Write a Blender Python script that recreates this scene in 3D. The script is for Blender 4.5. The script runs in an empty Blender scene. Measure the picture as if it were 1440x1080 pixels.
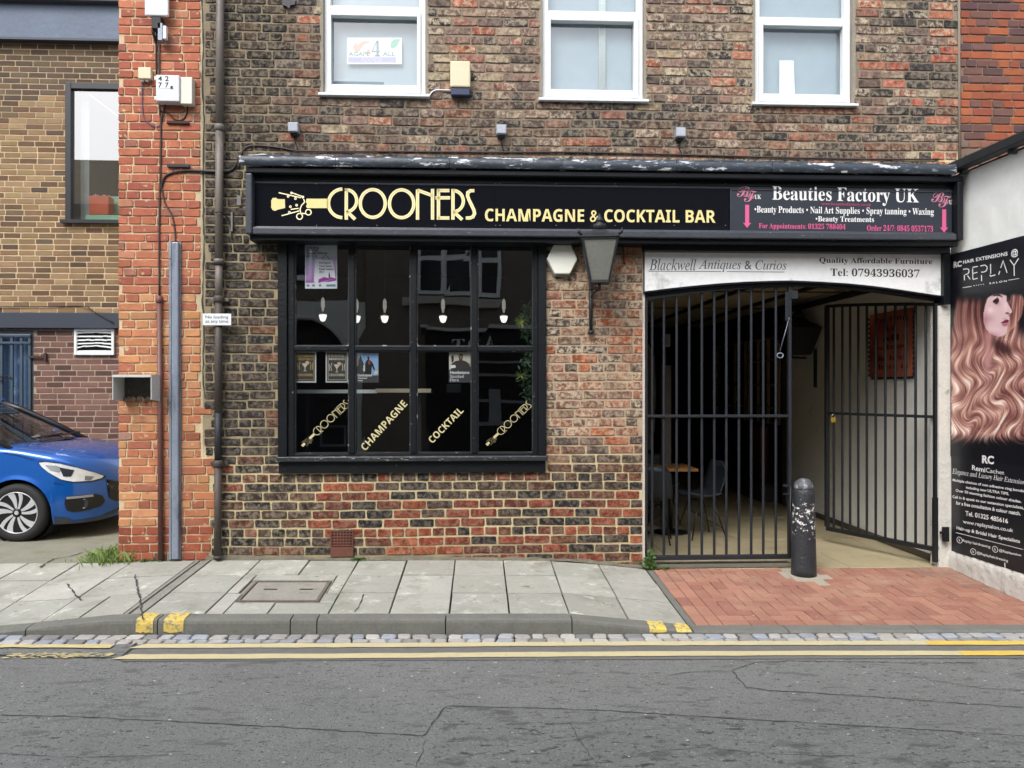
import bpy, bmesh, math, random
from mathutils import Vector, noise as mnoise
from bpy import context
random.seed(7)
R = random.Random(11)
SC = bpy.context.scene
COL = SC.collection
# ------------------------------------------------------------------ camera, sky, light, exposure
CH, CD, FPX = 1.51, 6.76, 1082.0
YAW = math.radians(2.54)
SN, CS = math.sin(YAW), math.cos(YAW)
cam = bpy.data.cameras.new('camera'); cam.sensor_width = 36; cam.lens = 36*FPX/1440
cam.shift_y = 6/1440; cam.clip_end = 500; cam.clip_start = .05
co = bpy.data.objects.new('camera', cam); COL.objects.link(co)
co.location = (0, -CD, CH); co.rotation_euler = (math.pi/2, 0, -YAW); SC.camera = co
W = bpy.data.worlds.new('World'); SC.world = W; W.use_nodes = True
wn = W.node_tree.nodes; wl = W.node_tree.links
sky = wn.new('ShaderNodeTexSky'); sky.sky_type = 'NISHITA'; sky.sun_disc = False
sky.sun_elevation = math.radians(48); sky.sun_rotation = math.radians(206)
sky.dust_density = 3; sky.air_density = 1.2; sky.ozone_density = 1
hs = wn.new('ShaderNodeHueSaturation'); hs.inputs['Saturation'].default_value = .42
wl.new(sky.outputs[0], hs.inputs['Color']); bg = wn['Background']
wl.new(hs.outputs[0], bg.inputs[0]); bg.inputs[1].default_value = .15
sl = bpy.data.lights.new('sun', 'SUN'); sl.energy = .8; sl.angle = math.radians(25); sl.color = (1, .995, .985)
so = bpy.data.objects.new('sun', sl); COL.objects.link(so); so.rotation_euler = (math.radians(42), 0, math.radians(-28))
SC.view_settings.view_transform = 'Standard'; SC.view_settings.look = 'None'
SC.view_settings.exposure = 1.2; SC.view_settings.gamma = 1; SC.view_settings.use_curve_mapping = False
SC.cycles.max_bounces = 8; SC.cycles.transparent_max_bounces = 16
SC.cycles.use_denoising = True
try: SC.cycles.sample_clamp_indirect = 4
except Exception: pass

# ------------------------------------------------------------------ mapping helpers
def ray(px, py):
    u = (px-720)/FPX; v = (546-py)/FPX
    return (SN+u*CS, CS-u*SN, v)
def F(px, py, Y=0.0):                       # pixel of the photograph -> X,Z on the plane Y
    d = ray(px, py); t = (Y+CD)/d[1]
    return d[0]*t, CH+d[2]*t
def FX(px, Y=0.0): return F(px, 546, Y)[0]
def FZ(px, py, Y=0.0): return F(px, py, Y)[1]
def hit(px, py, P, N):
    d = Vector(ray(px, py)); o = Vector((0, -CD, CH)); P = Vector(P); N = Vector(N)
    t = (P-o).dot(N)/d.dot(N); return o+d*t
def proj(X, Y, Z):
    dx, dy = X, Y+CD
    dep = dx*SN+dy*CS; r = dx*CS-dy*SN
    return 720+FPX*r/dep, 546-FPX*(Z-CH)/dep
def lin(c):
    return tuple((x/255/12.92 if x/255 <= .04045 else ((x/255+.055)/1.055)**2.4) for x in c)
def C(r, g, b): return lin((r, g, b))
def lerp(a, b, t): return a+(b-a)*t
def interp(x, pts):
    if x <= pts[0][0]: return pts[0][1]
    for (a, p), (b, q) in zip(pts, pts[1:]):
        if x <= b: return lerp(p, q, (x-a)/(b-a))
    return pts[-1][1]

# ------------------------------------------------------------------ materials
MATS = {}
def mat(name, col=(.5, .5, .5), rough=.6, metal=0, spec=.5, var=.15, vscale=6, bump=0, bscale=60, patch=None, coat=0, emit=None, obcol=False, dirt=None, streak=None):
    """procedural surface: base colour with two noises of variation, fine relief, optional patches (colour, scale, threshold, softness)"""
    if name in MATS: return MATS[name]
    m = bpy.data.materials.new(name); m.use_nodes = True; MATS[name] = m
    n = m.node_tree.nodes; l = m.node_tree.links; b = n['Principled BSDF']
    geo = n.new('ShaderNodeNewGeometry')
    def noise(scale, detail=5, rough_=.6, src=None):
        t = n.new('ShaderNodeTexNoise'); t.inputs['Scale'].default_value = scale; t.inputs['Detail'].default_value = detail
        t.inputs['Roughness'].default_value = rough_; l.new(src or geo.outputs['Position'], t.inputs['Vector']); return t
    def ramp(src, a, b_):
        r = n.new('ShaderNodeMapRange'); r.inputs[1].default_value = a; r.inputs[2].default_value = b_
        l.new(src, r.inputs[0]); return r.outputs[0]
    def mix(fac, a, c, mode='MIX'):
        x = n.new('ShaderNodeMix'); x.data_type = 'RGBA'; x.blend_type = mode
        for s, val in ((0, fac), (6, a), (7, c)):
            if hasattr(val, 'is_linked') or hasattr(val, 'links'): l.new(val, x.inputs[s])
            elif s == 0: x.inputs[0].default_value = val
            else: x.inputs[s].default_value = (*val, 1)
        return x.outputs[2]
    base = col
    if obcol:
        oi = n.new('ShaderNodeObjectInfo'); at = n.new('ShaderNodeAttribute'); at.attribute_name = 'tint'
        ad = n.new('ShaderNodeVectorMath'); ad.operation = 'ADD'
        l.new(oi.outputs['Color'], ad.inputs[0]); l.new(at.outputs['Color'], ad.inputs[1]); base = ad.outputs[0]
        if obcol == 'brick':
            as_ = n.new('ShaderNodeAttribute'); as_.attribute_name = 'smear'
            sm = n.new('ShaderNodeMath'); sm.operation = 'ADD'; l.new(oi.outputs['Alpha'], sm.inputs[0]); l.new(as_.outputs['Fac'], sm.inputs[1])
            # burnt and pale mottling inside each brick
            d1 = noise(30, 6, .7); base = mix(ramp(d1.outputs[0], .46, .62), base, mix(1.0, base, (.54, .52, .53), 'MULTIPLY'))
            e1 = noise(8.5, 5, .6); base = mix(ramp(e1.outputs[0], .50, .60), base, mix(1.0, base, (.64, .65, .68), 'MULTIPLY'))
            l1 = noise(21, 3, .6); base = mix(ramp(l1.outputs[0], .5, .75), base, mix(1.0, base, (1.7, 1.55, 1.45), 'MULTIPLY'))
            p1 = noise(24, 7, .75); r1 = ramp(p1.outputs[0], .47, .56)
            mm = n.new('ShaderNodeMath'); mm.operation = 'MULTIPLY'; l.new(r1, mm.inputs[0]); l.new(sm.outputs[0], mm.inputs[1])
            base = mix(mm.outputs[0], base, C(198, 184, 160))
    if var:
        v1 = noise(vscale, 6); v2 = noise(vscale*9, 4)
        base = mix(ramp(v1.outputs[0], .3, .7), mix(1.0, base, (1-var,)*3, 'MULTIPLY'), base)
        base = mix(ramp(v2.outputs[0], .35, .65), mix(1.0, base, (1-var*.7,)*3, 'MULTIPLY'), base)
    for p in (patch or []):
        pc, ps, th, soft = p[:4]
        t = noise(ps, 7, .68)
        if len(p) > 4:
            mp = n.new('ShaderNodeMapping'); mp.inputs['Scale'].default_value = p[4]
            l.new(geo.outputs['Position'], mp.inputs[0]); l.new(mp.outputs[0], t.inputs['Vector'])
        base = mix(ramp(t.outputs[0], th, th+soft), base, pc)
    if isinstance(base, tuple): b.inputs['Base Color'].default_value = (*base, 1)
    else: l.new(base, b.inputs['Base Color'])
    b.inputs['Roughness'].default_value = rough; b.inputs['Metallic'].default_value = metal
    b.inputs['Specular IOR Level'].default_value = spec
    if coat: b.inputs['Coat Weight'].default_value = coat; b.inputs['Coat Roughness'].default_value = .03
    if emit: b.inputs['Emission Color'].default_value = (*emit[0], 1); b.inputs['Emission Strength'].default_value = emit[1]
    if bump:
        bn = noise(bscale, 6, .6); bp = n.new('ShaderNodeBump'); bp.inputs['Strength'].default_value = bump
        bp.inputs['Distance'].default_value = .01; l.new(bn.outputs[0], bp.inputs['Height']); l.new(bp.outputs[0], b.inputs['Normal'])
    return m
def glass(name, tint=(.9, .93, .93), ior=1.75, wave=.03, ws=2.5, rough=0.0):
    if name in MATS: return MATS[name]
    m = bpy.data.materials.new(name); m.use_nodes = True; MATS[name] = m
    n = m.node_tree.nodes; l = m.node_tree.links; n.remove(n['Principled BSDF'])
    lw = n.new('ShaderNodeLayerWeight'); lw.inputs[0].default_value = .5; f0 = ((ior-1)/(ior+1))**2
    pw = n.new('ShaderNodeMath'); pw.operation = 'POWER'; l.new(lw.outputs['Facing'], pw.inputs[0]); pw.inputs[1].default_value = 5
    fr = n.new('ShaderNodeMapRange'); l.new(pw.outputs[0], fr.inputs[0]); fr.inputs[3].default_value = f0
    tr = n.new('ShaderNodeBsdfTransparent'); tr.inputs[0].default_value = (*tint, 1)
    gl = n.new('ShaderNodeBsdfGlossy'); gl.inputs['Roughness'].default_value = rough
    mx = n.new('ShaderNodeMixShader'); geo = n.new('ShaderNodeNewGeometry')
    nz = n.new('ShaderNodeTexNoise'); nz.inputs['Scale'].default_value = ws; l.new(geo.outputs['Position'], nz.inputs['Vector'])
    nz.inputs['Detail'].default_value = 1
    bp = n.new('ShaderNodeBump'); bp.inputs['Strength'].default_value = wave; bp.inputs['Distance'].default_value = .1
    l.new(nz.outputs[0], bp.inputs['Height']); l.new(bp.outputs[0], gl.inputs['Normal'])
    l.new(fr.outputs[0], mx.inputs[0]); l.new(tr.outputs[0], mx.inputs[1]); l.new(gl.outputs[0], mx.inputs[2])
    l.new(mx.outputs[0], n['Material Output'].inputs[0]); return m

BRICK = mat('weathered_brick', obcol='brick', rough=.9, spec=.15, var=.16, vscale=9, bump=.55, bscale=70)
BRICKN = mat('plain_brick', obcol='plain', rough=.9, spec=.15, var=.16, vscale=11, bump=.4, bscale=90)
BRICKP = mat('smeared_red_brick', obcol='plain', rough=.9, spec=.15, var=.22, vscale=13, bump=.5, bscale=80, patch=[(C(206, 176, 140), 17, .60, .07), (C(120, 76, 62), 24, .63, .06), (C(150, 100, 80), 5, .58, .15)])
MORTAR = mat('mortar', obcol='plain', rough=.95, spec=.1, var=.22, vscale=8, bump=.7, bscale=120)
BLK = mat('black_gloss_paint', (.007, .009, .013), .38, spec=.35, var=.3, vscale=5, bump=.12, bscale=30, patch=[(C(95, 100, 105), 40, .72, .05)])
BLKW = mat('worn_black_paint', (.007, .009, .012), .42, spec=.35, var=.3, bump=.35, bscale=40, patch=[(C(150, 152, 150), 22, .66, .04, (1, 1, 4))])
BLKM = mat('matt_black_paint', (.02, .022, .026), .6, var=.2, bump=.2, bscale=60)
IRON = mat('painted_iron', (.018, .021, .027), .5, var=.3, vscale=10, bump=.25, bscale=50, patch=[(C(120, 122, 120), 60, .7, .04)])
UPVC = mat('white_upvc', (.74, .77, .78), .3, var=.05, vscale=4)
GRYP = mat('grey_moulding_paint', (.055, .062, .078), .4, var=.25, bump=.2, bscale=30, patch=[(C(190, 195, 200), 18, .66, .04, (1, 1, 5))])
SLATE = mat('slate_blue_board', C(80, 94, 116), .5, var=.15, vscale=3, bump=.4, bscale=14)
GOLD = mat('gold_vinyl', C(232, 216, 148), .5, var=.05)
GOLDE = mat('pale_gold_edge', C(250, 240, 195), .5, var=.03)
WHT = mat('white_print', (.82, .82, .82), .5, var=.03)
PINK = mat('pink_print', C(214, 92, 142), .5, var=.05)
DPINK = mat('deep_pink_print', C(170, 70, 110), .5, var=.05)
INK = mat('dark_print', (.012, .012, .014), .6, var=.05)

# ------------------------------------------------------------------ object helpers
def wloc(o):
    v = Vector((0, 0, 0))
    while o is not None: v += o.location; o = o.parent
    return v
def tag(o, label=None, cat=None, group=None, kind=None):
    if label: o['label'] = label
    if cat: o['category'] = cat
    if group: o['group'] = group
    if kind: o['kind'] = kind
    return o
def thing(name, label, cat, loc=(0, 0, 0), group=None, kind=None):
    o = bpy.data.objects.new(name, None); COL.objects.link(o); o.location = loc; o.empty_display_size = .1
    return tag(o, label, cat, group, kind)
def copy_tree(o, parent=None):
    c = o.copy(); COL.objects.link(c); c.parent = parent
    for ch in o.children: copy_tree(ch, c)
    return c
class MB:
    def __init__(s): s.v = []; s.f = []; s.sm = []
    def add(s, vs, fs, smooth=False):
        k = len(s.v); s.v += [tuple(p) for p in vs]; s.f += [tuple(i+k for i in q) for q in fs]; s.sm += [smooth]*len(fs); return s
    def box(s, x0, x1, y0, y1, z0, z1):
        x0, x1 = min(x0, x1), max(x0, x1); y0, y1 = min(y0, y1), max(y0, y1); z0, z1 = min(z0, z1), max(z0, z1)
        return s.add([(x0, y0, z0), (x1, y0, z0), (x1, y1, z0), (x0, y1, z0), (x0, y0, z1), (x1, y0, z1), (x1, y1, z1), (x0, y1, z1)],
                     [(3, 2, 1, 0), (4, 5, 6, 7), (0, 1, 5, 4), (1, 2, 6, 5), (2, 3, 7, 6), (3, 0, 4, 7)])
    def quad(s, a, b, c, d): return s.add([a, b, c, d], [(0, 1, 2, 3)])
    def beam(s, a, b, w, h):                     # rectangular bar between two points
        a = Vector(a); b = Vector(b); d = (b-a).normalized()
        up = Vector((0, 0, 1)) if abs(d.z) < .9 else Vector((0, 1, 0))
        r = d.cross(up).normalized()*w/2; u = r.cross(d).normalized()*h/2
        vs = [p+i*r+j*u for p in (a, b) for i, j in ((-1, -1), (1, -1), (1, 1), (-1, 1))]
        return s.add(vs, [(0, 1, 2, 3), (7, 6, 5, 4), (0, 4, 5, 1), (1, 5, 6, 2), (2, 6, 7, 3), (3, 7, 4, 0)])
    def tube(s, pts, r, n=8, cap=True):
        P = [Vector(p) for p in pts]; rs = r if isinstance(r, (list, tuple)) else [r]*len(P)
        k = len(s.v); prev = None
        for i, p in enumerate(P):
            d = (P[min(i+1, len(P)-1)]-P[max(i-1, 0)]).normalized()
            if prev is None:
                a = Vector((0, 0, 1)) if abs(d.z) < .9 else Vector((1, 0, 0)); e1 = d.cross(a).normalized()
            else: e1 = (prev-d*prev.dot(d)).normalized()
            prev = e1; e2 = d.cross(e1)
            for j in range(n):
                a = 2*math.pi*j/n; s.v.append(tuple(p+(e1*math.cos(a)+e2*math.sin(a))*rs[i]))
        for i in range(len(P)-1):
            for j in range(n):
                a = k+i*n+j; b = k+i*n+(j+1) % n; s.f.append((a, b, b+n, a+n)); s.sm.append(True)
        if cap:
            s.f.append(tuple(range(k+n-1, k-1, -1))); s.sm.append(False)
            q = k+(len(P)-1)*n; s.f.append(tuple(range(q, q+n))); s.sm.append(False)
        return s
    def lathe(s, prof, c=(0, 0, 0), n=24, axis='z', smooth=True, rot=0):
        k = len(s.v)
        for (r, h) in prof:
            for j in range(n):
                a = 2*math.pi*j/n+rot; p = (r*math.cos(a), r*math.sin(a), h)
                if axis == 'y': p = (p[0], h, p[1])
                if axis == 'x': p = (h, p[0], p[1])
                s.v.append((p[0]+c[0], p[1]+c[1], p[2]+c[2]))
        for i in range(len(prof)-1):
            for j in range(n):
                a = k+i*n+j; b = k+i*n+(j+1) % n; s.f.append((a, b, b+n, a+n)); s.sm.append(smooth)
        s.f.append(tuple(range(k+n-1, k-1, -1))); s.sm.append(False)
        q = k+(len(prof)-1)*n; s.f.append(tuple(range(q, q+n))); s.sm.append(False)
        return s
    def prism(s, pts, y0, y1):                   # polygon in X,Z extruded in Y
        n = len(pts); v = [(p[0], y0, p[1]) for p in pts]+[(p[0], y1, p[1]) for p in pts]
        f = [tuple(range(n)), tuple(range(2*n-1, n-1, -1))]+[(i, i+n, (i+1) % n+n, (i+1) % n) for i in range(n)]
        return s.add(v, f)
    def build(s, name, m, parent=None, bevel=0, seg=2, sub=0, fixn=True):
        o_ = wloc(parent) if parent else Vector((0, 0, 0))
        me = bpy.data.meshes.new(name); me.from_pydata([(a-o_.x, b-o_.y, c-o_.z) for a, b, c in s.v], [], s.f)
        me.polygons.foreach_set('use_smooth', s.sm)
        if fixn:
            bm = bmesh.new(); bm.from_mesh(me); bmesh.ops.recalc_face_normals(bm, faces=bm.faces); bm.to_mesh(me); bm.free()
        me.materials.append(m); me.update()
        o = bpy.data.objects.new(name, me); COL.objects.link(o); o.parent = parent
        if bevel:
            b = o.modifiers.new('bevel', 'BEVEL'); b.width = bevel; b.segments = seg; b.limit_method = 'ANGLE'
        if sub:
            b = o.modifiers.new('sub', 'SUBSURF'); b.levels = b.render_levels = sub
        return o
def tris_in(poly):
    from mathutils.geometry import tessellate_polygon
    return tessellate_polygon([[Vector((p[0], p[1], 0)) for p in poly]])

# text -> flat outlines (built-in font; letter styles through the mathematical alphabets)
def conv(s, st):
    U, L, D = {'serif': (0x1D400, 0x1D41A, 0x1D7CE), 'ital': (0x1D434, 0x1D44E, None), 'script': (0x1D4D0, 0x1D4EA, None),
               'sans': (0x1D5D4, 0x1D5EE, 0x1D7EC), 'bital': (0x1D468, 0x1D482, None)}[st]
    o = ''
    for ch in s:
        if 'A' <= ch <= 'Z': o += chr(U+ord(ch)-65)
        elif 'a' <= ch <= 'z': o += 'ℎ' if (st == 'ital' and ch == 'h') else chr(L+ord(ch)-97)
        elif ch.isdigit() and D: o += chr(D+ord(ch)-48)
        else: o += ch
    return o
TEXTS = []
def flush_text():
    """all lettering is laid out here in a few passes, one line of one text per string"""
    cu = bpy.data.curves.new('text_source', 'FONT'); ob = bpy.data.objects.new('text_source', cu); groups = {}
    for t in TEXTS: groups.setdefault((t[2], t[3], t[4]), []).append(t)
    for (off, space, res), L in groups.items():
        uniq = []; 
        for t in L:
            q = conv(t[0], t[1]) if t[1] else t[0]
            if q not in uniq: uniq.append(q)
        cu.body = '\n'.join(uniq); cu.size = 1; cu.resolution_u = res; cu.offset = off; cu.space_character = space; cu.space_line = 4; cu.fill_mode = 'FRONT'
        me = ob.to_mesh(); V = [(v.co.x, v.co.y) for v in me.vertices]; P = [tuple(p.vertices) for p in me.polygons]; ob.to_mesh_clear()
        ys = sorted(V[p[0]][1] for p in P); rows = {}
        step = 4.0
        for p in P:
            k = round((-V[p[0]][1]+.35)/step); rows.setdefault(k, []).append(p)
        for t in L:
            k = uniq.index(conv(t[0], t[1]) if t[1] else t[0]); fs = rows.get(k, []); idx = {}; vs = []
            for p in fs:
                for a in p:
                    if a not in idx: idx[a] = len(vs); vs.append(V[a])
            if vs: flat(vs, [tuple(idx[a] for a in p) for p in fs], t[5]).build(t[6], t[7], t[8], fixn=False)
    bpy.data.objects.remove(ob); bpy.data.curves.remove(cu)
def ask_text(s, st, off, space, res, corners, name, m, parent):
    if st == 'sans' and not s.startswith(('CHAMP', 'COCKTAIL')): st = None; off = max(off, .022)
    if st == 'script' and len(s) > 3: st = 'ital'
    if st == 'bital': st = 'ital'
    if st in ('serif', 'ital'): off = 0
    if st: space = 1.0
    TEXTS.append((s, st, off, space, res, corners, name, m, parent))
def bil(c, u, v):                                # corners: tl, tr, br, bl
    top = c[0].lerp(c[1], u); bot = c[3].lerp(c[2], u); return bot.lerp(top, v)
def flat(vs, fs, corners, box=None):
    xs = [p[0] for p in vs]; ys = [p[1] for p in vs]
    x0, x1, y0, y1 = box or (min(xs), max(xs), min(ys), max(ys))
    m = MB(); m.add([bil(corners, (x-x0)/(x1-x0), (y-y0)/(y1-y0)) for x, y in vs], fs); return m
def corn(rect, P, N, lift=.0):                   # rect in photo pixels: (x0,y0,x1,y1) or four corners
    if len(rect) == 4 and not isinstance(rect[0], tuple):
        x0, y0, x1, y1 = rect; rect = [(x0, y0), (x1, y0), (x1, y1), (x0, y1)]
    Nn = Vector(N).normalized()
    return [hit(a, b, P, N)+Nn*lift for a, b in rect]
FRONT = (0, -1, 0)
def label_text(name, s, rect, Y, m, parent, st=None, off=0, space=1.0, lift=.0015, res=3, P=None, N=None):
    ask_text(s, st, off, space, res, corn(rect, P or (0, Y, 0), N or FRONT, lift), name, m, parent)
def stroke(paths, w, closed=False):              # monoline ribbons in 2D
    V = []; Fc = []
    for path in paths:
        path = [p for i, p in enumerate(path) if i == 0 or math.dist(p, path[i-1]) > 1e-3]
        if len(path) > 3 and math.dist(path[0], path[-1]) < 1e-3: path[-1] = path[0]
        cl = closed or path[0] == path[-1]
        P = path[:-1] if (cl and path[0] == path[-1]) else path
        n = len(P); k = len(V)
        for i, p in enumerate(P):
            a = P[(i-1) % n] if (cl or i > 0) else p; b = P[(i+1) % n] if (cl or i < n-1) else p
            d1 = (p[0]-a[0], p[1]-a[1]); d2 = (b[0]-p[0], b[1]-p[1])
            def nrm(d):
                q = math.hypot(*d); return (d[0]/q, d[1]/q) if q > 1e-9 else None
            n1 = nrm(d1) or nrm(d2); n2 = nrm(d2) or n1
            t = (n1[0]+n2[0], n1[1]+n2[1]); q = math.hypot(*t) or 1; t = (t[0]/q, t[1]/q)
            cs = max(.5, t[0]*n1[0]+t[1]*n1[1]); nn = (-t[1]*w/2/cs, t[0]*w/2/cs)
            V += [(p[0]+nn[0], p[1]+nn[1]), (p[0]-nn[0], p[1]-nn[1])]
        for i in range(n if cl else n-1):
            j = (i+1) % n; Fc.append((k+2*i, k+2*i+1, k+2*j+1, k+2*j))
    return V, Fc
def ell(cx, cy, rx, ry, a0=0, a1=360, n=28):
    return [(cx+rx*math.cos(math.radians(lerp(a0, a1, i/n))), cy+ry*math.sin(math.radians(lerp(a0, a1, i/n)))) for i in range(n+1)]
def px_shape(name, V, Fc, P, N, lift, m, parent):  # 2D shapes drawn in photo pixels laid on their real plane
    Nn = Vector(N).normalized(); b = MB()
    b.add([hit(x, y, P, N)+Nn*lift for x, y in V], Fc); return b.build(name, m, parent, fixn=False)
def px_poly(name, poly, P, N, lift, m, parent):
    return px_shape(name, poly, [tuple(t) for t in tris_in(poly)], P, N, lift, m, parent)

# ------------------------------------------------------------------ brick helpers
def brick_outline(rg, w, h, jit, rnd):
    """10 corner points of a worn brick face, centred"""
    r = rnd
    P = [(-w/2+r, -h/2), (0, -h/2), (w/2-r, -h/2), (w/2, -h/2+r), (w/2, h/2-r), (w/2-r, h/2), (0, h/2), (-w/2+r, h/2), (-w/2, h/2-r), (-w/2, -h/2+r)]
    return [(x+rg.uniform(-jit, jit), z+rg.uniform(-jit*.7, jit*.7)) for x, z in P]
def brick_mesh(rg, w, h, jit=.004, rnd=.012, proud=.007, bev=.004):
    P = brick_outline(rg, w, h, jit, rnd); n = len(P); v = []; f = []
    for (x, z) in P: v.append((x, .004, z))
    for (x, z) in P: v.append((x, -proud+bev, z))
    for (x, z) in P: v.append((x*(1-2*bev/w), -proud+rg.uniform(-.0015, .001), z*(1-2.4*bev/h)))
    for i in range(n):
        j = (i+1) % n; f += [(i, j, j+n, i+n), (i+n, j+n, j+2*n, i+2*n)]
    f.append(tuple(range(2*n, 3*n))); return v, f
def brick_lib(seed, w, h, k=10, **kw):
    rg = random.Random(seed); return [brick_mesh(rg, w, h, **kw) for _ in range(k)]
def lay(course, stretch, x0, x1, z0, z1, joint, openings, header_every=0, phase=0, seed=1, wob=.004, left=None, right=None, jj=.01):
    """rows of (xc, zc, w, h, header) cut round the openings"""
    rg = random.Random(seed); out = []; k = 0; z = z0
    while z < z1:
        hd = header_every and (k+phase) % header_every == 0
        sp = stretch*.52 if hd else stretch
        xl = left(z+course/2) if left else x0; xr = right(z+course/2) if right else x1
        x = xl-(rg.uniform(0, sp) if not hd else rg.uniform(0, sp)) if k % 2 else xl-sp*.5+rg.uniform(-.03, .03)
        zz0, zz1 = z+joint/2, z+course-joint/2
        while x < xr:
            w = sp*(1+rg.uniform(-.07, .07))
            spans = [(max(x+joint/2, xl), min(x+w-joint/2, xr))]
            for (a, b, c, d) in openings:
                if zz1 > c+.012 and zz0 < d-.012:
                    ns = []
                    for (p, q) in spans:
                        if q <= a or p >= b: ns.append((p, q)); continue
                        if p < a: ns.append((p, a-.002))
                        if q > b: ns.append((b+.002, q))
                    spans = ns
            for (p, q) in spans:
                if q-p > .035:
                    cz0, cz1 = zz0, zz1
                    out.append(((p+q)/2, (cz0+cz1)/2+wob*math.sin(p*2.1+z*3)+rg.uniform(-1, 1)*wob*.4, q-p, cz1-cz0, bool(hd)))
            x += w
        z += course; k += 1
    return out
def place_bricks(parent, rows, colour, lib_s, ws, hs_, m, Y=0.0, limit=300, name='brick', seed=3, kind3=True, frame=None, yj=.002):
    """the bricks largest in view as objects, the rest as one mesh of kind stuff. colour(px,py,rg)->(rgb,smear); frame maps (x,y,z) to the world for other walls"""
    rg = random.Random(seed); pl = wloc(parent)
    meshes = []
    for (v, f) in lib_s:
        me = bpy.data.meshes.new('brick'); me.from_pydata(v, [], f); me.materials.append(m); me.update(); meshes.append(me)
    fr = frame or (lambda x, y, z: (x, Y+y, z))
    items = []
    for r_ in rows:
        X, Yw, Z = fr(r_[0], 0, r_[1]); px, py = proj(X, Yw, Z)
        dep = X*SN+(Yw+CD)*CS
        inside = -20 < px < 1460 and -20 < py < 1100
        items.append((inside, r_[2]*r_[3]/dep**2 if dep > 0 else 0, px, py, r_))
    order = sorted(range(len(items)), key=lambda i: (not items[i][0], -round(items[i][1]*2000), (items[i][2]-700)**2+(items[i][3]-560)**2))
    solo = set(i for i in order[:limit] if items[i][0])
    B = MB(); cols = []; sm = []
    for i, (ins, a, px, py, (xc, zc, w, h, hd)) in enumerate(items):
        col, smear = colour(px, py, rg, hd); k = rg.randrange(len(meshes)); y = rg.uniform(-yj, yj); rot = rg.uniform(-.008, .008)
        if i in solo:
            o = bpy.data.objects.new(name, meshes[k]); COL.objects.link(o); o.parent = parent
            X, Yw, Z = fr(xc, y, zc); o.location = (X-pl.x, Yw-pl.y, Z-pl.z)
            ax = fr(1, 0, 0); a0 = fr(0, 0, 0)
            o.rotation_euler = (0, rot, math.atan2(ax[1]-a0[1], ax[0]-a0[0])); o.scale = (w/ws, 1, h/hs_)
            o.color = (*col, smear)
        else:
            v, f = lib_s[k]
            B.add([fr(xc+p[0]*w/ws, y+p[1], zc+p[2]*h/hs_) for p in v], f)
            cols += [(*col, 1)]*len(v); sm += [smear]*len(v)
    if B.v:
        o = B.build(name+'work_rest' if False else 'brickwork', m, parent, fixn=False); o['kind'] = 'stuff'
        o.color = (0, 0, 0, 0); me = o.data
        ca = me.color_attributes.new('tint', 'FLOAT_COLOR', 'POINT'); ca.data.foreach_set('color', [c for q in cols for c in q])
        fa = me.attributes.new('smear', 'FLOAT', 'POINT'); fa.data.foreach_set('value', sm)
def mortar_sheet(name, x0, x1, z0, z1, openings, tint, parent, Y=0.0, depth=.22, step=.14, frame=None, m=None, left=None):
    fr = frame or (lambda x, y, z: (x, Y+y, z))
    xs = set([x0, x1]); zs = set([z0, z1])
    for (a, b, c, d) in openings: xs |= {max(a, x0), min(b, x1)}; zs |= {max(c, z0), min(d, z1)}
    n = int((x1-x0)/step)+1; xs |= {lerp(x0, x1, i/n) for i in range(n+1)}
    n = int((z1-z0)/step)+1; zs |= {lerp(z0, z1, i/n) for i in range(n+1)}
    def uniq(s):
        o = []
        for a in sorted(s):
            if not o or a-o[-1] > 1e-4: o.append(a)
        return o
    xs = uniq(xs); zs = uniq(zs); B = MB(); idx = {}; cols = []
    def vid(x, y, z):
        k = (round(x, 4), y, round(z, 4))
        if k not in idx:
            idx[k] = len(B.v); B.v.append(fr(x, y, z)); P = fr(x, 0, z); px, py = proj(*P); cols.append((*tint(px, py), 1))
        return idx[k]
    solid = {}
    for i in range(len(xs)-1):
        for j in range(len(zs)-1):
            cx, cz = (xs[i]+xs[i+1])/2, (zs[j]+zs[j+1])/2
            solid[i, j] = not any(a < cx < b and c < cz < d for a, b, c, d in openings)
    for (i, j), s in solid.items():
        if not s: continue
        a, b, c, d = xs[i], xs[i+1], zs[j], zs[j+1]
        B.f.append((vid(a, 0, c), vid(b, 0, c), vid(b, 0, d), vid(a, 0, d))); B.sm.append(False)
        B.f.append((vid(a, depth, d), vid(b, depth, d), vid(b, depth, c), vid(a, depth, c))); B.sm.append(False)
        for (di, dj, p, q) in ((-1, 0, (a, c), (a, d)), (1, 0, (b, d), (b, c)), (0, -1, (b, c), (a, c)), (0, 1, (a, d), (b, d))):
            if not solid.get((i+di, j+dj), False):
                B.f.append((vid(p[0], 0, p[1]), vid(q[0], 0, q[1]), vid(q[0], depth, q[1]), vid(p[0], depth, p[1]))); B.sm.append(False)
    o = B.build(name, m or MORTAR, parent); o.color = (0, 0, 0, 0)
    ca = o.data.color_attributes.new('tint', 'FLOAT_COLOR', 'POINT'); ca.data.foreach_set('color', [c for q in cols for c in q])
    return o
def pick(rg, pal):
    tot = sum(p[1] for p in pal); r = rg.uniform(0, tot)
    for c, w in pal:
        r -= w
        if r <= 0: break
    j = rg.uniform(-.12, .12); return tuple(max(0, x*(1+j+rg.uniform(-.04, .04))) for x in C(*c))

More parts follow.
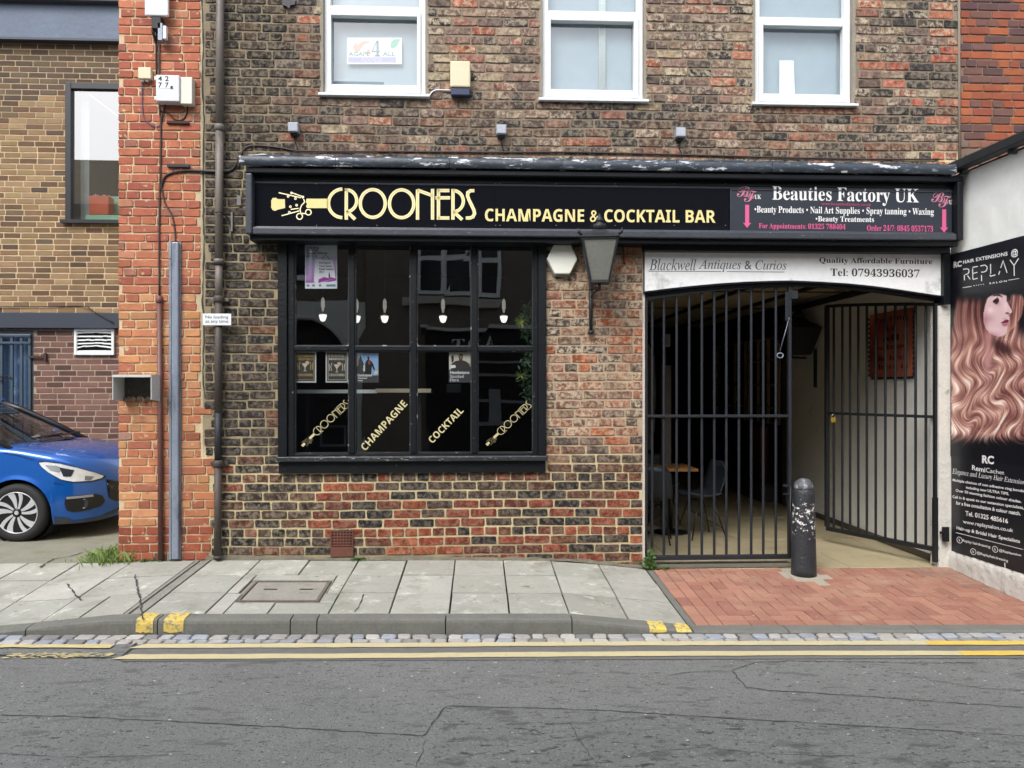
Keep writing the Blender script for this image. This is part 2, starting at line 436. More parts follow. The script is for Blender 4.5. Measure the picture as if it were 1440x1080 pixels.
# ================================================================== GROUND HEIGHTS
def roadz(X): return -.166-.012*max(-8, min(8, X))
def kerbh(X): return interp(X, [(-3.3, .012), (-2.45, .1), (.65, .1), (1.5, .015)])
def zback(X):
    return interp(X, [(-6, .012), (-3, .02), (-2.3, .03), (0, .004), (.8, -.012), (1.5, -.088), (2.6, -.098), (5, -.105)])
def zfront(X): return roadz(X)+kerbh(X)+.004
def pavz(X, Y): return lerp(zback(X), zfront(X), min(1, max(0, -Y/1.38)))

# ================================================================== SURFACES OF THE STREET
def tile(B, poly, zf, th=.045, bev=.004, dz=0, smooth=False):
    n = len(poly); cx = sum(p[0] for p in poly)/n; cy = sum(p[1] for p in poly)/n
    def ins(p, d):
        vx, vy = cx-p[0], cy-p[1]; q = math.hypot(vx, vy); return (p[0]+vx/q*d, p[1]+vy/q*d)
    top = [ins(p, bev*1.4) for p in poly]
    v = [(p[0], p[1], zf(*p)+dz-th) for p in poly]+[(p[0], p[1], zf(*p)+dz-bev) for p in poly]+[(p[0], p[1], zf(*p)+dz) for p in top]
    f = []
    for i in range(n):
        j = (i+1) % n; f += [(i, j, j+n, i+n), (i+n, j+n, j+2*n, i+2*n)]
    f.append(tuple(range(2*n, 3*n))); B.add(v, f, smooth)
def jrect(x0, x1, y0, y1, g, j=.0, rg=R):
    q = lambda: rg.uniform(-j, j)
    return [(x0+g+q(), y0+g+q()), (x1-g+q(), y0+g+q()), (x1-g+q(), y1-g+q()), (x0+g+q(), y1-g+q())]
SLAB = mat('concrete_slab', C(172, 172, 162), obcol='plain', rough=.9, spec=.2, var=.13, vscale=3, bump=.35, bscale=130, patch=[(C(134, 132, 118), 2.6, .52, .2), (C(206, 204, 194), 6, .58, .14), (C(104, 102, 92), 46, .66, .05), (C(118, 116, 106), 11, .62, .08)])
KERB = mat('kerb_concrete', C(124, 124, 117), rough=.92, spec=.2, var=.2, vscale=5, bump=.4, bscale=120, patch=[(C(96, 96, 90), 3, .56, .2)])
BED = mat('sandy_joint', C(36, 34, 30), rough=1, var=.3, vscale=14, bump=.5, bscale=100)
ASPH = mat('worn_asphalt', C(128, 129, 126), rough=.92, spec=.2, var=.16, vscale=1.6, bump=1.0, bscale=70, patch=[(C(112, 112, 109), .9, .5, .25), (C(150, 150, 147), 75, .58, .06), (C(72, 72, 70), 60, .575, .06), (C(72, 72, 70), 19, .60, .05, (.7, 1.8, 1)), (C(100, 100, 98), 9, .56, .08, (.6, 1.6, 1))])
ASPH2 = mat('gutter_asphalt', C(122, 120, 117), rough=.9, spec=.25, var=.15, vscale=2, bump=.8, bscale=120, patch=[(C(130, 130, 128), 170, .58, .06)])
CRK = mat('crack_dark', C(70, 70, 68), rough=1, var=.3, vscale=20)
SETT = mat('granite_sett', obcol='plain', rough=.75, spec=.4, var=.2, vscale=25, bump=.4, bscale=90)
PAVE = mat('red_block_paver', obcol='plain', rough=.9, spec=.2, var=.14, vscale=7, bump=.35, bscale=140, patch=[(C(172, 140, 118), 1.8, .52, .2), (C(206, 168, 148), 50, .62, .08)])
YELO = mat('faded_yellow_line', C(206, 194, 152), rough=.8, spec=.2, var=.1, vscale=6, bump=.4, bscale=120, patch=[(C(120, 118, 108), 60, .66, .05), (C(190, 178, 138), 6, .5, .2), (C(140, 136, 120), 20, .62, .1)])
YELN = mat('fresh_yellow_line', C(220, 188, 92), rough=.75, spec=.2, var=.1, vscale=6, bump=.3, bscale=120, patch=[(C(150, 120, 60), 30, .66, .08)])
YELW = mat('worn_yellow_line', C(205, 190, 140), rough=.8, spec=.2, var=.1, bump=.4, bscale=120)
FORE = mat('mossy_concrete', C(140, 138, 122), rough=.95, var=.2, vscale=3, bump=.5, bscale=60, patch=[(C(104, 110, 78), 2.5, .55, .2), (C(165, 160, 148), 6, .62, .15)])
FLAG = mat('buff_flagstone', C(176, 164, 132), rough=.6, spec=.4, var=.14, vscale=3, bump=.2, bscale=60, patch=[(C(140, 126, 92), 1.8, .55, .2)])

# base ground and road
g = MB(); g.add([(-120, -120, -.75), (120, -120, -.75), (120, 120, -.75), (-120, 120, -.75)], [(0, 1, 2, 3)])
tag(g.build('ground', mat('earth', C(90, 88, 80), rough=1), None), kind='structure')
road = thing('road', None, None, kind='structure')
rx = [-34, -8, -6, -4, -2, 0, 2, 4, 6, 8, 34]
def road_strip(y0, y1, dz=0, name='carriageway', m=ASPH, x0=-34, x1=34):
    b = MB(); xs = [x0]+[x for x in rx if x0 < x < x1]+[x1]
    k = [(x, y, roadz(x)+dz) for x in xs for y in (y0, y1)]
    b.add(k, [(2*i, 2*i+2, 2*i+3, 2*i+1) for i in range(len(xs)-1)]); return b.build(name, m, road)
road_strip(-7.6, -1.70)
road_strip(-2.02, -1.69, .004, 'gutter_strip', ASPH2, FX(172, -2.0), 34)
road_strip(-1.70, -1.38, -.05, 'sett_bed', BED)
def crack(pts, w=.012, dz=.003, par=road, zf=None, name='crack', seed=0, m=CRK):
    """an irregular open joint as a thin dark ribbon lying in the surface"""
    rg = random.Random(seed); P = []
    for (a, b) in zip(pts, pts[1:]):
        n = max(2, int(math.dist(a, b)/.035))
        for i in range(n): P.append((lerp(a[0], b[0], i/n)+rg.uniform(-.006, .006), lerp(a[1], b[1], i/n)+rg.uniform(-.006, .006)))
    P.append(pts[-1]); v = []; f = []
    for i, p in enumerate(P):
        a = P[max(0, i-1)]; b = P[min(len(P)-1, i+1)]; d = (b[0]-a[0], b[1]-a[1]); q = math.hypot(*d) or 1
        ww = w*rg.uniform(.3, 1.1)/2; nn = (-d[1]/q*ww, d[0]/q*ww)
        for s in (1, -1):
            X, Y = p[0]+s*nn[0], p[1]+s*nn[1]; v.append((X, Y, (zf(X, Y) if zf else roadz(X))+dz))
        if i: f.append((2*i-2, 2*i-1, 2*i+1, 2*i))
    b = MB(); b.add(v, f); return b.build(name, m, par)
def gpt(px, py, zz=None):                    # photo pixel -> X,Y on the road
    z = -.17
    for _ in range(4):
        d = ray(px, py); t = (z-CH)/d[2]; X, Y = d[0]*t, -CD+d[1]*t; z = roadz(X) if zz is None else zz
    return (X, Y)
for i, pl in enumerate([
    [(0, 1006), (120, 1009), (260, 1016), (360, 1021), (470, 1028), (596, 1035)], [(596, 1036), (612, 1012), (628, 993), (742, 996), (860, 1000), (960, 1007), (1120, 1016), (1260, 1024), (1440, 1036)],
    [(1030, 943), (1062, 932), (1110, 930), (1200, 931), (1300, 933), (1372, 932)], [(1030, 943), (1048, 967), (1080, 971), (1190, 978), (1330, 988), (1440, 995)],
    [(940, 950), (975, 945), (1028, 945)], [(840, 1080), (802, 1020)], [(900, 1060), (985, 1052), (1100, 1062), (1200, 1064)],
    [(1260, 945), (1310, 957), (1380, 968), (1440, 972)], [(600, 1040), (585, 1080)], [(0, 1060), (110, 1066), (240, 1062)]]):
    pts = [gpt(*p) for p in pl]
    if i == 4: pts[-1] = gpt(1028, 944)
    crack(pts, .009 if i < 4 else .005, seed=i)
crack([gpt(0, 922), gpt(60, 925), gpt(170, 926), gpt(192, 905)], .022, .006, seed=31)
# repair patch with its own height
def patchpoly(pts, dz, m, name):
    P = [gpt(*p) for p in pts]; b = MB(); b.add([(x, y, roadz(x)+dz) for x, y in P], [tuple(t) for t in tris_in(P)]); return b.build(name, m, road)
patchpoly([(628, 994), (742, 997), (960, 1008), (1260, 1025), (1600, 1045), (1600, 1200), (560, 1200)], .0015, mat('patch_asphalt', C(120, 121, 118), rough=.92, var=.18, vscale=2, bump=1, bscale=60, patch=[(C(150, 150, 147), 70, .58, .06), (C(64, 64, 62), 48, .57, .06), (C(62, 62, 60), 15, .575, .05, (.7, 1.9, 1)), (C(84, 84, 82), 7, .54, .1, (.6, 1.6, 1))]), 'repair_patch')
# double yellow lines
def yline(x0, x1, y0, y1, m, slant=0, dz=.009, seed=1, ragged=.004):
    rg = random.Random(seed); n = max(2, int((x1-x0)/.12)); v = []; f = []
    for i in range(n+1):
        X = lerp(x0, x1, i/n)
        for k, Y in enumerate((y0, y1)):
            XX = X+(slant*(1 if k == 0 else 0) if i == 0 else 0); yy = Y+rg.uniform(-ragged, ragged)+.012*math.sin(X*.9)
            v.append((XX, yy, roadz(XX)+dz))
        if i: f.append((2*i-2, 2*i, 2*i+1, 2*i-1))
    b = MB(); b.add(v, f); return b.build('yellow_line', m, road)
xr = FX(1305, -1.75)
yline(FX(200, -1.74)+.02, xr, -1.785, -1.705, YELO, -.08); yline(FX(182, -1.93), xr+.1, -1.985, -1.90, YELO, -.08, seed=2)
yline(xr, 12, -1.785, -1.705, YELN, 0, .010, 3); yline(xr+.1, 12, -1.985, -1.90, YELN, 0, .010, 4)
yline(-9, FX(160, -1.74), -1.775, -1.715, YELW, 0, .009, 5, .01)
rg = random.Random(5)
b = MB()
for i in range(150):
    X = rg.uniform(FX(16, -1.9), FX(160, -1.9)); Y = rg.gauss(-1.92, .022); r = rg.uniform(.004, .02)
    pts = [(X+r*rg.uniform(.5, 1)*math.cos(a*1.05)*1.5, Y+r*rg.uniform(.5, 1)*math.sin(a*1.05)*.7) for a in range(6)]
    b.add([(p[0], p[1], roadz(p[0])+.009) for p in pts], [tuple(range(6))])
tag(b.build('worn_line_flakes', YELW, road), kind='stuff')
b = MB()
for i in range(240):                          # small pale chips and gum in the asphalt
    X = rg.uniform(-4.5, 4.6); Y = rg.uniform(-3.6, -2.0) if i % 3 else rg.uniform(-2.6, -2.0); r = rg.uniform(.0015, .006)
    b.add([(X+r*1.6*math.cos(a), Y+r*math.sin(a), roadz(X)+.004+.003*(a == 9)) for a in range(6)], [tuple(range(6))])
tag(b.build('grit', mat('pale_grit', C(200, 198, 192), rough=.9), road), kind='stuff')

# kerb stones
kerb = thing('kerb', None, None, kind='structure')
kj = [-9, -8, -7, -6.1, -5.2, -4.25, FX(43, -1.45), FX(222, -1.45)+.02, FX(411, -1.45), FX(448, -1.45), FX(627, -1.45), FX(803, -1.45), FX(972, -1.45), FX(1105, -1.45), FX(1285, -1.45), 4.35, 5.3, 6.3, 7.3]
for a, c in zip(kj, kj[1:]):
    b = MB(); n = max(1, int((c-a)/.15)); g_ = .004
    v = []; f = []
    for i in range(n+1):
        X = lerp(a+g_, c-g_, i/n); h = zfront(X)
        prof = [(-1.385, h-.25), (-1.385, h), (-1.49, h-.004), (-1.503, h-.012), (-1.508, h-.03 if kerbh(X) > .05 else h-.016), (-1.512, roadz(X)-.08)]
        v += [(X, y, z) for y, z in prof]
        if i: f += [(6*(i-1)+k, 6*i+k, 6*i+k+1, 6*(i-1)+k+1) for k in range(5)]
    f += [tuple(range(6)), tuple(range(6*n+5, 6*n-1, -1))]
    b.add(v, f); b.build('kerb_stone', KERB, kerb)
# yellow paint daubs on the kerb
def daub(x0, x1, name='kerb_mark', m=YELN, top=True, seed=1, face=True):
    rg = random.Random(seed); b = MB(); n = 7; v = []; f = []
    for i in range(n+1):
        X = lerp(x0, x1, i/n); h = zfront(X); e = rg.uniform(0, .03)
        prof = ([(-1.36-e, h+.004), (-1.43, h+.003), (-1.49, h-.001)] if top else [(-1.44, h+.002), (-1.47, h+.002), (-1.49, h-.001)])
        prof += [(-1.506, h-.010), (-1.5125, h-.032 if kerbh(X) > .05 else h-.014)]
        prof += [(-1.5145, (roadz(X)+rg.uniform(.01, .025)) if kerbh(X) > .05 else roadz(X)+.01)]
        v += [(X, y, z) for y, z in prof]
        if i: f += [(6*(i-1)+k, 6*i+k, 6*i+k+1, 6*(i-1)+k+1) for k in range(5)]
    b.add(v, f); return b.build(name, m, kerb)
YP = mat('kerb_yellow', C(216, 188, 98), rough=.8, var=.15, bump=.4, patch=[(C(150, 140, 105), 22, .54, .06), (C(130, 130, 122), 30, .58, .03)])
daub(FX(192, -1.5), FX(216, -1.5), m=YP, seed=3); daub(FX(231, -1.5), FX(259, -1.5), m=YP, seed=8)
YP2 = mat('kerb_yellow_thin', C(228, 200, 96), rough=.8, var=.15, bump=.4, patch=[(C(140, 140, 132), 30, .52, .05)])
daub(FX(913, -1.5), FX(937, -1.5), m=YP2, seed=5); daub(FX(951, -1.5), FX(972, -1.5), m=YP2, seed=6)

# granite setts, two rows along the kerb
chan = thing('sett_channel', None, None, kind='structure')
rg = random.Random(21)
for row, (y0, y1) in enumerate(((-1.607, -1.516), (-1.70, -1.612))):
    X = -5.2+row*.05
    while X < 5.0:
        w = rg.uniform(.088, .128); h = rg.uniform(.003, .008)
        P = [(X+.007, y0+.006), (X+w-.008, y0+.005), (X+w-.006, y1-.006), (X+.006, y1-.005)]; sk_ = rg.uniform(-.008, .008); P = [(a+(sk_ if i < 2 else -sk_), c) for i, (a, c) in enumerate(P)]
        P8 = []
        for i in range(4):
            p, q, o = P[i], P[(i+1) % 4], P[i-1]
            P8 += [(p[0]+(o[0]-p[0])*.11, p[1]+(o[1]-p[1])*.11), (p[0]+(q[0]-p[0])*.11, p[1]+(q[1]-p[1])*.11)]
        P8 = [(a+rg.uniform(-.004, .004), c+rg.uniform(-.004, .004)) for a, c in P8]
        b = MB(); tile(b, P8, lambda x, y: roadz(x), .06, .006, h, False)
        o = b.build('sett', SETT, chan); k = rg.uniform(.8, 1.12)
        c = rg.choice([C(188, 186, 182), C(176, 176, 175), C(194, 190, 183), C(166, 170, 178), C(178, 172, 166), C(150, 148, 146)])
        o.color = tuple(x*k for x in c)+(1,); X += w

# footway slabs
pav = thing('pavement', None, None, kind='structure')
b = MB(); xs = [-9, -6, -4.5, -3.3, -3, -2.3, -1.2, 0, .65, .8, 1.5, 2.6, 4.3, 6, 8]
b.add([(x, y, pavz(x, y)-.02) for x in xs for y in (.0, -1.39)], [(2*i, 2*i+1, 2*i+3, 2*i+2) for i in range(len(xs)-1)]); b.build('bedding', BED, pav)
rg = random.Random(9)
def slab(x0, x1, y0, y1, g_=.0055, cl=None, poly=None, j=.002):
    b = MB(); P = poly or jrect(x0, x1, y0+.003, y1-.003, g_, j, rg)
    # subdivide long slabs so that they follow the fall
    tile(b, P, pavz, .03, .003, rg.uniform(-.003, .003)); o = b.build('paving_slab', SLAB, pav)
    k = rg.uniform(.94, 1.05); c = cl or rg.choice([C(174, 173, 163), C(170, 170, 160), C(177, 175, 166), C(166, 165, 155)])
    o.color = tuple(x*k for x in c)+(1,); return o
rows = [(-.455, -.012), (-.92, -.455), (-1.383, -.92)]
jx = [.222+.4195*k for k in range(-6, 4)]     # -2.295 .. 1.48
for (y0, y1) in rows:
    for a, c in zip(jx, jx[1:]):
        if y0 < -.5 and -1.95 < a < -1.2: continue
        slab(a, c, y0, y1)
jl = [-2.425, -2.97, -3.41, -3.83, -4.25, -4.67, -5.1, -5.5, -5.9, -6.3, -6.7]
for r_, (y0, y1) in enumerate(rows):
    for i, (c, a) in enumerate(zip(jl, jl[1:])):
        if r_ == 2 and i == 0: slab(a, -2.72, y0, y1); slab(-2.72, c, y0, y1); continue
        slab(a, c, y0, y1)
# slabs cut round the inspection cover
X0, X1 = jx[1], jx[3]
for (a, c, d, e) in ((X0, X0+.09, -.92, -.455), (X0+.09, X1-.1, -.60, -.455), (X1-.1, X1, -.92, -.455), (X0, X0+.12, -1.383, -.92), (X0+.12, X0+.42, -1.383, -1.13), (X0+.42, X1, -1.383, -1.15), (X1-.11, X1, -1.15, -.92)):
    slab(a, c, d, e)
cover = thing('inspection_cover', 'worn concrete filled inspection cover set in the grey pavement slabs', 'manhole cover', ((X0+X1)/2, -.87, pavz((X0+X1)/2, -.87)))
ca, cb, cc, cd = X0+.13, X1-.12, -1.11, -.62
b = MB(); tile(b, jrect(ca+.02, cb-.02, cc+.02, cd-.02, .004), pavz, .03, .003, -.004)
b.build('cover_plate', mat('cover_concrete', C(158, 154, 144), rough=.95, var=.2, vscale=6, bump=.6, bscale=110, patch=[(C(124, 116, 104), 14, .58, .1)]), cover)
fr_m = mat('rusty_frame', C(120, 112, 100), rough=.8, var=.3, bump=.4)
for q in ((ca-.003, cb+.003, cc, cc+.018), (ca-.003, cb+.003, cd-.018, cd), (ca, ca+.018, cc+.019, cd-.019), (cb-.018, cb, cc+.019, cd-.019)):
    b = MB(); tile(b, jrect(*q, 0), pavz, .03, .002, .001); b.build('frame_bar', fr_m, cover)
for kx in (ca+.12, cb-.2):
    b = MB(); tile(b, jrect(kx, kx+.1, -.84, -.825, 0), pavz, .004, .0005, .0015); b.build('key_slot', CRK, cover)
b = MB()
for q in ((X0+.095, X1-.105, cc-.03, cd+.03),): tile(b, jrect(*q, 0), pavz, .01, .002, -.012)
b.build('mortar_surround', mat('patch_mortar', C(158, 152, 140), rough=1, var=.3, vscale=12, bump=1, bscale=60), pav)
# drain channel from the downpipe across to the kerb
chn = thing('drain_channel', None, None, kind='structure')
for i, (a, c) in enumerate(((-.46, -.01), (-.93, -.462), (-1.384, -.932))):
    b = MB()
    for k in range(4):
        xa = -2.42+k*.03; tile(b, jrect(xa+.001, xa+.029, a, c, .0015), pavz, .03, .005, .002 if k in (0, 3) else (-.008 if k == 1 else -.003))
    b.build('channel_unit', mat('channel_concrete', C(150, 148, 138), rough=.9, var=.25, vscale=7, bump=.5, bscale=90), chn)
# strips of mortar fillet and cracks
for pl in ([(190, 812), (197, 845), (201, 868)], [(95, 820), (106, 832), (115, 840)]):
    pts = [gpt(*p, zz=-.02) for p in pl]; crack(pts, .016, .006, pav, pavz, seed=44)
crack([gpt(512, 838, -.04), gpt(508, 848, -.04), gpt(499, 861, -.05)], .010, .005, pav, pavz, seed=45)
# concrete edging between slabs and the block paving
b = MB()
for y0, y1 in ((-.68, -.0), (-1.383, -.684)):
    b = MB(); tile(b, jrect(1.484, 1.535, y0, y1, .001), pavz, .04, .004, .003); b.build('edging_stone', KERB, pav)

# red block paving in herringbone
blk = thing('block_paving', None, None, kind='structure')
b = MB(); b.add([(x, y, pavz(x, y)-.02) for x in (1.5, 2.6, 4.4, 5) for y in (.0, -1.39)], [(2*i, 2*i+1, 2*i+3, 2*i+2) for i in range(3)]); b.build('bedding', BED, blk)
rg = random.Random(4)
BX0, BX1, BY0, BY1 = 1.54, 4.42, -1.382, -.002
def paver(x0, x1, y0, y1):
    x0, x1, y0, y1 = max(x0, BX0), min(x1, BX1), max(y0, BY0), min(y1, BY1)
    if x1-x0 < .02 or y1-y0 < .02: return
    if x1 > 2.7 and x0 < 2.97 and y1 > -.31 and y0 < -.06:      # concrete square of the bollard
        if x0 >= 2.70 and x1 <= 2.97: return
        if x1-x0 > y1-y0:
            if x0 < 2.7: x1 = 2.695
            else: x0 = 2.965
        else:
            if y0 < -.31: y1 = -.315
            elif y1 > -.06: y0 = -.055
            else: return
        if x1-x0 < .02 or y1-y0 < .02: return
    b = MB(); tile(b, jrect(x0, x1, y0, y1, .0030, .0010, rg), pavz, .03, .003, rg.uniform(-.0015, .0015)); o = b.build('paver', PAVE, blk)
    k = rg.uniform(.93, 1.07); c = rg.choice([C(168, 122, 104), C(164, 116, 100), C(174, 128, 109), C(158, 112, 97)])
    if x0 > 3.85-.6*(y0+.3): c = tuple(lerp(p, q, .45) for p, q in zip(c, C(130, 112, 100)))
    o.color = tuple(x*k for x in c)+(1,)
y = BY0
while y < BY1: paver(BX0, BX0+.10, y, y+.2); paver(BX0+.10, BX0+.20, y, y+.2); y += .2
x = BX0+.2
while x < BX1: paver(x, x+.2, BY0, BY0+.1); x += .2
S_ = .1; OX, OY = BX0+.2, BY0+.1
cells = {}
for i in range(-2, 30):
    for j in range(-2, 16):
        k = (i-j) % 4
        if k == 0: cells[(i, j)] = ('h')
        elif k == 3: cells[(i, j)] = ('v')
for (i, j), t in cells.items():
    x0, y0 = OX+i*S_, OY+j*S_
    if t == 'h': x0_, x1_, y0_, y1_ = x0, x0+.2, y0, y0+.1
    else: x0_, x1_, y0_, y1_ = x0, x0+.1, y0-.1 if False else y0, y0+.2
    x0_ = max(x0_, OX); y0_ = max(y0_, OY)
    if x1_ <= x0_ or y1_ <= y0_: continue
    paver(x0_, x1_, y0_, y1_)
b = MB(); tile(b, [(2.5, -.46), (3.16, -.46), (3.16, -.004), (2.5, -.004)], pavz, .01, .002, -.006); b.build('mortar_bed', mat('pale_footing', C(176, 168, 152), rough=.95, var=.2, bump=.5), blk)
b = MB(); tile(b, [(2.69, -.315), (2.84, -.33), (2.975, -.31), (2.97, -.06), (2.70, -.06)], pavz, .03, .004, .002); b.build('bollard_footing', mat('pale_footing'), blk)
# threshold and passage floor
pas = thing('passage_floor', None, None, kind='structure')
def pz(x, y): return pavz(x, 0) if x > 1.5 else -.09
rg = random.Random(8)
b = MB(); b.add([(.6, .004, -.125), (4.3, .004, -.135), (4.3, 7.6, -.135), (.6, 7.6, -.125)], [(0, 1, 2, 3)]); b.build('bedding', BED, pas)
ys = [.004, .62, 1.3, 2.0, 2.7, 3.4, 4.2, 5, 5.8, 6.6, 7.5]
for r_, (y0, y1) in enumerate(zip(ys, ys[1:])):
    x = 1.43-(.35 if r_ % 2 else 0)
    while x < 4.2:
        w = rg.uniform(.55, .8); x1 = min(x+w, 4.26)
        if 4.26-x1 < .2: x1 = 4.26
        b = MB(); tile(b, jrect(max(x, 1.42 if r_ == 0 else x), x1, y0, y1, .004, .003, rg), lambda a, c: -.098-.003*(a-2), .03, .003, rg.uniform(-.002, .002))
        o = b.build('flagstone', FLAG, pas); x = x1
b = MB(); tile(b, jrect(1.45, FX(1113)+.02, .02, .14, 0), lambda a, c: -.1, .03, .004, .04); b.build('threshold_step', mat('threshold_concrete', C(120, 116, 104), rough=.9, var=.2, bump=.4), pas)
# forecourt where the car stands
fo = thing('forecourt', None, None, kind='structure')
b = MB(); ny = 12; X = [-8, -6, -5, -4, -3.1]; Yv = [0.001, .3, .7, 1.2, 2, 3.8]
fz = lambda x, y: interp(y, [(0, .012), (1.0, -.05), (4, -.06)])
b.add([(x, y, fz(x, y)) for x in X for y in Yv], [(i*6+j, (i+1)*6+j, (i+1)*6+j+1, i*6+j+1) for i in range(4) for j in range(5)])
b.build('concrete_surface', FORE, fo)
crack([gpt(118, 773, -.0), gpt(98, 781, .0), gpt(76, 786, 0), gpt(57, 800, 0)], .018, .004, fo, fz, seed=51)

# ================================================================== THE BRICK BAR BUILDING
bar = thing('bar_building', 'brown brick building with black shopfront window and white windows above the long black fascia', 'building', (0, .1, 0))
WX0, WX1 = FX(290), FX(1347)
SHW = (FX(393), FX(766), FZ(580, 664), FZ(580, 328)+.02)         # shop window opening
PAS = (FX(903), FX(1337)+.2, -.3, FZ(903, 343)+.02)
UPW = []
for (a, c, bot) in ((452, 601, 137), (760, 908, 144), (1059, 1201, 150)):
    UPW.append((FX(a), FX(c), FZ((a+c)/2, bot), 5.42))
FASC = (FX(350), 4.4, 2.80, 3.42)
ops = [SHW, PAS]+UPW
def noisef(x, y, s): return mnoise.noise(Vector((x*s, y*s, 3.3)))
def bar_tint(px, py):
    left = C(150, 138, 114); up = C(148, 134, 116); low = C(214, 198, 158); pier = C(196, 174, 148)
    c = up if py < 225 else low
    if px < 395: c = tuple(lerp(p, q, .8) for p, q in zip(c, left)) if py < 640 else low
    elif px > 760 and py < 640 and py > 330: c = pier
    k = 1+noisef(px, py, .02)*.25
    if py > 775: c = tuple(x*.62 for x in c)
    return tuple(x*k for x in c)
UP = [((126, 104, 94), 5), ((138, 112, 100), 4), ((108, 92, 86), 4), ((144, 126, 106), 3), ((88, 78, 74), 3), ((172, 108, 86), 1.2), ((66, 63, 64), 1.8), ((158, 142, 118), 1.5), ((150, 104, 90), 2)]
UPLOW = [((88, 76, 70), 4), ((102, 82, 72), 4), ((66, 62, 62), 4), ((122, 88, 74), 2), ((142, 92, 74), 1)]
DARK = [((62, 58, 55), 5), ((72, 64, 58), 4), ((50, 48, 48), 4), ((86, 72, 62), 1.5)]
LOW = [((80, 66, 60), 5), ((102, 70, 58), 4), ((52, 50, 52), 4), ((116, 76, 58), 2.5), ((134, 70, 54), 1)]
RED = [((136, 68, 52), 5), ((150, 80, 58), 4), ((52, 48, 50), 4), ((106, 60, 50), 3), ((160, 90, 64), 1)]
PIER = [((158, 108, 86), 4), ((138, 104, 88), 4), ((118, 98, 86), 3), ((176, 104, 70), 2), ((160, 128, 106), 3), ((88, 76, 70), 3)]
def bar_col(px, py, rg, hd):
    if py < 225:
        f = max(0, min(1, (px-390)/130+noisef(px, py, .02)*.8))
        low_ = 1 if (145 < py) else 0
        if rg.random() > f and px < 520: return pick(rg, DARK if px < 400 else UPLOW), .25
        if low_ and rg.random() < .7: return pick(rg, UPLOW), .35
        if px > 1225 and py > 60 and rg.random() < .3: return pick(rg, [((172, 96, 78), 2), ((70, 66, 64), 2), ((186, 108, 84), 1)]), .3
        return pick(rg, UP), rg.uniform(.1, .85)
    if px > 760 and py < 655:
        if py > 610: return pick(rg, PIER+UPLOW), .35
        return pick(rg, PIER), rg.uniform(.4, 1)
    if px < 400 and py < 655: return pick(rg, DARK if px < 350 or rg.random() < .4 else LOW+DARK), .2
    if py > 690+noisef(px, 0, .01)*30 and px > 440:
        return pick(rg, RED if rg.random() < .75 else LOW), .2
    if px < 440: return pick(rg, DARK+LOW), .3
    return pick(rg, LOW), .22
zb_ = FZ(290, 786)-.02
def tooth(z):                                  # ragged joint with the red wall end
    px, py = 290, 546-(z-CH)*162
    random_ = random.Random(int(z/.078)*7+3)
    if py > 560: return FX(286+random_.choice([0, 4, 14, 16, 2])+ (10 if py > 640 else 0))
    return FX(289)
COURSE = .0797
lib1 = brick_lib(1, .213, COURSE-.013, 22, jit=.0042, rnd=.0075, bev=.003)
rows_ = lay(COURSE, .2255, WX0, WX1, zb_-.12, 5.75, .0155, ops+[FASC, (WX0-1, FX(340)+10, -9, -8)], 6, 2, 5, .005, left=tooth)
rows_ = [r for r in rows_ if r[1]-.03 > pavz(r[0], 0)-.03]
wallm = mortar_sheet('mortar_wall', WX0-.03, WX1+.004, -.35, 5.8, ops, bar_tint, bar, Y=0)
place_bricks(wallm, rows_, bar_col, lib1, .213, COURSE-.013, BRICK, 0, 300, seed=6, yj=.003)
b = MB(); b.box(WX0-.03, WX1, .02, 6, 5.81, 5.95); b.build('roof_coping', mat('coping_stone', C(150, 142, 130), rough=.9), bar)
# mortar fillet at the wall foot
b = MB(); v = []
xs = [lerp(WX0, FX(903), i/40) for i in range(41)]
rg = random.Random(2)
for x in xs:
    z = pavz(x, 0); h = rg.uniform(.012, .04); d = rg.uniform(.012, .03); v += [(x, -d, z+.001), (x, -.004, z+h)]
b.add(v, [(2*i, 2*i+2, 2*i+3, 2*i+1) for i in range(40)]); b.build('mortar_fillet', mat('dirty_mortar', C(128, 122, 106), rough=1, var=.35, vscale=10, bump=.8, patch=[(C(92, 100, 70), 8, .6, .1)]), bar)
# white painted edge of the passage jamb
b = MB(); b.box(FX(903)+.001, FX(903)+.022, -.012, .2, -.09, PAS[3]); b.build('jamb_edge', mat('pale_jamb_paint', C(205, 196, 186), rough=.7, var=.2, bump=.3), bar)
b = MB(); b.box(FX(903)+.023, FX(903)+.05, .012, .25, -.09, PAS[3]); b.build('gate_jamb', BLKM, bar)

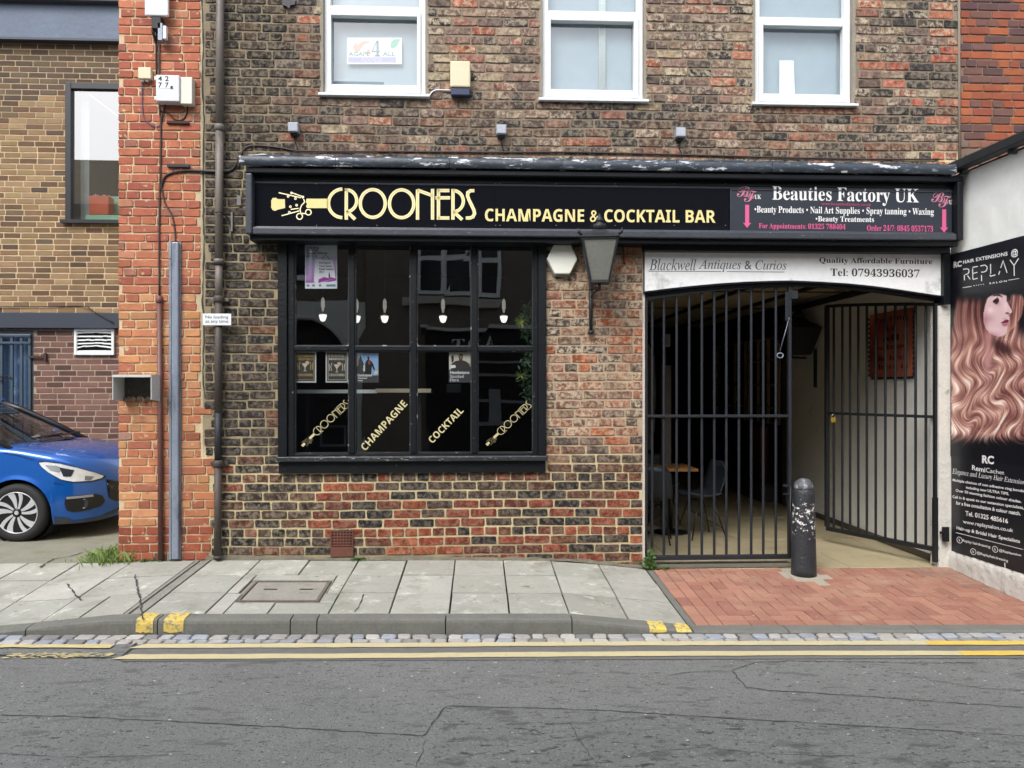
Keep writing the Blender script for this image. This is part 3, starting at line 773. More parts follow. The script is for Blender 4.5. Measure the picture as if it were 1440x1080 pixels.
# upstairs windows
BLIND = mat('frosted_interior', C(158, 174, 182), rough=.8, var=.1, vscale=.9, patch=[(C(140, 156, 166), 1.3, .5, .3)])
GLU = glass('window_glass', (.9, .94, .95), 2.3, .004, 1.2)
for i, ((x0, x1, z0, z1), (bot, gl, gr, gt, gb, ug)) in enumerate(zip(UPW, ((137, 467, 587, 26, 122, 11), (144, 774, 890, 33, 129, 18), (150, 1071, 1182, 40, 135, 27)))):
    y = .035; cx = (gl+gr)/2
    zs = FZ(cx, bot, y); GX0, GX1 = FX(gl, y+.03), FX(gr, y+.03); GZ0, GZ1, UZ = FZ(cx, gb, y+.03), FZ(cx, gt, y+.03), FZ(cx, ug, y+.03)
    b = MB(); fx0, fx1 = x0+.018, x1-.018; st = .055; zt = UZ-.035
    b.box(fx0, fx0+st, y, y+.07, z0+.02, z1); b.box(fx1-st, fx1, y, y+.07, z0+.02, z1)
    b.box(fx0+st+.0005, fx1-st-.0005, y, y+.07, z0+.02, z0+.065); b.box(fx0+st+.0005, fx1-st-.0005, y, y+.07, UZ-.045, UZ); b.box(fx0+st+.0005, fx1-st-.0005, y, y+.07, z1-.06, z1)
    fr = b.build('window', UPVC, bar, bevel=.005)
    b = MB(); s0, s1, t0, t1 = fx0+.04, fx1-.04, z0+.05, UZ-.05
    b.box(s0, GX0, y-.018, y+.05, t0, t1); b.box(GX1, s1, y-.018, y+.05, t0, t1); b.box(GX0+.0005, GX1-.0005, y-.018, y+.05, t0, GZ0); b.box(GX0+.0005, GX1-.0005, y-.018, y+.05, GZ1, t1)
    b.build('sash', UPVC, fr, bevel=.006)
    for q in ((GX0-.01, GX1+.01, GZ0-.01, GZ1+.01), (fx0+st-.01, fx1-st+.01, UZ-.01, z1-.05)): b = MB(); b.add([(q[0], y+.052, q[2]), (q[1], y+.052, q[2]), (q[1], y+.052, q[3]), (q[0], y+.052, q[3])], [(0, 1, 2, 3)]); b.build('pane', GLU, fr, fixn=False)
    b = MB(); b.box(x0-.02, x1+.02, -.05, y+.02, z0-.004, z0+.0195); b.build('sill', UPVC, fr, bevel=.004)
    b = MB(); b.box(x0-.005, x1+.005, y+.10, y+.11, z0, z1+.02); b.build('blind', BLIND, fr)
    rd = mat('reveal_render', C(150, 142, 128), rough=.9, var=.2, bump=.4)
    b = MB(); b.box(x0-.012, x0+.017, -.006, .2, z0, z1); b.box(x1-.017, x1+.012, -.006, .2, z0, z1); b.build('reveal_mortar', rd, fr)
# poster in the first window, papers in the third
def poster_board(name, label, rect, Y, m, P=None, N=None, cat='poster', th=.002):
    c = corn(rect, P or (0, Y, 0), N or FRONT, 0); Nn = Vector(N or FRONT).normalized()
    r = thing(name, label, cat, tuple((c[2]+c[3])/2))
    b = MB(); b.add([p for p in c]+[p-Nn*th for p in c], [(0, 1, 2, 3), (7, 6, 5, 4), (0, 4, 5, 1), (1, 5, 6, 2), (2, 6, 7, 3), (3, 7, 4, 0)]); b.build('sheet', m, r); return r
PAPER = mat('white_paper', C(236, 246, 246), rough=.6, var=.03)
yp = .105
po = poster_board('window_poster', 'pale food shop poster with green leaf taped inside the upstairs window', (488, 53, 565, 90), yp, PAPER)
o1 = mat('faded_orange_print', C(222, 176, 150), rough=.6); o2 = mat('faded_purple_print', C(176, 164, 205), rough=.6); o3 = mat('faded_green_print', C(130, 196, 160), rough=.6); o4 = mat('faded_grey_print', C(120, 135, 140), rough=.6)
PP = (0, yp, 0)
px_poly('print', [(496, 66), (500, 59), (503, 63), (508, 58), (519, 57), (520, 60), (512, 63), (508, 68), (505, 73), (499, 73)], PP, FRONT, .001, o1, po)
px_poly('print', [(514, 74), (517, 69), (520, 70), (522, 76), (515, 77)], PP, FRONT, .001, o1, po)
px_poly('print', [(549, 66), (550, 59), (555, 55), (563, 55), (560, 62), (556, 67), (551, 68)], PP, FRONT, .001, o3, po)
px_poly('print', [(489.5, 80.5), (557, 80.5), (557, 88), (489.5, 88)], PP, FRONT, .001, o2, po)
label_text('print', 'AGAPE', (490, 73, 520, 79), yp, o4, po, 'sans', lift=.0015); label_text('print', '4', (523, 57, 535, 79.5), yp, o4, po, 'serif', lift=.0015)
label_text('print', 'ALL', (538, 73, 556, 79), yp, o4, po, 'sans', lift=.0015); label_text('print', 'FOODS', (508, 82, 537, 87), yp, mat('pale_purple', C(205, 198, 225)), po, 'sans', lift=.002)
p0 = poster_board('paper_strip', 'plain white paper strip standing inside the third upstairs window', [(1096, 85), (1116, 85), (1118, 133), (1096, 133)], .10, PAPER, cat='paper')
cs = thing('light_streak', 'pale folded strip put in for the light streak behind the middle upstairs window', 'light_streak', (FX(850), .1, 3.9)); b = MB()  # pale folds built to stand for a light streak in the window
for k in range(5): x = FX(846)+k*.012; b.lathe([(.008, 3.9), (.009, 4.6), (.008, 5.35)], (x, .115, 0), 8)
b.build('streak_fold', mat('pale_streak', C(186, 196, 190), .9), cs)['kind'] = 'stuff'
# ------------------------------------------------------------------ shop window
SWY = -.02
sw = MB(); y0, y1 = -.03, .06
X = lambda p: FX(p, -.03); Z = lambda p: FZ(580, p, -.03)
sw.box(X(391), X(404), -.045, .1, Z(641), Z(332)); sw.box(X(757), X(768), -.045, .1, Z(641), Z(332))
sw.box(X(404)+.0006, X(413), -.02, .1, Z(641), Z(337)); sw.box(X(750), X(757)-.0006, -.02, .1, Z(641), Z(337))
sw.box(X(404)+.001, X(757)-.001, -.025, .1, Z(342), Z(330))
shop = sw.build('shop_window', BLKW, bar, bevel=.005)
b = MB(); b.box(X(413)+.0005, X(750)-.0005, -.012, .05, Z(638.5), Z(641)-.0); b.build('bottom_rail', BLKW, shop, bevel=.002)
for a, c in ((490, 498.5), (577, 585.5), (663, 671.5)):
    b = MB(); b.box(X(a), X(c), -.022, .05, Z(638), Z(342)-.0005)
    b.build('mullion', BLKW, shop, bevel=.006)
gx = [(413, 490), (498.5, 577), (585.5, 663), (671.5, 750)]
for a, c in gx:
    b = MB(); b.box(X(a)+.0006, X(c)-.0006, -.018, .05, Z(493), Z(486.5)); b.build('transom', BLKW, shop, bevel=.004)
    b = MB()                                     # putty beads round the panes
    for (p, q) in ((342, 486.5), (493, 638)):
        xa, xb, za, zb2 = X(a), X(c), Z(q), Z(p)
        t = .009
        b.box(xa+.001, xa+t, -.004, .03, za+.001, zb2-.001); b.box(xb-t, xb-.001, -.004, .03, za+.001, zb2-.001); b.box(xa+t+.0005, xb-t-.0005, -.004, .03, za+.001, za+t); b.box(xa+t+.0005, xb-t-.0005, -.004, .03, zb2-t, zb2-.001)
    b.build('glazing_bead', mat('bead_paint', (.05, .055, .06), .35, var=.4, vscale=9, patch=[(C(170, 172, 170), 14, .6, .05)]), shop)
GLS = glass('old_shop_glass', (.88, .9, .9), 2.5, .012, 2.0)
k = 0
for a, c in gx:
    for (p, q) in ((342, 486.5), (493, 638)):
        b = MB(); xa, xb, za, zb2 = X(a)-.004, X(c)+.004, Z(q)-.004, Z(p)+.004
        rg = random.Random(100+k); k += 1; ty = [rg.uniform(-.0018, .0018) for _ in range(4)]
        n = 1
        b.add([(xa, .022+ty[0], za), (xb, .022+ty[1], za), (xb, .022+ty[2], zb2), (xa, .022+ty[3], zb2)], [(0, 1, 2, 3)])
        b.build('pane', GLS, shop)
b = MB(); b.box(X(390), X(769), -.085, .05, Z(648), Z(641)-.0006); b.build('sill', mat('worn_sill_paint', (.035, .038, .043), .4, var=.4, vscale=10, bump=.5, bscale=30, patch=[(C(170, 172, 172), 16, .6, .06, (1, 1, 5))]), shop, bevel=.008)
b = MB(); b.box(X(392), X(767), -.04, .05, Z(665), Z(648)-.0006); b.build('sill_board', BLKW, shop, bevel=.006)
# room behind the window
NAVY = mat('dark_navy_wall', (.014, .016, .022), rough=.7, var=.3)
b = MB(); rx0, rx1, rz0, rz1 = -2.1, 1.30, -.05, 2.95
b.box(rx0, rx1, 3.2, 3.25, rz0, rz1); b.box(rx0-.05, rx0, .1, 3.25, rz0, rz1); b.box(rx1, rx1+.05, .3, 3.25, rz0, rz1); b.box(rx0, rx1, .1, 3.2, rz1, rz1+.05); b.box(rx0, rx1, .1, 3.2, rz0-.05, rz0)
b.build('room_wall', NAVY, bar)
b = MB(); b.box(X(393)+.02, X(766)-.02, .1, .42, Z(641)-.02, Z(641)); b.build('inner_ledge', mat('dark_ledge', (.01, .01, .012), .5), bar)
GREYF = mat('grey_frame_paint', C(88, 94, 102), rough=.6)
b = MB()
def pxf(x0, y0, x1, y1, Y, w=4):
    for q in ((x0, y0, x1, y0+w), (x0, y1-w, x1, y1), (x0, y0+w, x0+w, y1-w), (x1-w, y0+w, x1, y1-w)):
        a, zt = F(q[0], q[1], Y); c, zb3 = F(q[2], q[3], Y); b.box(a, c, Y-.01, Y+.01, zb3, zt)
pxf(450, 598, 487, 628, .85, 3); f1 = b.build('picture_frame', GREYF, None)
tag(f1, 'grey picture frame leaning low inside the bar window', 'picture frame')
b = MB(); a, zt = F(413, 548, .5); c, zb3 = F(605, 553, .5); b.box(a, F(530, 550, .5)[0], .5, .53, zb3, zt)
bt = thing('bar_counter', 'white edged bar shelf with beige rail seen through the window', 'shelf', (a+.4, .5, .9)); b.build('white_edge', mat('white_counter_edge', C(225, 232, 232), rough=.4), bt)
b = MB(); a2, zt2 = F(528, 546.5, .45); c2, zb4 = F(606, 552, .45); b.box(a2, c2, .45, .499, zb4, zt2); b.build('beige_rail', mat('beige_rail', C(200, 190, 165), rough=.5), bt)
b = MB(); b.box(a, c2, .531, .8, zb3, zt-.005); b.build('shelf_board', NAVY, bt)
b = MB(); b.box(a+.1, a+.13, .55, .58, -.04, zb3-.001); b.box(c2-.13, c2-.1, .55, .58, -.04, zb3-.001); b.build('shelf_leg', NAVY, bt)
b = MB(); a, zt = F(628, 540, 1.6); c, zb3 = F(648, 552, 1.6); b.box(a, c, 1.6, 1.61, zb3, zt); nt = b.build('wall_notice', mat('notice_grey', C(80, 86, 92)), None); tag(nt, 'small grey notice on the dark wall inside the bar', 'notice')
# ------------------------------------------------------------------ fascia
fas = thing('shop_fascia', 'long black shop fascia with peeling lead top and grey lower moulding over window and passage', 'fascia', ((FX(340)+4.2)/2, -.1, 2.8))
fy = -.2; fx0, fx1 = F(345, 330, -.24)[0], F(1355, 340, -.24)[0]
zc0, zc1 = 2.775, 3.37
b = MB(); b.box(fx0+.06, fx1-.06, -.13, -.008, zc0+.08, zc1); b.build('backing_board', BLK, fas)
LEAD = mat('peeling_lead', C(56, 65, 76), .45, var=.3, vscale=4, bump=.4, bscale=25, patch=[(C(205, 206, 210), 7.0, .575, .03, (.6, 1, 2.2)), (C(120, 130, 140), 22, .58, .06, (.5, 1, 2)), (C(34, 40, 48), 5, .6, .05, (.5, 1, 2))])
lx0, lx1 = F(336, 225, -.26)[0], F(1345, 235, -.26)[0]
cuts = [lerp(lx0, lx1, q) for q in (0, .13, .285, .44, .6, .735, .87, 1)]
for a, c in zip(cuts, cuts[1:]):
    b = MB(); rgx = random.Random(int(a*100)); n = 14; v = []
    for i in range(n+1):
        x = lerp(a+.002, c-.002, i/n); j = lambda s: rgx.uniform(-s, s)
        v += [(x, -.0125, 3.535+j(.006)), (x, -.05, 3.50+j(.003)), (x, -.255, 3.452+j(.003)), (x, -.268+j(.003), 3.435), (x, -.265+j(.004), 3.372+j(.004)), (x, -.258, 3.366)]
    b.add(v, [(6*i+k, 6*i+6+k, 6*i+7+k, 6*i+1+k) for i in range(n) for k in range(5)], True); b.build('lead_flashing', LEAD, fas)
b = MB(); b.box(fx0+.0, fx1, -.235, -.009, 3.31, 3.364); b.build('top_moulding', BLK, fas, bevel=.012)
b = MB(); b.box(fx0+.05, fx1-.05, -.16, -.125, 3.265, 3.309); b.build('inner_moulding', BLK, fas, bevel=.006)
b = MB(); b.box(fx0+.05, fx1-.05, -.158, -.142, 3.245, 3.264); b.build('thin_bead', GRYP, fas, bevel=.004)
for a, c in ((fx0, fx0+.055), (fx1-.055, fx1)):
    b = MB(); b.box(a, c, -.245, -.009, 2.80, 3.309); b.build('end_stop', GRYP if a == fx0 else BLK, fas, bevel=.012)
b = MB(); b.box(fx0+.056, fx1-.056, -.235, -.13, 2.80, 2.858); b.box(fx0+.056, fx1-.056, -.2, -.129, 2.8585, 2.875); b.build('lower_moulding', GRYP, fas, bevel=.012)
b = MB(); b.box(fx0+.02, fx1-.02, -.19, -.009, zc0-.015, 2.7995); b.build('soffit', BLK, fas)
b = MB(); b.box(X(391)+.0, X(768), -.06, -.009, FZ(580, 331, -.05), zc0-.016); b.build('window_head', BLK, fas)
b = MB(); b.box(FX(903)-.0, fx1-.03, -.10, .10, FZ(1000, 353, -.1), zc0-.016); b.build('passage_lintel', BLK, fas)

# sign panels
SY = -.165
s1 = thing('bar_sign', 'black bar sign panel with gold art deco lettering and guitar head logo', 'sign', (FX(690, SY), SY, 2.87))
a, zt = F(357, 254, SY); c, zb2 = F(1026, 320, SY); zt = 3.243; zb2 = 2.877
GLOSSB = mat('gloss_black_panel', (.006, .007, .011), .07, var=.05, vscale=1, bump=.0)
xm = FX(696, SY)
for q, (p_, q_) in enumerate(((a, xm-.001), (xm+.001, c-.002))):
    b = MB(); b.box(p_, q_, SY, SY+.006, zb2, zt); b.build('panel', GLOSSB, s1)
PS = (0, SY, 0)
pth = []
H_ = 265.0; Lb = 307.0
let = []
let.append(ell(481.5, 286, 19.5, 20, 270, 90, 24)[::-1])                                        # C
let.append([(487, 309), (487, 265.2)]); let.append([(487, 266.5)]+ell(487, 282.3, 14.6, 15.4, -90, 88, 18)); let.append([(487.5, 297), (499.5, 308.5)])
let.append(ell(524.2, 286.2, 17.6, 19.6)); let.append(ell(564.8, 286.6, 17.2, 19.6))
let.append([(587.2, 309), (587.2, 266.5)]); let.append([(587.2, 267.5), (608.3, 275.2)]); let.append([(608.3, 309), (608.3, 265.6)])
let.append([(616.6, 309), (616.6, 265.8)]); let.append([(615, 268), (632, 268)]); let.append([(612.5, 278.2), (633, 278.2)]); let.append([(616, 306.6), (632, 306.6)])
let.append([(637, 309), (637, 265.8)]); let.append([(637, 268)]+ell(637, 283, 14.6, 15, -90, 88, 18)); let.append([(638, 298), (650, 309)])
let.append([(667, 268), (661.5, 268.3), (657.8, 271), (657.6, 275.5), (659.5, 281), (666.5, 295.5), (667.3, 300.5), (665, 305), (661, 306.6), (655, 306.6)])
V, Fc = stroke(let, 4.6)
px_shape('lettering', V, Fc, PS, FRONT, .0015, GOLDE, s1)
V, Fc = stroke(let, 2.6); px_shape('lettering_core', V, Fc, PS, FRONT, .0025, GOLD, s1)
def head(par, P, N, f, w=1.0, lift=.0015):     # guitar head emblem, f maps emblem coordinates to photo pixels
    px_poly('emblem_cap', [f(*p) for p in [(381.5, 282), (383.5, 278.5), (388.5, 278.2), (390, 280), (400.5, 280.3), (401, 292.5), (390, 295), (387.5, 296.6), (383.5, 295.5), (381.5, 292)]], P, N, lift, GOLD, par)
    px_poly('emblem_neck', [f(*p) for p in [(431, 279.5), (463, 279.5), (463, 292.7), (432, 292.7), (430.5, 290), (431.8, 287), (430.3, 284)]], P, N, lift, GOLD, par)
    ps = [[(392, 271), (423, 278)], [(410, 271), (427, 277)], [(396, 303.5), (421, 296.5)], [(409, 294.5), (420, 293)],
          [(427, 280), (428.5, 284), (424, 289), (422, 294), (423, 300), (430, 300.5)]]
    ps += [ell(421.3, 304.3, 4.2, 4.2, n=12), ell(433.7, 298.5, 4, 4, n=12)]
    V, Fc = stroke([[f(*p) for p in q] for q in ps], 1.5*w); px_shape('emblem_line', V, Fc, P, N, lift, GOLDE, par)
    V, Fc = stroke([[f(*p) for p in ell(cx, cy, 1.3, 1.3, n=8)] for cx, cy in ((405.3, 276.3), (415.6, 279.3), (408.5, 290.8), (417.2, 288.6), (410, 271.5), (426, 277.3), (407, 298.5))], 1.1*w)
    px_shape('emblem_peg', V, Fc, P, N, lift+.0005, GOLDE, par)
head(s1, PS, FRONT, lambda x, y: (x, y))
tl = [(682, 293.3), (1006, 295.5), (1006, 313.5), (682, 311.3)]
for st_, m_, lf, of in (('sans', GOLD, .0020, .003),):
    label_text('lettering', 'CHAMPAGNE & COCKTAIL BAR', tl, SY, m_, s1, st_, lift=lf, off=of)
b = MB()
for px_ in (445, 530, 612, 697, 703, 782, 865, 948, 1020):
    for py_ in (258.5, 317):
        x, z = F(px_, py_, SY); b.lathe([(.004, -.003+SY), (.004, SY)], (x, 0, z), 8, 'y')
tag(b.build('screw_head', mat('screw_metal', C(150, 150, 155), .4, metal=.5), s1), kind='stuff')

s2 = thing('beauty_sign', 'dark grey beauty salon sign with white serif lettering and two pink arrows', 'sign', (FX(1190, SY), SY, 2.87))
a2, c2 = FX(1026, SY)+.003, fx1-.06
b = MB(); b.box(a2, c2, SY-.004, SY+.004, zb2, 3.262 if False else 3.24); b.build('panel', mat('charcoal_panel', C(42, 48, 58), .45, var=.1), s2)
b = MB(); b.box(a2, a2+.008, SY-.012, SY-.0045, zb2, 3.24); b.box(a2+.0085, c2, SY-.012, SY-.0045, 3.232, 3.24); b.build('edge_trim', GRYP, s2)
P2 = (0, SY-.005, 0); L2 = dict(P=P2, N=FRONT)
label_text('lettering', 'Beauties Factory UK', [(1086, 261.5), (1292, 265.5), (1292, 290.5), (1086, 286.5)], 0, WHT, s2, 'serif', **L2)
label_text('lettering', 'www.beautiesfactory.co.uk', [(1155, 284.5), (1225, 286), (1225, 291), (1155, 289.5)], 0, DPINK, s2, 'serif', **L2)
label_text('lettering', '•Beauty Products • Nail Art Supplies • Spray tanning • Waxing', [(1061, 289.5), (1313, 293), (1313, 305), (1061, 301.5)], 0, WHT, s2, 'serif', off=-.01, **L2)
label_text('lettering', '•Beauty Treatments', [(1147, 304), (1229, 305), (1229, 314.5), (1147, 313.5)], 0, WHT, s2, 'serif', off=-.01, **L2)
label_text('lettering', 'For Appointments: 01325 788404', [(1067, 313.5), (1189, 315), (1189, 324.8), (1067, 323)], 0, PINK, s2, 'serif', off=-.012, **L2)
label_text('lettering', 'Order 24/7: 0845 0537173', [(1219, 316), (1312, 317.5), (1312, 326), (1219, 324.5)], 0, PINK, s2, 'serif', off=-.012, **L2)
for dx, dy in ((0, 0), (272, 7.5)):
    px_poly('arrow', [(x+dx*(1 if dx == 0 else 1), y+dy) for x, y in ((1047.8, 288), (1053.4, 288), (1053.4, 313.5), (1056.2, 313.5), (1050.5, 320.5), (1044.8, 313.5), (1047.8, 313.5))] if dx == 0 else [(x+277, y+6.5) for x, y in ((1047.8, 288), (1053.4, 288), (1053.4, 313.5), (1056.2, 313.5), (1050.5, 320.5), (1044.8, 313.5), (1047.8, 313.5))], P2, FRONT, .0015, PINK, s2)
    ox, oy = (0, 0) if dx == 0 else (273.5, 7.5)
    label_text('monogram', 'B', (1036+ox, 262+oy, 1054+ox, 277+oy), 0, mat('pale_pink_print', C(205, 130, 155)), s2, 'script', **L2)
    label_text('monogram', 'F', (1046+ox, 268+oy, 1064+ox, 284+oy), 0, mat('pale_pink_print'), s2, 'script', lift=.002, **L2)
    label_text('monogram', 'UK', (1061+ox, 274+oy, 1070+ox, 280+oy), 0, WHT, s2, 'serif', lift=.0025, **L2)

# antiques board with its arched lower edge
BYY = -.012
s3 = thing('antiques_board', 'white painted arched signboard with black lettering over the passage gates', 'sign', (FX(1115), BYY, 2.35))
arc = [(904, 411), (935, 407), (972, 403), (1010, 399.6), (1045, 397.3), (1080, 396), (1113, 395.5), (1150, 397), (1190, 399.5), (1230, 403.5), (1262, 408), (1295, 413), (1326, 417.5)]
arcP = [F(x, y, BYY) for x, y in arc]
top = [F(1326, 360, BYY), F(904, 350, BYY)]; zt = top[1][1]+.01
b = MB(); n = len(arcP)
fv = [(x, BYY, z) for x, z in arcP]+[(x, BYY, zt) for x, z in arcP]+[(x, BYY+.03, z) for x, z in arcP]+[(x, BYY+.03, zt) for x, z in arcP]
ff = []
for i in range(n-1): ff += [(i, i+1, i+1+n, i+n), (i+2*n, i+3*n, i+1+3*n, i+1+2*n), (i, i+2*n, i+1+2*n, i+1)]
b.add(fv, ff); b.build('board', mat('white_board_paint', C(244, 245, 245), .55, var=.08, vscale=2, bump=.15, bscale=20, patch=[(C(186, 188, 184), 3.5, .58, .12), (C(150, 145, 135), 9, .68, .08)]), s3)
def arcbar(name, off0, off1, y0, y1, m, par, pts=arcP, x0=None, x1=None):
    b = MB(); v = []
    for x, z in pts: v += [(x, y0, z+off0), (x, y0, z+off1), (x, y1, z+off1), (x, y1, z+off0)]
    f = [(4*i+k, 4*i+4+k, 4*i+4+(k+1) % 4, 4*i+(k+1) % 4) for i in range(len(pts)-1) for k in range(4)]+[(0, 1, 2, 3), tuple(range(4*len(pts)-1, 4*len(pts)-5, -1))]
    b.add(v, f); return b.build(name, m, par)
arcbar('arch_trim', -.012, .004, -.035, .03, BLK, s3); arcbar('arch_soffit', -.034, -.0125, -.005, .09, BLK, s3)
label_text('lettering', 'Blackwell', [(913, 364), (979, 364.5), (979, 380.5), (913, 380)], BYY, mat('grey_script', C(84, 84, 88)), s3, 'ital', off=.006)
label_text('lettering', 'Antiques', [(982, 365), (1042, 365.5), (1042, 382.5), (982, 382)], BYY, mat('grey_script'), s3, 'ital', off=.006)
label_text('lettering', '& Curios', [(1047, 366), (1106, 366.5), (1106, 379.5), (1047, 379)], BYY, mat('grey_script'), s3, 'bital')
px_shape('underline', *stroke([[(912, 381.3), (1014, 382)], [(1022, 382), (1103, 382.6)]], .8), (0, BYY, 0), FRONT, .0015, mat('grey_script'), s3)
label_text('lettering', 'Quality Affordable Furniture', [(1152, 362), (1311, 364), (1311, 373.5), (1152, 371.5)], BYY, INK, s3, 'serif', space=1.12, off=-.006)
label_text('lettering', 'Tel: 07943936037', [(1168, 377), (1293, 379), (1293, 390.5), (1168, 388)], BYY, INK, s3, 'serif', off=-.008)
b = MB(); b.box(F(1326.5, 400, -.05)[0], F(1336, 400, -.05)[0], -.06, .1, FZ(1330, 428, -.05), 2.76); b.build('gate_head_post', BLK, fas, bevel=.004)

# ================================================================== WINDOW POSTERS, LETTERING, PENDANTS, PLANTS
GY = .030; PG = (0, GY, 0)
def wp(name, label, rect, m): return poster_board(name, label, rect, GY+.001, m)
p1 = wp('award_poster', 'purple and white award poster with shopping bag picture, top left pane of shop window', (429, 345, 474, 406), mat('poster_paleblue', C(222, 232, 240), rough=.4, var=.02))
q = (0, GY+.001, 0)
def pp(poly, m, par, lift=.0012, nm='print'): return px_poly(nm, poly, q, FRONT, lift, m, par)
for i in range(8):
    t = i/8; pp([(430, 363+i*5), (473, 361+i*4.2), (473, 361+(i+1)*4.2), (430, 363+(i+1)*5)], mat('poster_mauve%s' % 'abcdefgh'[i], tuple(lerp(a, c, t) for a, c in zip(C(205, 195, 230), C(166, 50, 160))), rough=.4, var=0), p1)
pp([(429.3, 398), (473.7, 396), (473.7, 405.7), (429.3, 405.7)], mat('poster_white', C(235, 238, 244), rough=.4, var=.02), p1, .002)
pp([(443.5, 364), (468, 366), (472, 391), (447, 399), (441.5, 396)], mat('poster_white'), p1, .003)
pp([(447.6, 398), (448, 393), (456, 389.5), (461, 391), (466, 390), (471.2, 391.2)], mat('poster_magenta', C(176, 60, 168), rough=.4), p1, .004)
pp([(462, 390), (462.4, 385), (463, 382.6), (464, 385), (464.6, 390.4)], mat('poster_grey', C(90, 80, 110)), p1, .004)
px_shape('print', *stroke([ell(458, 366, 4.6, 6.5, 185, 355, 10)], .7), q, FRONT, .004, mat('poster_grey'), p1)
PV = mat('poster_violet_ink', C(96, 62, 130)); BI = mat('poster_black_ink', C(30, 24, 44))
for s, y, m in (('EVENING', 346.8, PV), ('ECONOMY', 350.6, PV), ('Award Winner', 354.4, BI), ('2011-2', 358.3, PV)):
    label_text('print', s, (431, y, 431+len(s)*2.5, y+3.2), GY+.001, m, p1, 'sans', lift=.003)
for s, y, m in (('Darlington', 368.5, PV), ('Town Centre', 372.8, PV), ('Retail Award', 377, BI), ('2011', 381, PV)):
    label_text('print', s, (449, y, 449+len(s)*1.65, y+3), GY+.001, m, p1, 'sans', lift=.005)
for x0, x1 in ((431.5, 435), (439, 443), (448.5, 452), (459, 472)): pp([(x0, 400), (x1, 400), (x1, 403), (x0, 403)], mat('poster_teal_mark', C(120, 150, 165)), p1, .004)
CARD = mat('charcoal_card', C(66, 62, 58), rough=.5, var=.1); GC = mat('card_gold', C(198, 172, 104), rough=.5); WC = mat('card_cream', C(222, 214, 196), rough=.5)
for (x0, lab, l1, l2, m1, up) in ((413.2, 'framed dark cocktail poster with gold heading, leftmost in the lower panes', 'BOTTOMLESS', 'COCKTAILS', GC, 0), (458, 'framed dark cocktail making poster with cream heading beside the mullion', 'COCKTAIL', 'MAKING', WC, 1)):
    x1 = x0+31.5; P_ = poster_board('cocktail_poster', lab, (x0, 494.5, x1, 538), GY+.001, mat('poster_border', C(206, 210, 212), rough=.4))
    pp([(x0+1.8, 496), (x1-2, 496), (x1-2, 536), (x0+1.8, 536)], CARD, P_)
    px_shape('print', *stroke([[(x0+3.5, 498), (x1-3.5, 498), (x1-3.5, 534), (x0+3.5, 534), (x0+3.5, 498)]], .5), q, FRONT, .002, m1, P_)
    label_text('print', l1, (x0+4.5, 499.5, x1-4.5, 502.3), GY+.001, m1, P_, 'sans', lift=.003); label_text('print', l2, (x0+5, 503.2, x1-5, 506.5), GY+.001, m1, P_, 'sans', lift=.003)
    cx = (x0+x1)/2; gy = 511+up*1.5
    pp([(cx-4.5, gy), (cx+4.5, gy), (cx+.6, gy+6), (cx+.5, gy+10), (cx+3, gy+11), (cx-3, gy+11), (cx-.5, gy+10), (cx-.6, gy+6)], WC, P_, .002)
    px_poly('print', ell(cx+3.2, gy-.8, 2.7, 2.7, n=12)[:-1], q, FRONT, .003, mat('card_peach', C(226, 190, 160)), P_)
    for sx in (-1, 1): px_shape('print', *stroke([[(cx+sx*7.5, gy+9), (cx+sx*8.5, gy+3), (cx+sx*7, gy-2)], [(cx+sx*10.2, gy+9), (cx+sx*11, gy-1)]], .9), q, FRONT, .002, m1, P_)
    label_text('print', 'CROONERS', (x0+5, 525.5, x1-5, 529), GY+.001, m1, P_, 'sans', lift=.003)
SKYB = mat('poster_sky', C(150, 186, 226), rough=.4); DK = mat('poster_dark', C(28, 28, 34), rough=.4); GM = mat('poster_grey_ground', C(72, 72, 76), rough=.4)
p2 = wp('drinks_poster', 'blue sky drinks poster with two dark figures tucked behind the mullion', (500.5, 496, 532.5, 538), GM)
pp([(501, 496.5), (532, 496.5), (532, 528), (501, 528)], SKYB, p2)
pp([(501, 528), (501, 513), (505, 505), (507, 499), (509, 505), (512, 513), (510, 519), (513, 528)], DK, p2, .002)
pp([(512, 527), (513, 513), (515, 507.5), (517, 506), (516.6, 502), (518, 500.6), (519.4, 502), (519.2, 506), (522, 507.5), (525, 512), (527.5, 520), (526, 521), (523, 515), (522, 528)], DK, p2, .002)
pp([(518, 507), (521, 507), (521, 513), (517.5, 512)], mat('poster_red', C(140, 62, 60)), p2, .003); pp([(501, 505), (505, 500), (504, 513), (501, 517)], mat('poster_skin', C(188, 168, 150)), p2, .003)
pp([(511, 513), (513.5, 513), (513.5, 522), (511, 522)], WC, p2, .003); pp([(526, 523), (532, 520), (532, 526), (527, 527)], WC, p2, .003)
label_text('print', 'Hawkstone', (502, 525.5, 523, 529.5), GY+.001, WHT, p2, 'sans', lift=.004); label_text('print', 'Stocked', (503, 530.5, 516, 532.8), GY+.001, WHT, p2, 'sans', lift=.003); label_text('print', 'Here', (503, 534, 510, 536), GY+.001, WHT, p2, 'sans', lift=.003)
p3 = wp('drinks_poster', 'pale topped drinks poster with man raising a glass, third window column', (631, 495, 663, 538), GM)
pp([(631.5, 495.5), (662.5, 495.5), (662.5, 520), (631.5, 520)], mat('poster_pale_photo', C(214, 208, 196), rough=.4, var=.15, vscale=30), p3)
pp([(634, 518), (635.5, 511), (641, 507.5), (645.5, 507), (645.5, 504.6), (644.6, 500.5), (646.5, 497.5), (649, 497), (651, 499), (651, 503), (650, 506.5), (655, 508), (660, 511.5), (662, 518), (662, 520.5), (634, 520.5)], mat('poster_jacket', C(58, 52, 50)), p3, .002)
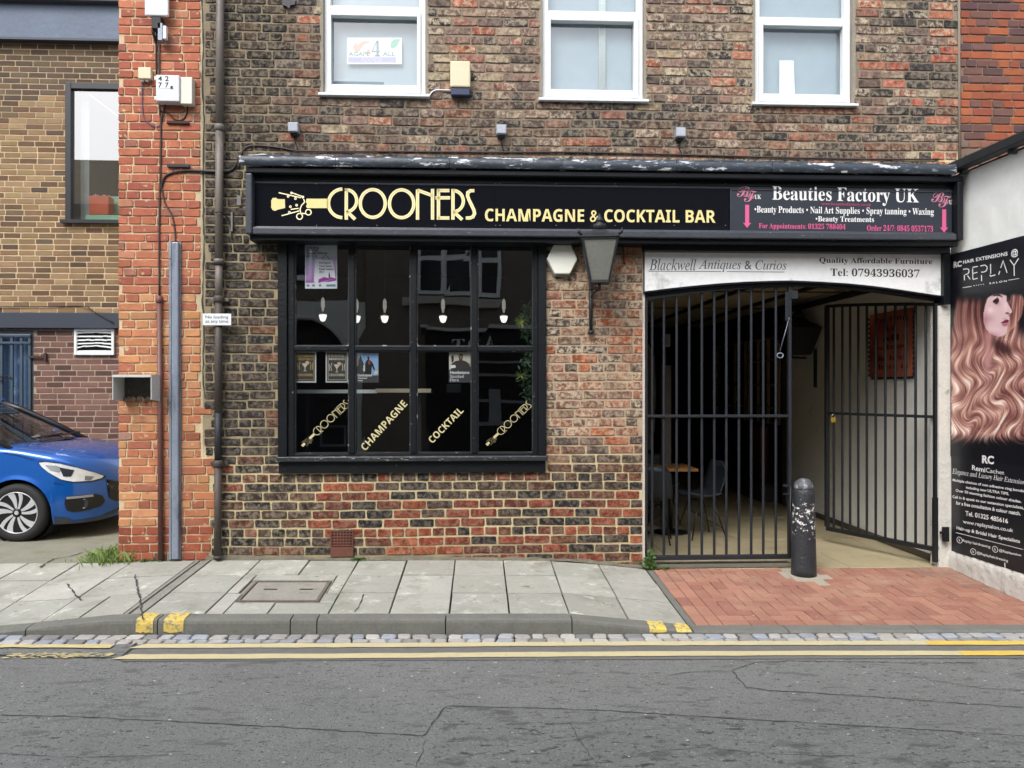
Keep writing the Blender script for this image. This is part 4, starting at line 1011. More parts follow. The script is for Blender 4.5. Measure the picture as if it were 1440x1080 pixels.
pp([(645.6, 501), (646.6, 498.6), (649.5, 498.4), (650.3, 501), (649.4, 504.8), (647, 505.3)], mat('poster_face', C(150, 112, 98)), p3, .003)
pp([(635.2, 510), (634.6, 502), (636, 499.5), (638, 500), (638.3, 508)], mat('poster_jacket'), p3, .003); pp([(633.5, 514), (640, 513), (641, 517), (634, 518)], WHT, p3, .004)
for s, y, w in (('Hawkstone', 521.5, 27), ('Stocked', 527, 19), ('Here', 532, 12)): label_text('print', s, (633, y, 633+w, y+4.4), GY+.001, WHT, p3, 'sans' if y < 523 else None, lift=.003)

def rotf(A, B_, h):                            # unit emblem box laid along A->B, height h (pixels)
    ux, uy = B_[0]-A[0], B_[1]-A[1]; L = math.hypot(ux, uy); ux /= L; uy /= L; return ux, uy, uy, -ux, L
def diag_text(label, s, A, B_, h, st='sans'):
    ux, uy, nx, ny, L = rotf(A, B_, h); tlc = (A[0]+nx*h, A[1]+ny*h); trc = (B_[0]+nx*h, B_[1]+ny*h)
    r = thing('window_lettering', label, 'window lettering', tuple(hit(*A, (0, .018, 0), FRONT)))
    label_text('lettering', s, [tlc, trc, B_, A], 0, mat('window_gold', C(206, 196, 150), rough=.5, var=.1, vscale=40), r, st, P=(0, .017, 0), N=FRONT, lift=.001); return r
diag_text('gold diagonal CHAMPAGNE lettering on the second lower pane', 'CHAMPAGNE', (514, 634.5), (573.5, 569), 10.5)
diag_text('gold diagonal COCKTAIL lettering on the third lower pane', 'COCKTAIL', (608.5, 624), (652.5, 578.5), 10)
for lab, A, B_ in (('thin gold diagonal CROONERS lettering on the first lower pane', (424.5, 627.5), (488, 566)), ('thin gold diagonal CROONERS lettering on the fourth lower pane', (684, 626), (744.5, 567.5))):
    r = thing('window_lettering', lab, 'window lettering', tuple(hit(*A, (0, .018, 0), FRONT)))
    ux, uy, nx, ny, L = rotf(A, B_, 1); sc = L/(668-381)
    f = lambda x, y: (A[0]+(x-381)*sc*ux+(287-y)*sc*.88*nx, A[1]+(x-381)*sc*uy+(287-y)*sc*.88*ny)
    V, Fc = stroke([[f(*p) for p in qq] for qq in let], .85); wg = mat('window_gold')
    px_shape('lettering', V, Fc, (0, .017, 0), FRONT, .001, wg, r)
    px_poly('emblem_cap', [f(*p) for p in [(381.5, 280), (400.5, 280.3), (401, 292.5), (383.5, 295.5)]], (0, .017, 0), FRONT, .001, wg, r)
    px_poly('emblem_neck', [f(*p) for p in [(430, 279.5), (463, 279.5), (463, 292.7), (430, 292.7)]], (0, .017, 0), FRONT, .001, wg, r)
    V, Fc = stroke([[f(*p) for p in qq] for qq in ([(392, 271), (423, 278)], [(396, 303.5), (421, 296.5)], ell(421.3, 304.3, 4.2, 4.2, n=8), ell(433.7, 298.5, 4, 4, n=8), [(405, 276), (415, 290)], [(408, 292), (425, 284), (424, 300)])], .7)
    px_shape('emblem_line', V, Fc, (0, .017, 0), FRONT, .001, mat('window_gold_dark', C(120, 112, 80)), r)
# pendant lamps
BULB = mat('lit_bulb_glass', C(255, 250, 232), rough=.3, emit=((1, .96, .86), .75)); CHR = mat('polished_nickel', (.75, .75, .72), rough=.18, metal=1, var=0); CG = glass('lamp_globe', (.93, .95, .93), 1.35, 0)
pend = None
for i, (px, py, lab) in enumerate(((454, 442, 'below the purple poster'), (501.5, 444, 'half hidden behind the first mullion'), (541, 444, 'alone in the second window column'), (623, 444, 'in front of the reflected white window'), (708.5, 444, 'beside the green plant'))):
    Yp = .75; x, z = F(px, py, Yp); 
    if pend is None:
        pend = thing('pendant_lamp', None, 'pendant lamp', (x, Yp, z), 'pendant lamps hanging inside the shop window')
        b = MB(); b.tube([(x, Yp, z+.13), (x, Yp, 2.94)], .002, 5); b.build('cord', mat('lamp_cord', (.05, .05, .05)), pend)
        b = MB(); b.lathe([(.004, .165), (.008, .16), (.017, .14), (.019, .075), (.012, .06), (.010, .035)], (x, Yp, z), 12); b.build('lamp_holder', mat('glowing_pale_brass', C(226, 222, 200), .35, metal=.2, emit=((1, .97, .88), .12)), pend)  # holder given a faint glow of its own, as if lit by the bulb
        b = MB(); b.lathe([(.008, .034), (.03, .028), (.046, .008), (.048, -.004)], (x, Yp, z), 16); b.build('lamp_shade', CHR, pend)
        b = MB(); b.lathe([(.038, -.008), (.034, -.03), (.022, -.062), (.004, -.07)], (x, Yp, z), 14); b.build('bulb', BULB, pend)
        b = MB(); b.lathe([(.012, .04), (.056, .012), (.068, -.014), (.058, -.055), (.035, -.08), (.004, -.088)], (x, Yp, z), 18); b.build('glass_globe', CG, pend); o = pend
    else: o = copy_tree(pend); o.location = (x, Yp, z)
    o['label'] = 'small nickel pendant lamp with lit bulb, '+lab
# hanging plant
def leaves(B, pts, n, size, rg, spread, droop=.0, ratio=.4):
    for _ in range(n):
        p = rg.choice(pts); c = Vector(p)+Vector([rg.gauss(0, spread) for _ in range(3)])
        d = Vector((rg.uniform(-1, 1), rg.uniform(-1, 1), rg.uniform(-1, 1)-droop)).normalized(); s = size*rg.uniform(.6, 1.3)
        a = d.cross(Vector((rg.uniform(-1, 1), rg.uniform(-1, 1), rg.uniform(-1, 1)))).normalized()*s*ratio/2
        nn = d.cross(a).normalized()*s*.12
        B.add([c, c+d*s*.5+a+nn, c+d*s, c+d*s*.5-a+nn], [(0, 1, 2, 3)])
G1 = mat('dark_green_leaf', C(62, 100, 66), rough=.5, var=.35, vscale=30); G2 = mat('lime_green_leaf', C(150, 172, 70), rough=.5, var=.3, vscale=30)
rg = random.Random(77)
for nm, lab, zz in (('trailing_plant', 'green trailing artificial plant with lime tuft behind the upper right pane', ((430, 480), 452)), ('trailing_plant', 'green trailing artificial plant hanging behind the lower right pane', ((497, 562), 528))):
    (ya, yb), yt = zz; x, z = F(742, (ya+yb)/2, .3); r = thing(nm, lab, 'plant', (x, .3, z), 'trailing plants in the window')
    b = MB(); pts = [tuple(hit(742+rg.uniform(-4, 5), lerp(ya, yb, i/20), (0, .3, 0), FRONT)) for i in range(20)]
    b.tube([pts[0], pts[10], pts[-1]], .006, 5); b.build('stem', mat('plant_stem', C(70, 80, 50)), r)
    b = MB(); leaves(b, pts, 260, .05, rg, .022); b.build('foliage', G1, r)['kind'] = 'stuff'
    c = hit(733, yt, (0, .3, 0), FRONT); b = MB()
    for _ in range(26):
        a = rg.uniform(0, 6.28); e = c+Vector((math.cos(a)*.07, -.03+rg.uniform(-.02, .02), math.sin(a)*.07)); w = Vector((-math.sin(a), 0, math.cos(a)))*.005
        b.add([c-w, e, c+w], [(0, 1, 2)])
    b.build('leaf_tuft', G2, r)['kind'] = 'stuff'

# ================================================================== FITTINGS ON THE FACADE
def cable(name, label, pts, r, m, cat='cable', par=None, smooth=4):
    P = [Vector(p) for p in pts]; Q = []
    for i in range(len(P)-1):                    # catmull-rom
        p0 = P[max(i-1, 0)]; p1 = P[i]; p2 = P[i+1]; p3 = P[min(i+2, len(P)-1)]
        for k in range(smooth):
            t = k/smooth; Q.append(.5*((2*p1)+(-p0+p2)*t+(2*p0-5*p1+4*p2-p3)*t*t+(-p0+3*p1-3*p2+p3)*t**3))
    Q.append(P[-1]); b = MB(); b.tube(Q, r, 6); o = b.build(name, m, par)
    if par is None: tag(o, label, cat)
    return o
def fp(px, py, Y=-.015): x, z = F(px, py, Y); return (x, Y, z)
BRN = mat('brown_cable', C(70, 52, 48), rough=.6); BKC = mat('black_cable', C(28, 26, 28), rough=.6)
# three small floodlights
fl = None
for (px, py, lab) in ((413.5, 181, 'small grey cube floodlight nearest the downpipe'), (705, 184, 'small grey cube floodlight between two upstairs windows'), (956, 188, 'small grey cube floodlight above the passage end of the fascia')):
    x, z = F(px, py, -.05)
    if fl is None:
        fl = thing('floodlight', None, 'floodlight', (x, -.01, z), 'small floodlights above the fascia')
        b = MB(); b.box(x-.045, x+.045, -.09, -.012, z-.04, z+.045); b.build('housing', mat('flood_grey', C(150, 154, 160), .5), fl, bevel=.006)
        b = MB(); b.box(x-.038, x+.038, -.094, -.0905, z-.033, z+.038); b.build('lens', mat('flood_lens', C(178, 182, 192), .25), fl, bevel=.002)
        b = MB(); b.box(x-.03, x+.03, -.06, -.014, z-.06, z-.0405); b.build('bracket', BLKM, fl, bevel=.003)
        b = MB(); b.tube([(x, -.03, z-.06), (x+.005, -.016, z-.12), (x+.02, -.014, z-.15), (x+.03, -.014, z-.19)], .005, 6); b.build('lead_wire', BKC, fl); o = fl
    else: o = copy_tree(fl); o.location = (x, -.01, z)
    o['label'] = lab
cable('cable_run', 'thin brown cable running along the brickwork just above the fascia', [fp(335, 236), fp(337, 222), fp(345, 208), fp(362, 204.5), fp(395, 208), fp(420, 212), (F(470, 213, -.012)[0], -.014, F(470, 213, -.012)[1]), fp(560, 213), fp(700, 214), fp(800, 214), fp(900, 216), fp(1010, 219), fp(1120, 222), fp(1240, 224), fp(1320, 224)], .008, BRN)
cable('cable', 'black cable crossing from the red brick pier behind the downpipe to the fascia', [fp(226, 268), fp(230, 252), fp(240, 244), fp(262, 240), fp(290, 241), fp(322, 241), fp(333, 230), fp(336, 222)], .010, BKC)
# beige alarm box with blue base
x, z = F(647.5, 110, -.06); ab = thing('alarm_box', 'cream burglar alarm box with dark blue base beside the poster window', 'alarm box', (x, -.01, z))
def fb(px0, py0, px1, py1, y0, y1): a, zt = F(px0, py0, y0); c, zl = F(px1, py1, y0); b = MB(); b.box(a, c, y0, y1, zl, zt); return b
fb(633, 85, 661.5, 122.5, -.085, -.012).build('cover', mat('cream_plastic', C(214, 204, 172), .4, var=.08, patch=[(C(170, 150, 110), 9, .68, .1)]), ab, bevel=.012)
fb(634, 122.6, 661, 134.5, -.075, -.012).build('base_lens', mat('navy_plastic', C(40, 52, 84), .3), ab, bevel=.010)
cable('lead_wire', None, [fp(634, 127), fp(615, 126.5), fp(607, 130), fp(602, 139)], .006, UPVC, par=ab)
# hexagonal alarm
x, z = F(790, 365, -.05); hx = thing('hexagonal_alarm_box', 'white hexagonal alarm box on the brick pier left of the lantern', 'alarm box', (x, -.01, z))
hexp = [(769, 363.5), (778.5, 344.5), (803, 344.5), (812, 364.5), (801.5, 385), (780, 385)]
hp = [F(a, c, -.07) for a, c in hexp]; b = MB(); b.prism(hp, -.075, -.03); b.build('cover', mat('ivory_plastic', C(238, 240, 228), .4, var=.04), hx, bevel=.008)
cx = sum(p[0] for p in hp)/6; cz = sum(p[1] for p in hp)/6
b = MB(); b.prism([(cx+(p[0]-cx)*1.04, cz+(p[1]-cz)*1.04-.012) for p in hp], -.0295, -.008); b.build('back_plate', mat('grey_plastic', C(150, 150, 140), .5), hx, bevel=.004)
# wall lantern
LY = -.33; x0_, _ = F(841, 350, LY)
wl_ = thing('wall_lantern', 'black four sided lantern with grey glass on a long bracket beside the shop window', 'wall lantern', (F(831, 400, -.03)[0], -.02, FZ(831, 468, -.03)))
xp = F(831, 400, -.04)[0]
b = MB(); b.tube([(xp, -.035, FZ(831, 466, -.03)), (xp, -.035, FZ(831, 398, -.03))], .016, 10); b.lathe([(.024, 0), (.026, .02), (.018, .035)], (xp, -.035, FZ(831, 470, -.03)), 10); b.build('back_bar', IRON, wl_)
def LZ(py): return FZ(841, py, LY)
def LXp(px): return F(px, 350, LY)[0]
LC = (LXp(843), LY); z_t, z_b = LZ(338), LZ(397); tw, bw = .145, .075; th = math.radians(-7)
def lc(w, k, z, ins=0):
    a = th+math.pi/4+k*math.pi/2; r = (w-ins)*math.sqrt(2); return Vector((LC[0]+r*math.cos(a), LC[1]+r*math.sin(a), z))
b = MB(); z_a = FZ(831, 404, -.04)
b.tube([(xp, -.035, z_a-.02), (xp+.02, -.1, z_a-.01), (xp+.045, -.22, z_b-.05), (LC[0], LY, z_b-.015)], .014, 8); b.tube([(xp, -.035, z_a-.09), (xp+.01, -.12, z_a-.06), (xp+.03, -.2, z_b-.055)], .009, 6); b.build('bracket_arm', IRON, wl_)
for k in range(4):
    b = MB(); b.beam(lc(tw, k, z_t), lc(bw, k, z_b), .016, .016); b.build('corner_bar', IRON, wl_)
    b = MB(); b.beam(lc(tw, k, z_t), lc(tw, k+1, z_t), .014, .022); b.build('frame_rail', IRON, wl_); b = MB(); b.beam(lc(bw, k, z_b), lc(bw, k+1, z_b), .014, .022); b.build('frame_rail', IRON, wl_)
    b = MB(); b.add([lc(tw, k, z_t-.01, .004), lc(tw, k+1, z_t-.01, .004), lc(bw, k+1, z_b+.01, .004), lc(bw, k, z_b+.01, .004)], [(0, 1, 2, 3)])
    b.build('glass_pane', mat('grey_lantern_glass', C(122, 124, 117), .2, var=.15, vscale=5, patch=[(C(140, 138, 120), 9, .62, .12)]), wl_)
    b = MB(); c = lc(tw+.008, k, z_t+.02); d = (c-Vector((LC[0], LC[1], c.z))).normalized(); b.tube([c, c+d*.03+Vector((0, 0, .012)), c+d*.035+Vector((0, 0, .05))], [.010, .012, .004], 6); b.build('corner_scroll', IRON, wl_)
b = MB(); b.lathe([((tw+.018)*1.414, z_t+.003), ((tw+.018)*1.414, z_t+.014), (.115, z_t+.05), (.06, z_t+.085)], (LC[0], LC[1], 0), 4, smooth=False, rot=th+math.pi/4)
b.build('roof', IRON, wl_)
b = MB(); b.lathe([(.045, z_t+.083), (.05, z_t+.10), (.058, z_t+.118), (.05, z_t+.135), (.028, z_t+.142), (.028, z_t+.155), (.036, z_t+.162), (.024, z_t+.185), (.014, z_t+.20), (.008, z_t+.225)], (LC[0], LC[1], 0), 16); b.build('finial', IRON, wl_)
b = MB(); b.lathe([(bw*1.3, z_b-.012), (bw*1.38, z_b), (bw*1.3, z_b+.004)], (LC[0], LC[1], 0), 4, smooth=False, rot=th+math.pi/4); b.build('floor_plate', IRON, wl_)
ck = thing('wall_hook', 'thin dark iron rod hanging down the brickwork right of the lantern', 'hook', fp(877, 335)); b = MB(); b.tube([fp(876, 333, -.03), fp(877, 350, -.02), fp(877.5, 369, -.02)], .006, 6); b.tube([fp(877.5, 369, -.02), fp(879, 371, -.03)], .009, 6); b.build('rod', mat('rusty_iron', C(70, 44, 40), .8), ck)
# downpipe
dp = thing('downpipe', 'grey brown cast iron downpipe at the left edge of the dark brickwork', 'downpipe', fp(306, 784))
PIPE = mat('grey_brown_pipe', C(112, 104, 96), .5, var=.15, vscale=4, bump=.15, patch=[(C(60, 54, 50), 4, .6, .1, (1, 1, .5))]); PIPL = mat('worn_pipe', C(84, 76, 70), .6, var=.3, vscale=6, bump=.3, patch=[(C(40, 36, 34), 3, .52, .1, (1, 1, .4)), (C(190, 180, 160), 14, .68, .04)])
pipe = lambda py: tuple(F(lerp(309.5, 306, py/786), py, -.06)[:1])+(-.06, F(308, py, -.06)[1])
segs = [(-90, 180, .034, PIPE), (180, 368, .034, PIPE), (370, 420, .032, PIPE), (424, 580, .032, PIPL), (580, 650, .030, BLKM), (655, 783, .031, PIPL)]
for a, c, r, m in segs:
    b = MB(); b.tube([pipe(a), pipe((a+c)/2), pipe(c)], r, 12); b.build('pipe_length', m, dp)
for py, hgt in ((180, 8), (369, 4), (421, 9), (652, 9)):
    P_ = pipe(py); b = MB(); b.lathe([(.036, -.001*hgt*3), (.043, -.02), (.044, .012), (.038, .03)], P_, 14); b.build('pipe_collar', PIPE if py < 400 else PIPL, dp)
    if py > 400: b = MB(); b.box(P_[0]-.075, P_[0]+.075, -.035, -.012, P_[2]-.016, P_[2]+.016); b.build('pipe_bracket', PIPE if py < 640 else PIPL, dp, bevel=.004)
b = MB(); P_ = pipe(783); b.tube([P_, (P_[0], -.07, P_[2]-.02)], .033, 12); b.build('pipe_shoe', PIPL, dp)
# no loading sign
nl = thing('parking_sign', 'small white No loading at any time plate on the downpipe', 'sign', fp(305, 456, -.1))
fb(285, 441, 325, 457.5, -.105, -.100).build('sign_plate', mat('plate_white', C(226, 230, 232), .35, var=.04), nl, bevel=.002)
fb(287, 443, 323, 455.5, -.0975, -.094).build('clip', CHR, nl)
for s, y in (('No loading', 443.7), ('at any time', 449.8)): label_text('lettering', s, (289, y, 321, y+5.4), -.105, mat('sign_grey_ink', C(50, 54, 60)), nl, lift=.0012)
# terracotta air brick
AB = thing('air_brick', 'terracotta air brick with square holes low in the wall by the pavement', 'air brick', fp(481, 782))
TC = mat('terracotta', C(116, 72, 60), .9, var=.25, bump=.4)
fb(464.5, 769, 497, 783, -.018, .0).build('lower_block', TC, AB, bevel=.004)
xa, zt = F(464.5, 746, -.018); xc, zl = F(497, 768, -.018); n = 7; mrows = 5; b = MB()
wv = (xc-xa); hv = zt-zl; bx = .010
b.box(xa, xc, -.014, -.002, zl, zt); 
b.build('backing', mat('air_brick_dark', C(10, 8, 8)), AB)
b = MB(); b.box(xa, xa+bx, -.022, -.0145, zl, zt); b.box(xc-bx, xc, -.022, -.0145, zl, zt)
for i in range(1, n): X_ = lerp(xa+bx, xc-bx, i/n); b.box(X_-.0055, X_+.0055, -.0215, -.0145, zl, zt)
for j in range(mrows+1): Z_ = lerp(zl+.006, zt-.006, j/mrows); b.box(xa, xc, -.0225, -.0142, Z_-.0048, Z_+.0048)
tag(b.build('grille', TC, AB), kind='stuff')
# old wiring bits beside the fascia
ob_ = thing('cable_clip_box', 'small weathered junction bits with dangling wires left of the fascia', 'junction box', fp(336, 280)); fb(333, 275, 339, 289, -.03, -.012).build('box', mat('grey_metal_box', C(120, 122, 120), .5), ob_, bevel=.003); fb(324.5, 298, 327, 325, -.03, -.012).build('clip_strip', mat('grey_metal_box'), ob_); cable('wire', None, [fp(303, 299, -.11), fp(310, 298, -.12), fp(318, 304, -.05), fp(323, 312), fp(325, 322), fp(326, 335)], .005, BKC, par=ob_)
sx = thing('wall_tie_plate', 'black ornamental iron tie plate on the wall at the top near the first window', 'tie plate', fp(406, 4)); b = MB(); b.prism([F(a, c, -.02) for a, c in ((398, 0), (404, -3), (409, 1), (416, 1), (415, 7), (409, 8), (407, 13), (403, 9), (397, 8))], -.03, -.012); b.build('plate', IRON, sx)

# ================================================================== RED BRICK PIER (end of the side wall)
pier = thing('red_brick_wall', 'orange red brick wall end between the car bay and the dark brick building', 'wall', (FX(227), .1, 0))
PX0, PX1 = FX(167), FX(281)
REDP = [((190, 124, 92), 4), ((196, 132, 96), 4), ((182, 116, 90), 4), ((202, 146, 106), 3), ((164, 102, 80), 2), ((168, 130, 112), .5), ((204, 150, 108), 1.5)]
def pier_col(px, py, rg, hd):
    if py > 745: return pick(rg, [((168, 96, 74), 3), ((150, 84, 66), 2), ((120, 84, 72), 1)]), .2
    if 430 < py < 640: return pick(rg, REDP+[((206, 146, 100), 5)]), .3
    if py < 400: return pick(rg, [((184, 112, 88), 4), ((192, 122, 94), 3), ((172, 102, 84), 3), ((164, 112, 96), 1), ((196, 136, 108), 1)]), rg.choice([.1, .25, .5])
    return pick(rg, REDP), rg.choice([.15, .3, .7])
def pr(z):
    t = tooth(z); return t-.012 if t > FX(291) else FX(281.5)
def pier_mt(px, py):
    k = 1+noisef(px, py, .03)*.2; c = C(226, 202, 166) if px < 278 or py > 560 else C(196, 182, 150)
    return tuple(x*k*(1 if py < 770 else .7) for x in c)
lib2 = brick_lib(2, .205, .062, 16, jit=.0038, rnd=.0065, bev=.003)
cw = .0742
rows2 = lay(cw, .222, PX0, PX1, FZ(200, 786)-.02, 5.6, .0125, [], 3, 0, 15, .004, right=pr)
pw = mortar_sheet('mortar_wall', PX0+.003, FX(286.5), -.2, 5.7, [], pier_mt, pier, Y=.001, depth=3.45)
place_bricks(pw, rows2, pier_col, lib2, .205, .062, BRICKP, 0, 300, seed=16, yj=.003)
b = MB(); b.box(FX(287), FX(300), .0012, .2, FZ(290, 790), FZ(290, 560)); b.build('toothed_mortar', MORTAR, pier).color = (*C(190, 172, 140), 0)
ckp = [(285.5, -30), (284, 20), (286, 60), (284, 110), (287, 170), (285, 250), (287, 330), (285, 420), (287, 470), (285, 520), (288, 560)]
b = MB(); v = []; rg = random.Random(3)
for i in range(61):
    py = lerp(-30, 560, i/60); px = interp(py, [(c, a) for a, c in ckp])+rg.uniform(-.8, .8); w = rg.uniform(.5, 1.5); v += [fp(px-w, py, -.002), fp(px+w, py, -.002)]
b.add(v, [(2*i, 2*i+1, 2*i+3, 2*i+2) for i in range(60)]); b.build('joint_crack', CRK, pier)
b = MB(); b.box(PX0, FX(286), 0, 3.4, 5.71, 5.8); b.build('coping', mat('coping_stone'), pier)
# steel channel, conduit and boxes
GALV = mat('galvanised_steel', C(150, 160, 176), .45, metal=.3, var=.2, vscale=5, bump=.2, patch=[(C(96, 104, 120), 4, .55, .1, (1, 1, .3))])
gc = thing('steel_cable_cover', 'tall galvanised steel cable channel fixed to the red brick', 'cable cover', fp(243, 785))
def strip(a, c, py0, py1, y0, y1): x0 = F(a, 560, y0)[0]; x1 = F(c, 560, y0)[0]; b = MB(); b.box(x0, x1, y0, y1, FZ(243, py1, y0), FZ(243, py0, y0)); return b
strip(237.5, 240.5, 340, 787, -.018, -.01).build('flange', GALV, gc); strip(251, 254.5, 340, 787, -.018, -.01).build('flange', GALV, gc); strip(240.7, 250.8, 340, 787, -.055, -.01).build('cover_channel', GALV, gc, bevel=.010)
for py in (364, 460, 567, 676):
    b = MB()
    for px in (239, 252.5): b.lathe([(.004, -.022), (.004, -.018)], (F(px, py, -.02)[0], 0, F(px, py, -.02)[1]), 8, 'y')
    b.build('bolt_pair', BKC, gc)['kind'] = 'stuff'
cd = thing('brown_conduit', 'brown painted steel pipe guarding the cables beside the galvanised channel', 'conduit', fp(225, 785))
b = MB(); b.tube([fp(224, 424, -.03), fp(226, 786, -.03)], .021, 10); b.build('pipe', mat('brown_pipe', C(112, 74, 68), .5, var=.2), cd); b = MB(); b.lathe([(.025, -.03), (.027, -.01), (.026, .03)], fp(224, 421, -.03), 10); b.build('pipe_collar', mat('brown_pipe'), cd)
cable('cable', 'brown cable pair running down the red brick to the brown pipe', [fp(224, 60), fp(224, 150), fp(226, 172), fp(225.5, 240), fp(224, 300), fp(224, 420)], .008, BRN)
cable('cable', 'black cable running down from the white antenna to the meter cabinet', [fp(220, 40), fp(219.5, 75), fp(220, 104)], .007, BKC)
cable('cable', 'thin purple wire looping from the small cream junction box', [fp(200, 113), fp(200, 150), fp(203, 166), fp(213, 176), fp(222, 178), fp(228, 172)], .004, mat('purple_wire', C(88, 78, 120)))
cable('cable', 'black wires curling below the meter cabinet', [fp(234, 142, -.03), fp(230, 156), fp(227, 170), fp(226, 180)], .006, BKC)
cable('cable', 'black wire hanging in a loop from the cream cabinet', [fp(264, 145, -.03), fp(263, 158), fp(257, 168), fp(246, 168), fp(236, 158), fp(226, 155), fp(223, 143)], .005, BKC)
cable('cable', 'brown cable dropping into the top of the galvanised channel', [fp(227, 262), fp(232, 285), fp(242, 303), fp(246, 325), fp(247, 342)], .007, BRN)
an = thing('antenna', 'white square wifi antenna at the top of the red brick', 'antenna', fp(219, 20, -.05)); fb(203, -26, 236, 22, -.10, -.06).build('panel', mat('antenna_white', C(236, 240, 244), .35, var=.03), an, bevel=.012)
fb(213, 22.5, 226, 40, -.09, -.012).build('pole_clamp', BKC, an, bevel=.004); fb(222, 32, 228, 56, -.09, -.04).build('metal_bracket', GALV, an); fb(229, 36, 233.5, 54, -.09, -.05).build('metal_bracket', UPVC, an)
b = MB(); b.tube([fp(216, 30, -.05), fp(215, 45, -.06), fp(219, 58, -.03)], .012, 6); b.build('cable_loop', BKC, an)
jb = thing('junction_box', 'small cream junction box left of the meter cabinet', 'junction box', fp(203, 103)); fb(194, 94, 212, 110.5, -.06, -.01).build('box', mat('cream_plastic'), jb, bevel=.006); fb(197, 110.6, 201, 114, -.04, -.012).build('gland', UPVC, jb); fb(204, 110.6, 208, 114, -.04, -.012).build('gland', UPVC, jb)
mc = thing('meter_cabinet', 'white meter cabinet numbered 42 77 with cables below', 'cabinet', fp(236, 140)); fb(219, 105, 252, 142.5, -.11, -.01).build('cabinet', mat('cabinet_white', C(208, 210, 214), .4, var=.06), mc, bevel=.006)
fb(221, 106, 241, 124, -.1115, -.1105).build('number_plate', mat('plate_white'), mc); 
for s, x, y in (('4', 222.5, 107), ('2', 232, 107), ('7', 222.5, 116), ('7', 232, 116)): label_text('lettering', s, (x, y, x+5.4, y+7.2), -.1115, INK, mc, 'sans', lift=.001)
fb(239.5, 121, 242.5, 124, -.116, -.1105).build('lock', BKC, mc); fb(217, 107, 219, 112, -.1, -.06).build('hinge', UPVC, mc); fb(217, 135, 219, 140, -.1, -.06).build('hinge', UPVC, mc)
cb = thing('cream_cabinet', 'narrow cream electrical box right of the numbered cabinet', 'cabinet', fp(262, 140)); fb(253.5, 108, 270, 146, -.09, -.01).build('cabinet', mat('cream_white_plastic', C(222, 222, 206), .4), cb, bevel=.005)
ir = thing('iron_strap', 'rusty iron strap set in the red brick below the cabinets', 'strap', fp(250, 171)); fb(234, 169.5, 265.5, 173.5, -.03, -.008).build('strap', mat('rusty_iron'), ir)
ir = thing('iron_strap', 'short black iron bar on the red brick above the curved cable', 'strap', fp(250, 232)); fb(234.5, 230.5, 266, 234.8, -.03, -.008).build('strap', BLKM, ir)
hd_ = thing('metal_hood', 'open white metal vent hood projecting from the red brick over a rough hole', 'vent hood', fp(190, 560))
yF = -.22; A = lambda px, py: (F(px, py, yF)[0], yF, F(px, py, yF)[1]); Bk = lambda px, py: (F(px, py, -.008)[0], -.008, F(px, py, -.008)[1])
def slabq(pts, n, th=.006):
    nn = Vector(n)*th; b = MB(); P = [Vector(p) for p in pts]; b.add(P+[p+nn for p in P], [(0, 1, 2, 3), (7, 6, 5, 4), (0, 4, 5, 1), (1, 5, 6, 2), (2, 6, 7, 3), (3, 7, 4, 0)]); return b
HOOD = mat('hood_metal', C(206, 208, 206), .45, var=.12, vscale=5, patch=[(C(150, 146, 138), 9, .62, .1)])
hx0, hx1 = F(158, 530, yF)[0], F(213, 530, yF)[0]; hz = FZ(185, 528, yF); hzb = FZ(185, 562, yF); hzt = hz+.005
slabq([(hx0, yF, hz), (hx1, yF, hz), (hx1, -.008, hz+.0), (hx0, -.008, hz+.0)], (0, 0, 1)).build('top_plate', HOOD, hd_)
slabq([(hx1, yF, hz-.001), (hx1, -.008, hz-.001), (hx1, -.008, hzb-.02), (hx1, yF, hzb)], (-1, 0, 0)).build('side_plate', HOOD, hd_); slabq([(hx0, yF, hz-.001), (hx0, -.008, hz-.001), (hx0, -.008, hzb-.02), (hx0, yF, hzb)], (1, 0, 0)).build('side_plate', HOOD, hd_)
slabq([(hx0+.006, yF-.004, hz+.002), (hx1-.006, yF-.004, hz+.002), (hx1-.006, yF-.004, hz-.014), (hx0+.006, yF-.004, hz-.014)], (0, 1, 0), .003).build('front_lip', HOOD, hd_)
b = MB(); b.box(hx0+.0065, hx1-.0065, -.012, -.0085, hzb-.0, hz-.004); b.build('hood_back', mat('dark_grey_mortar', C(86, 84, 80), 1, var=.4, vscale=14, bump=1, bscale=40, patch=[(C(130, 124, 112), 10, .6, .1)]), hd_)  # dark grey mottled mortar sheet behind the hood
b = MB(); rg = random.Random(6)
for i in range(26): x = lerp(hx0+.01, hx1-.01, i/25); r = rg.uniform(.008, .022); b.lathe([(r*.5, -r), (r, 0), (r*.4, r)], (x, -.012-rg.uniform(0, .02), hzb+rg.uniform(-.012, .012)), 5)
b.build('broken_mortar', mat('broken_mortar_mat', C(150, 130, 112), 1, var=.35, bump=1), hd_)['kind'] = 'stuff'

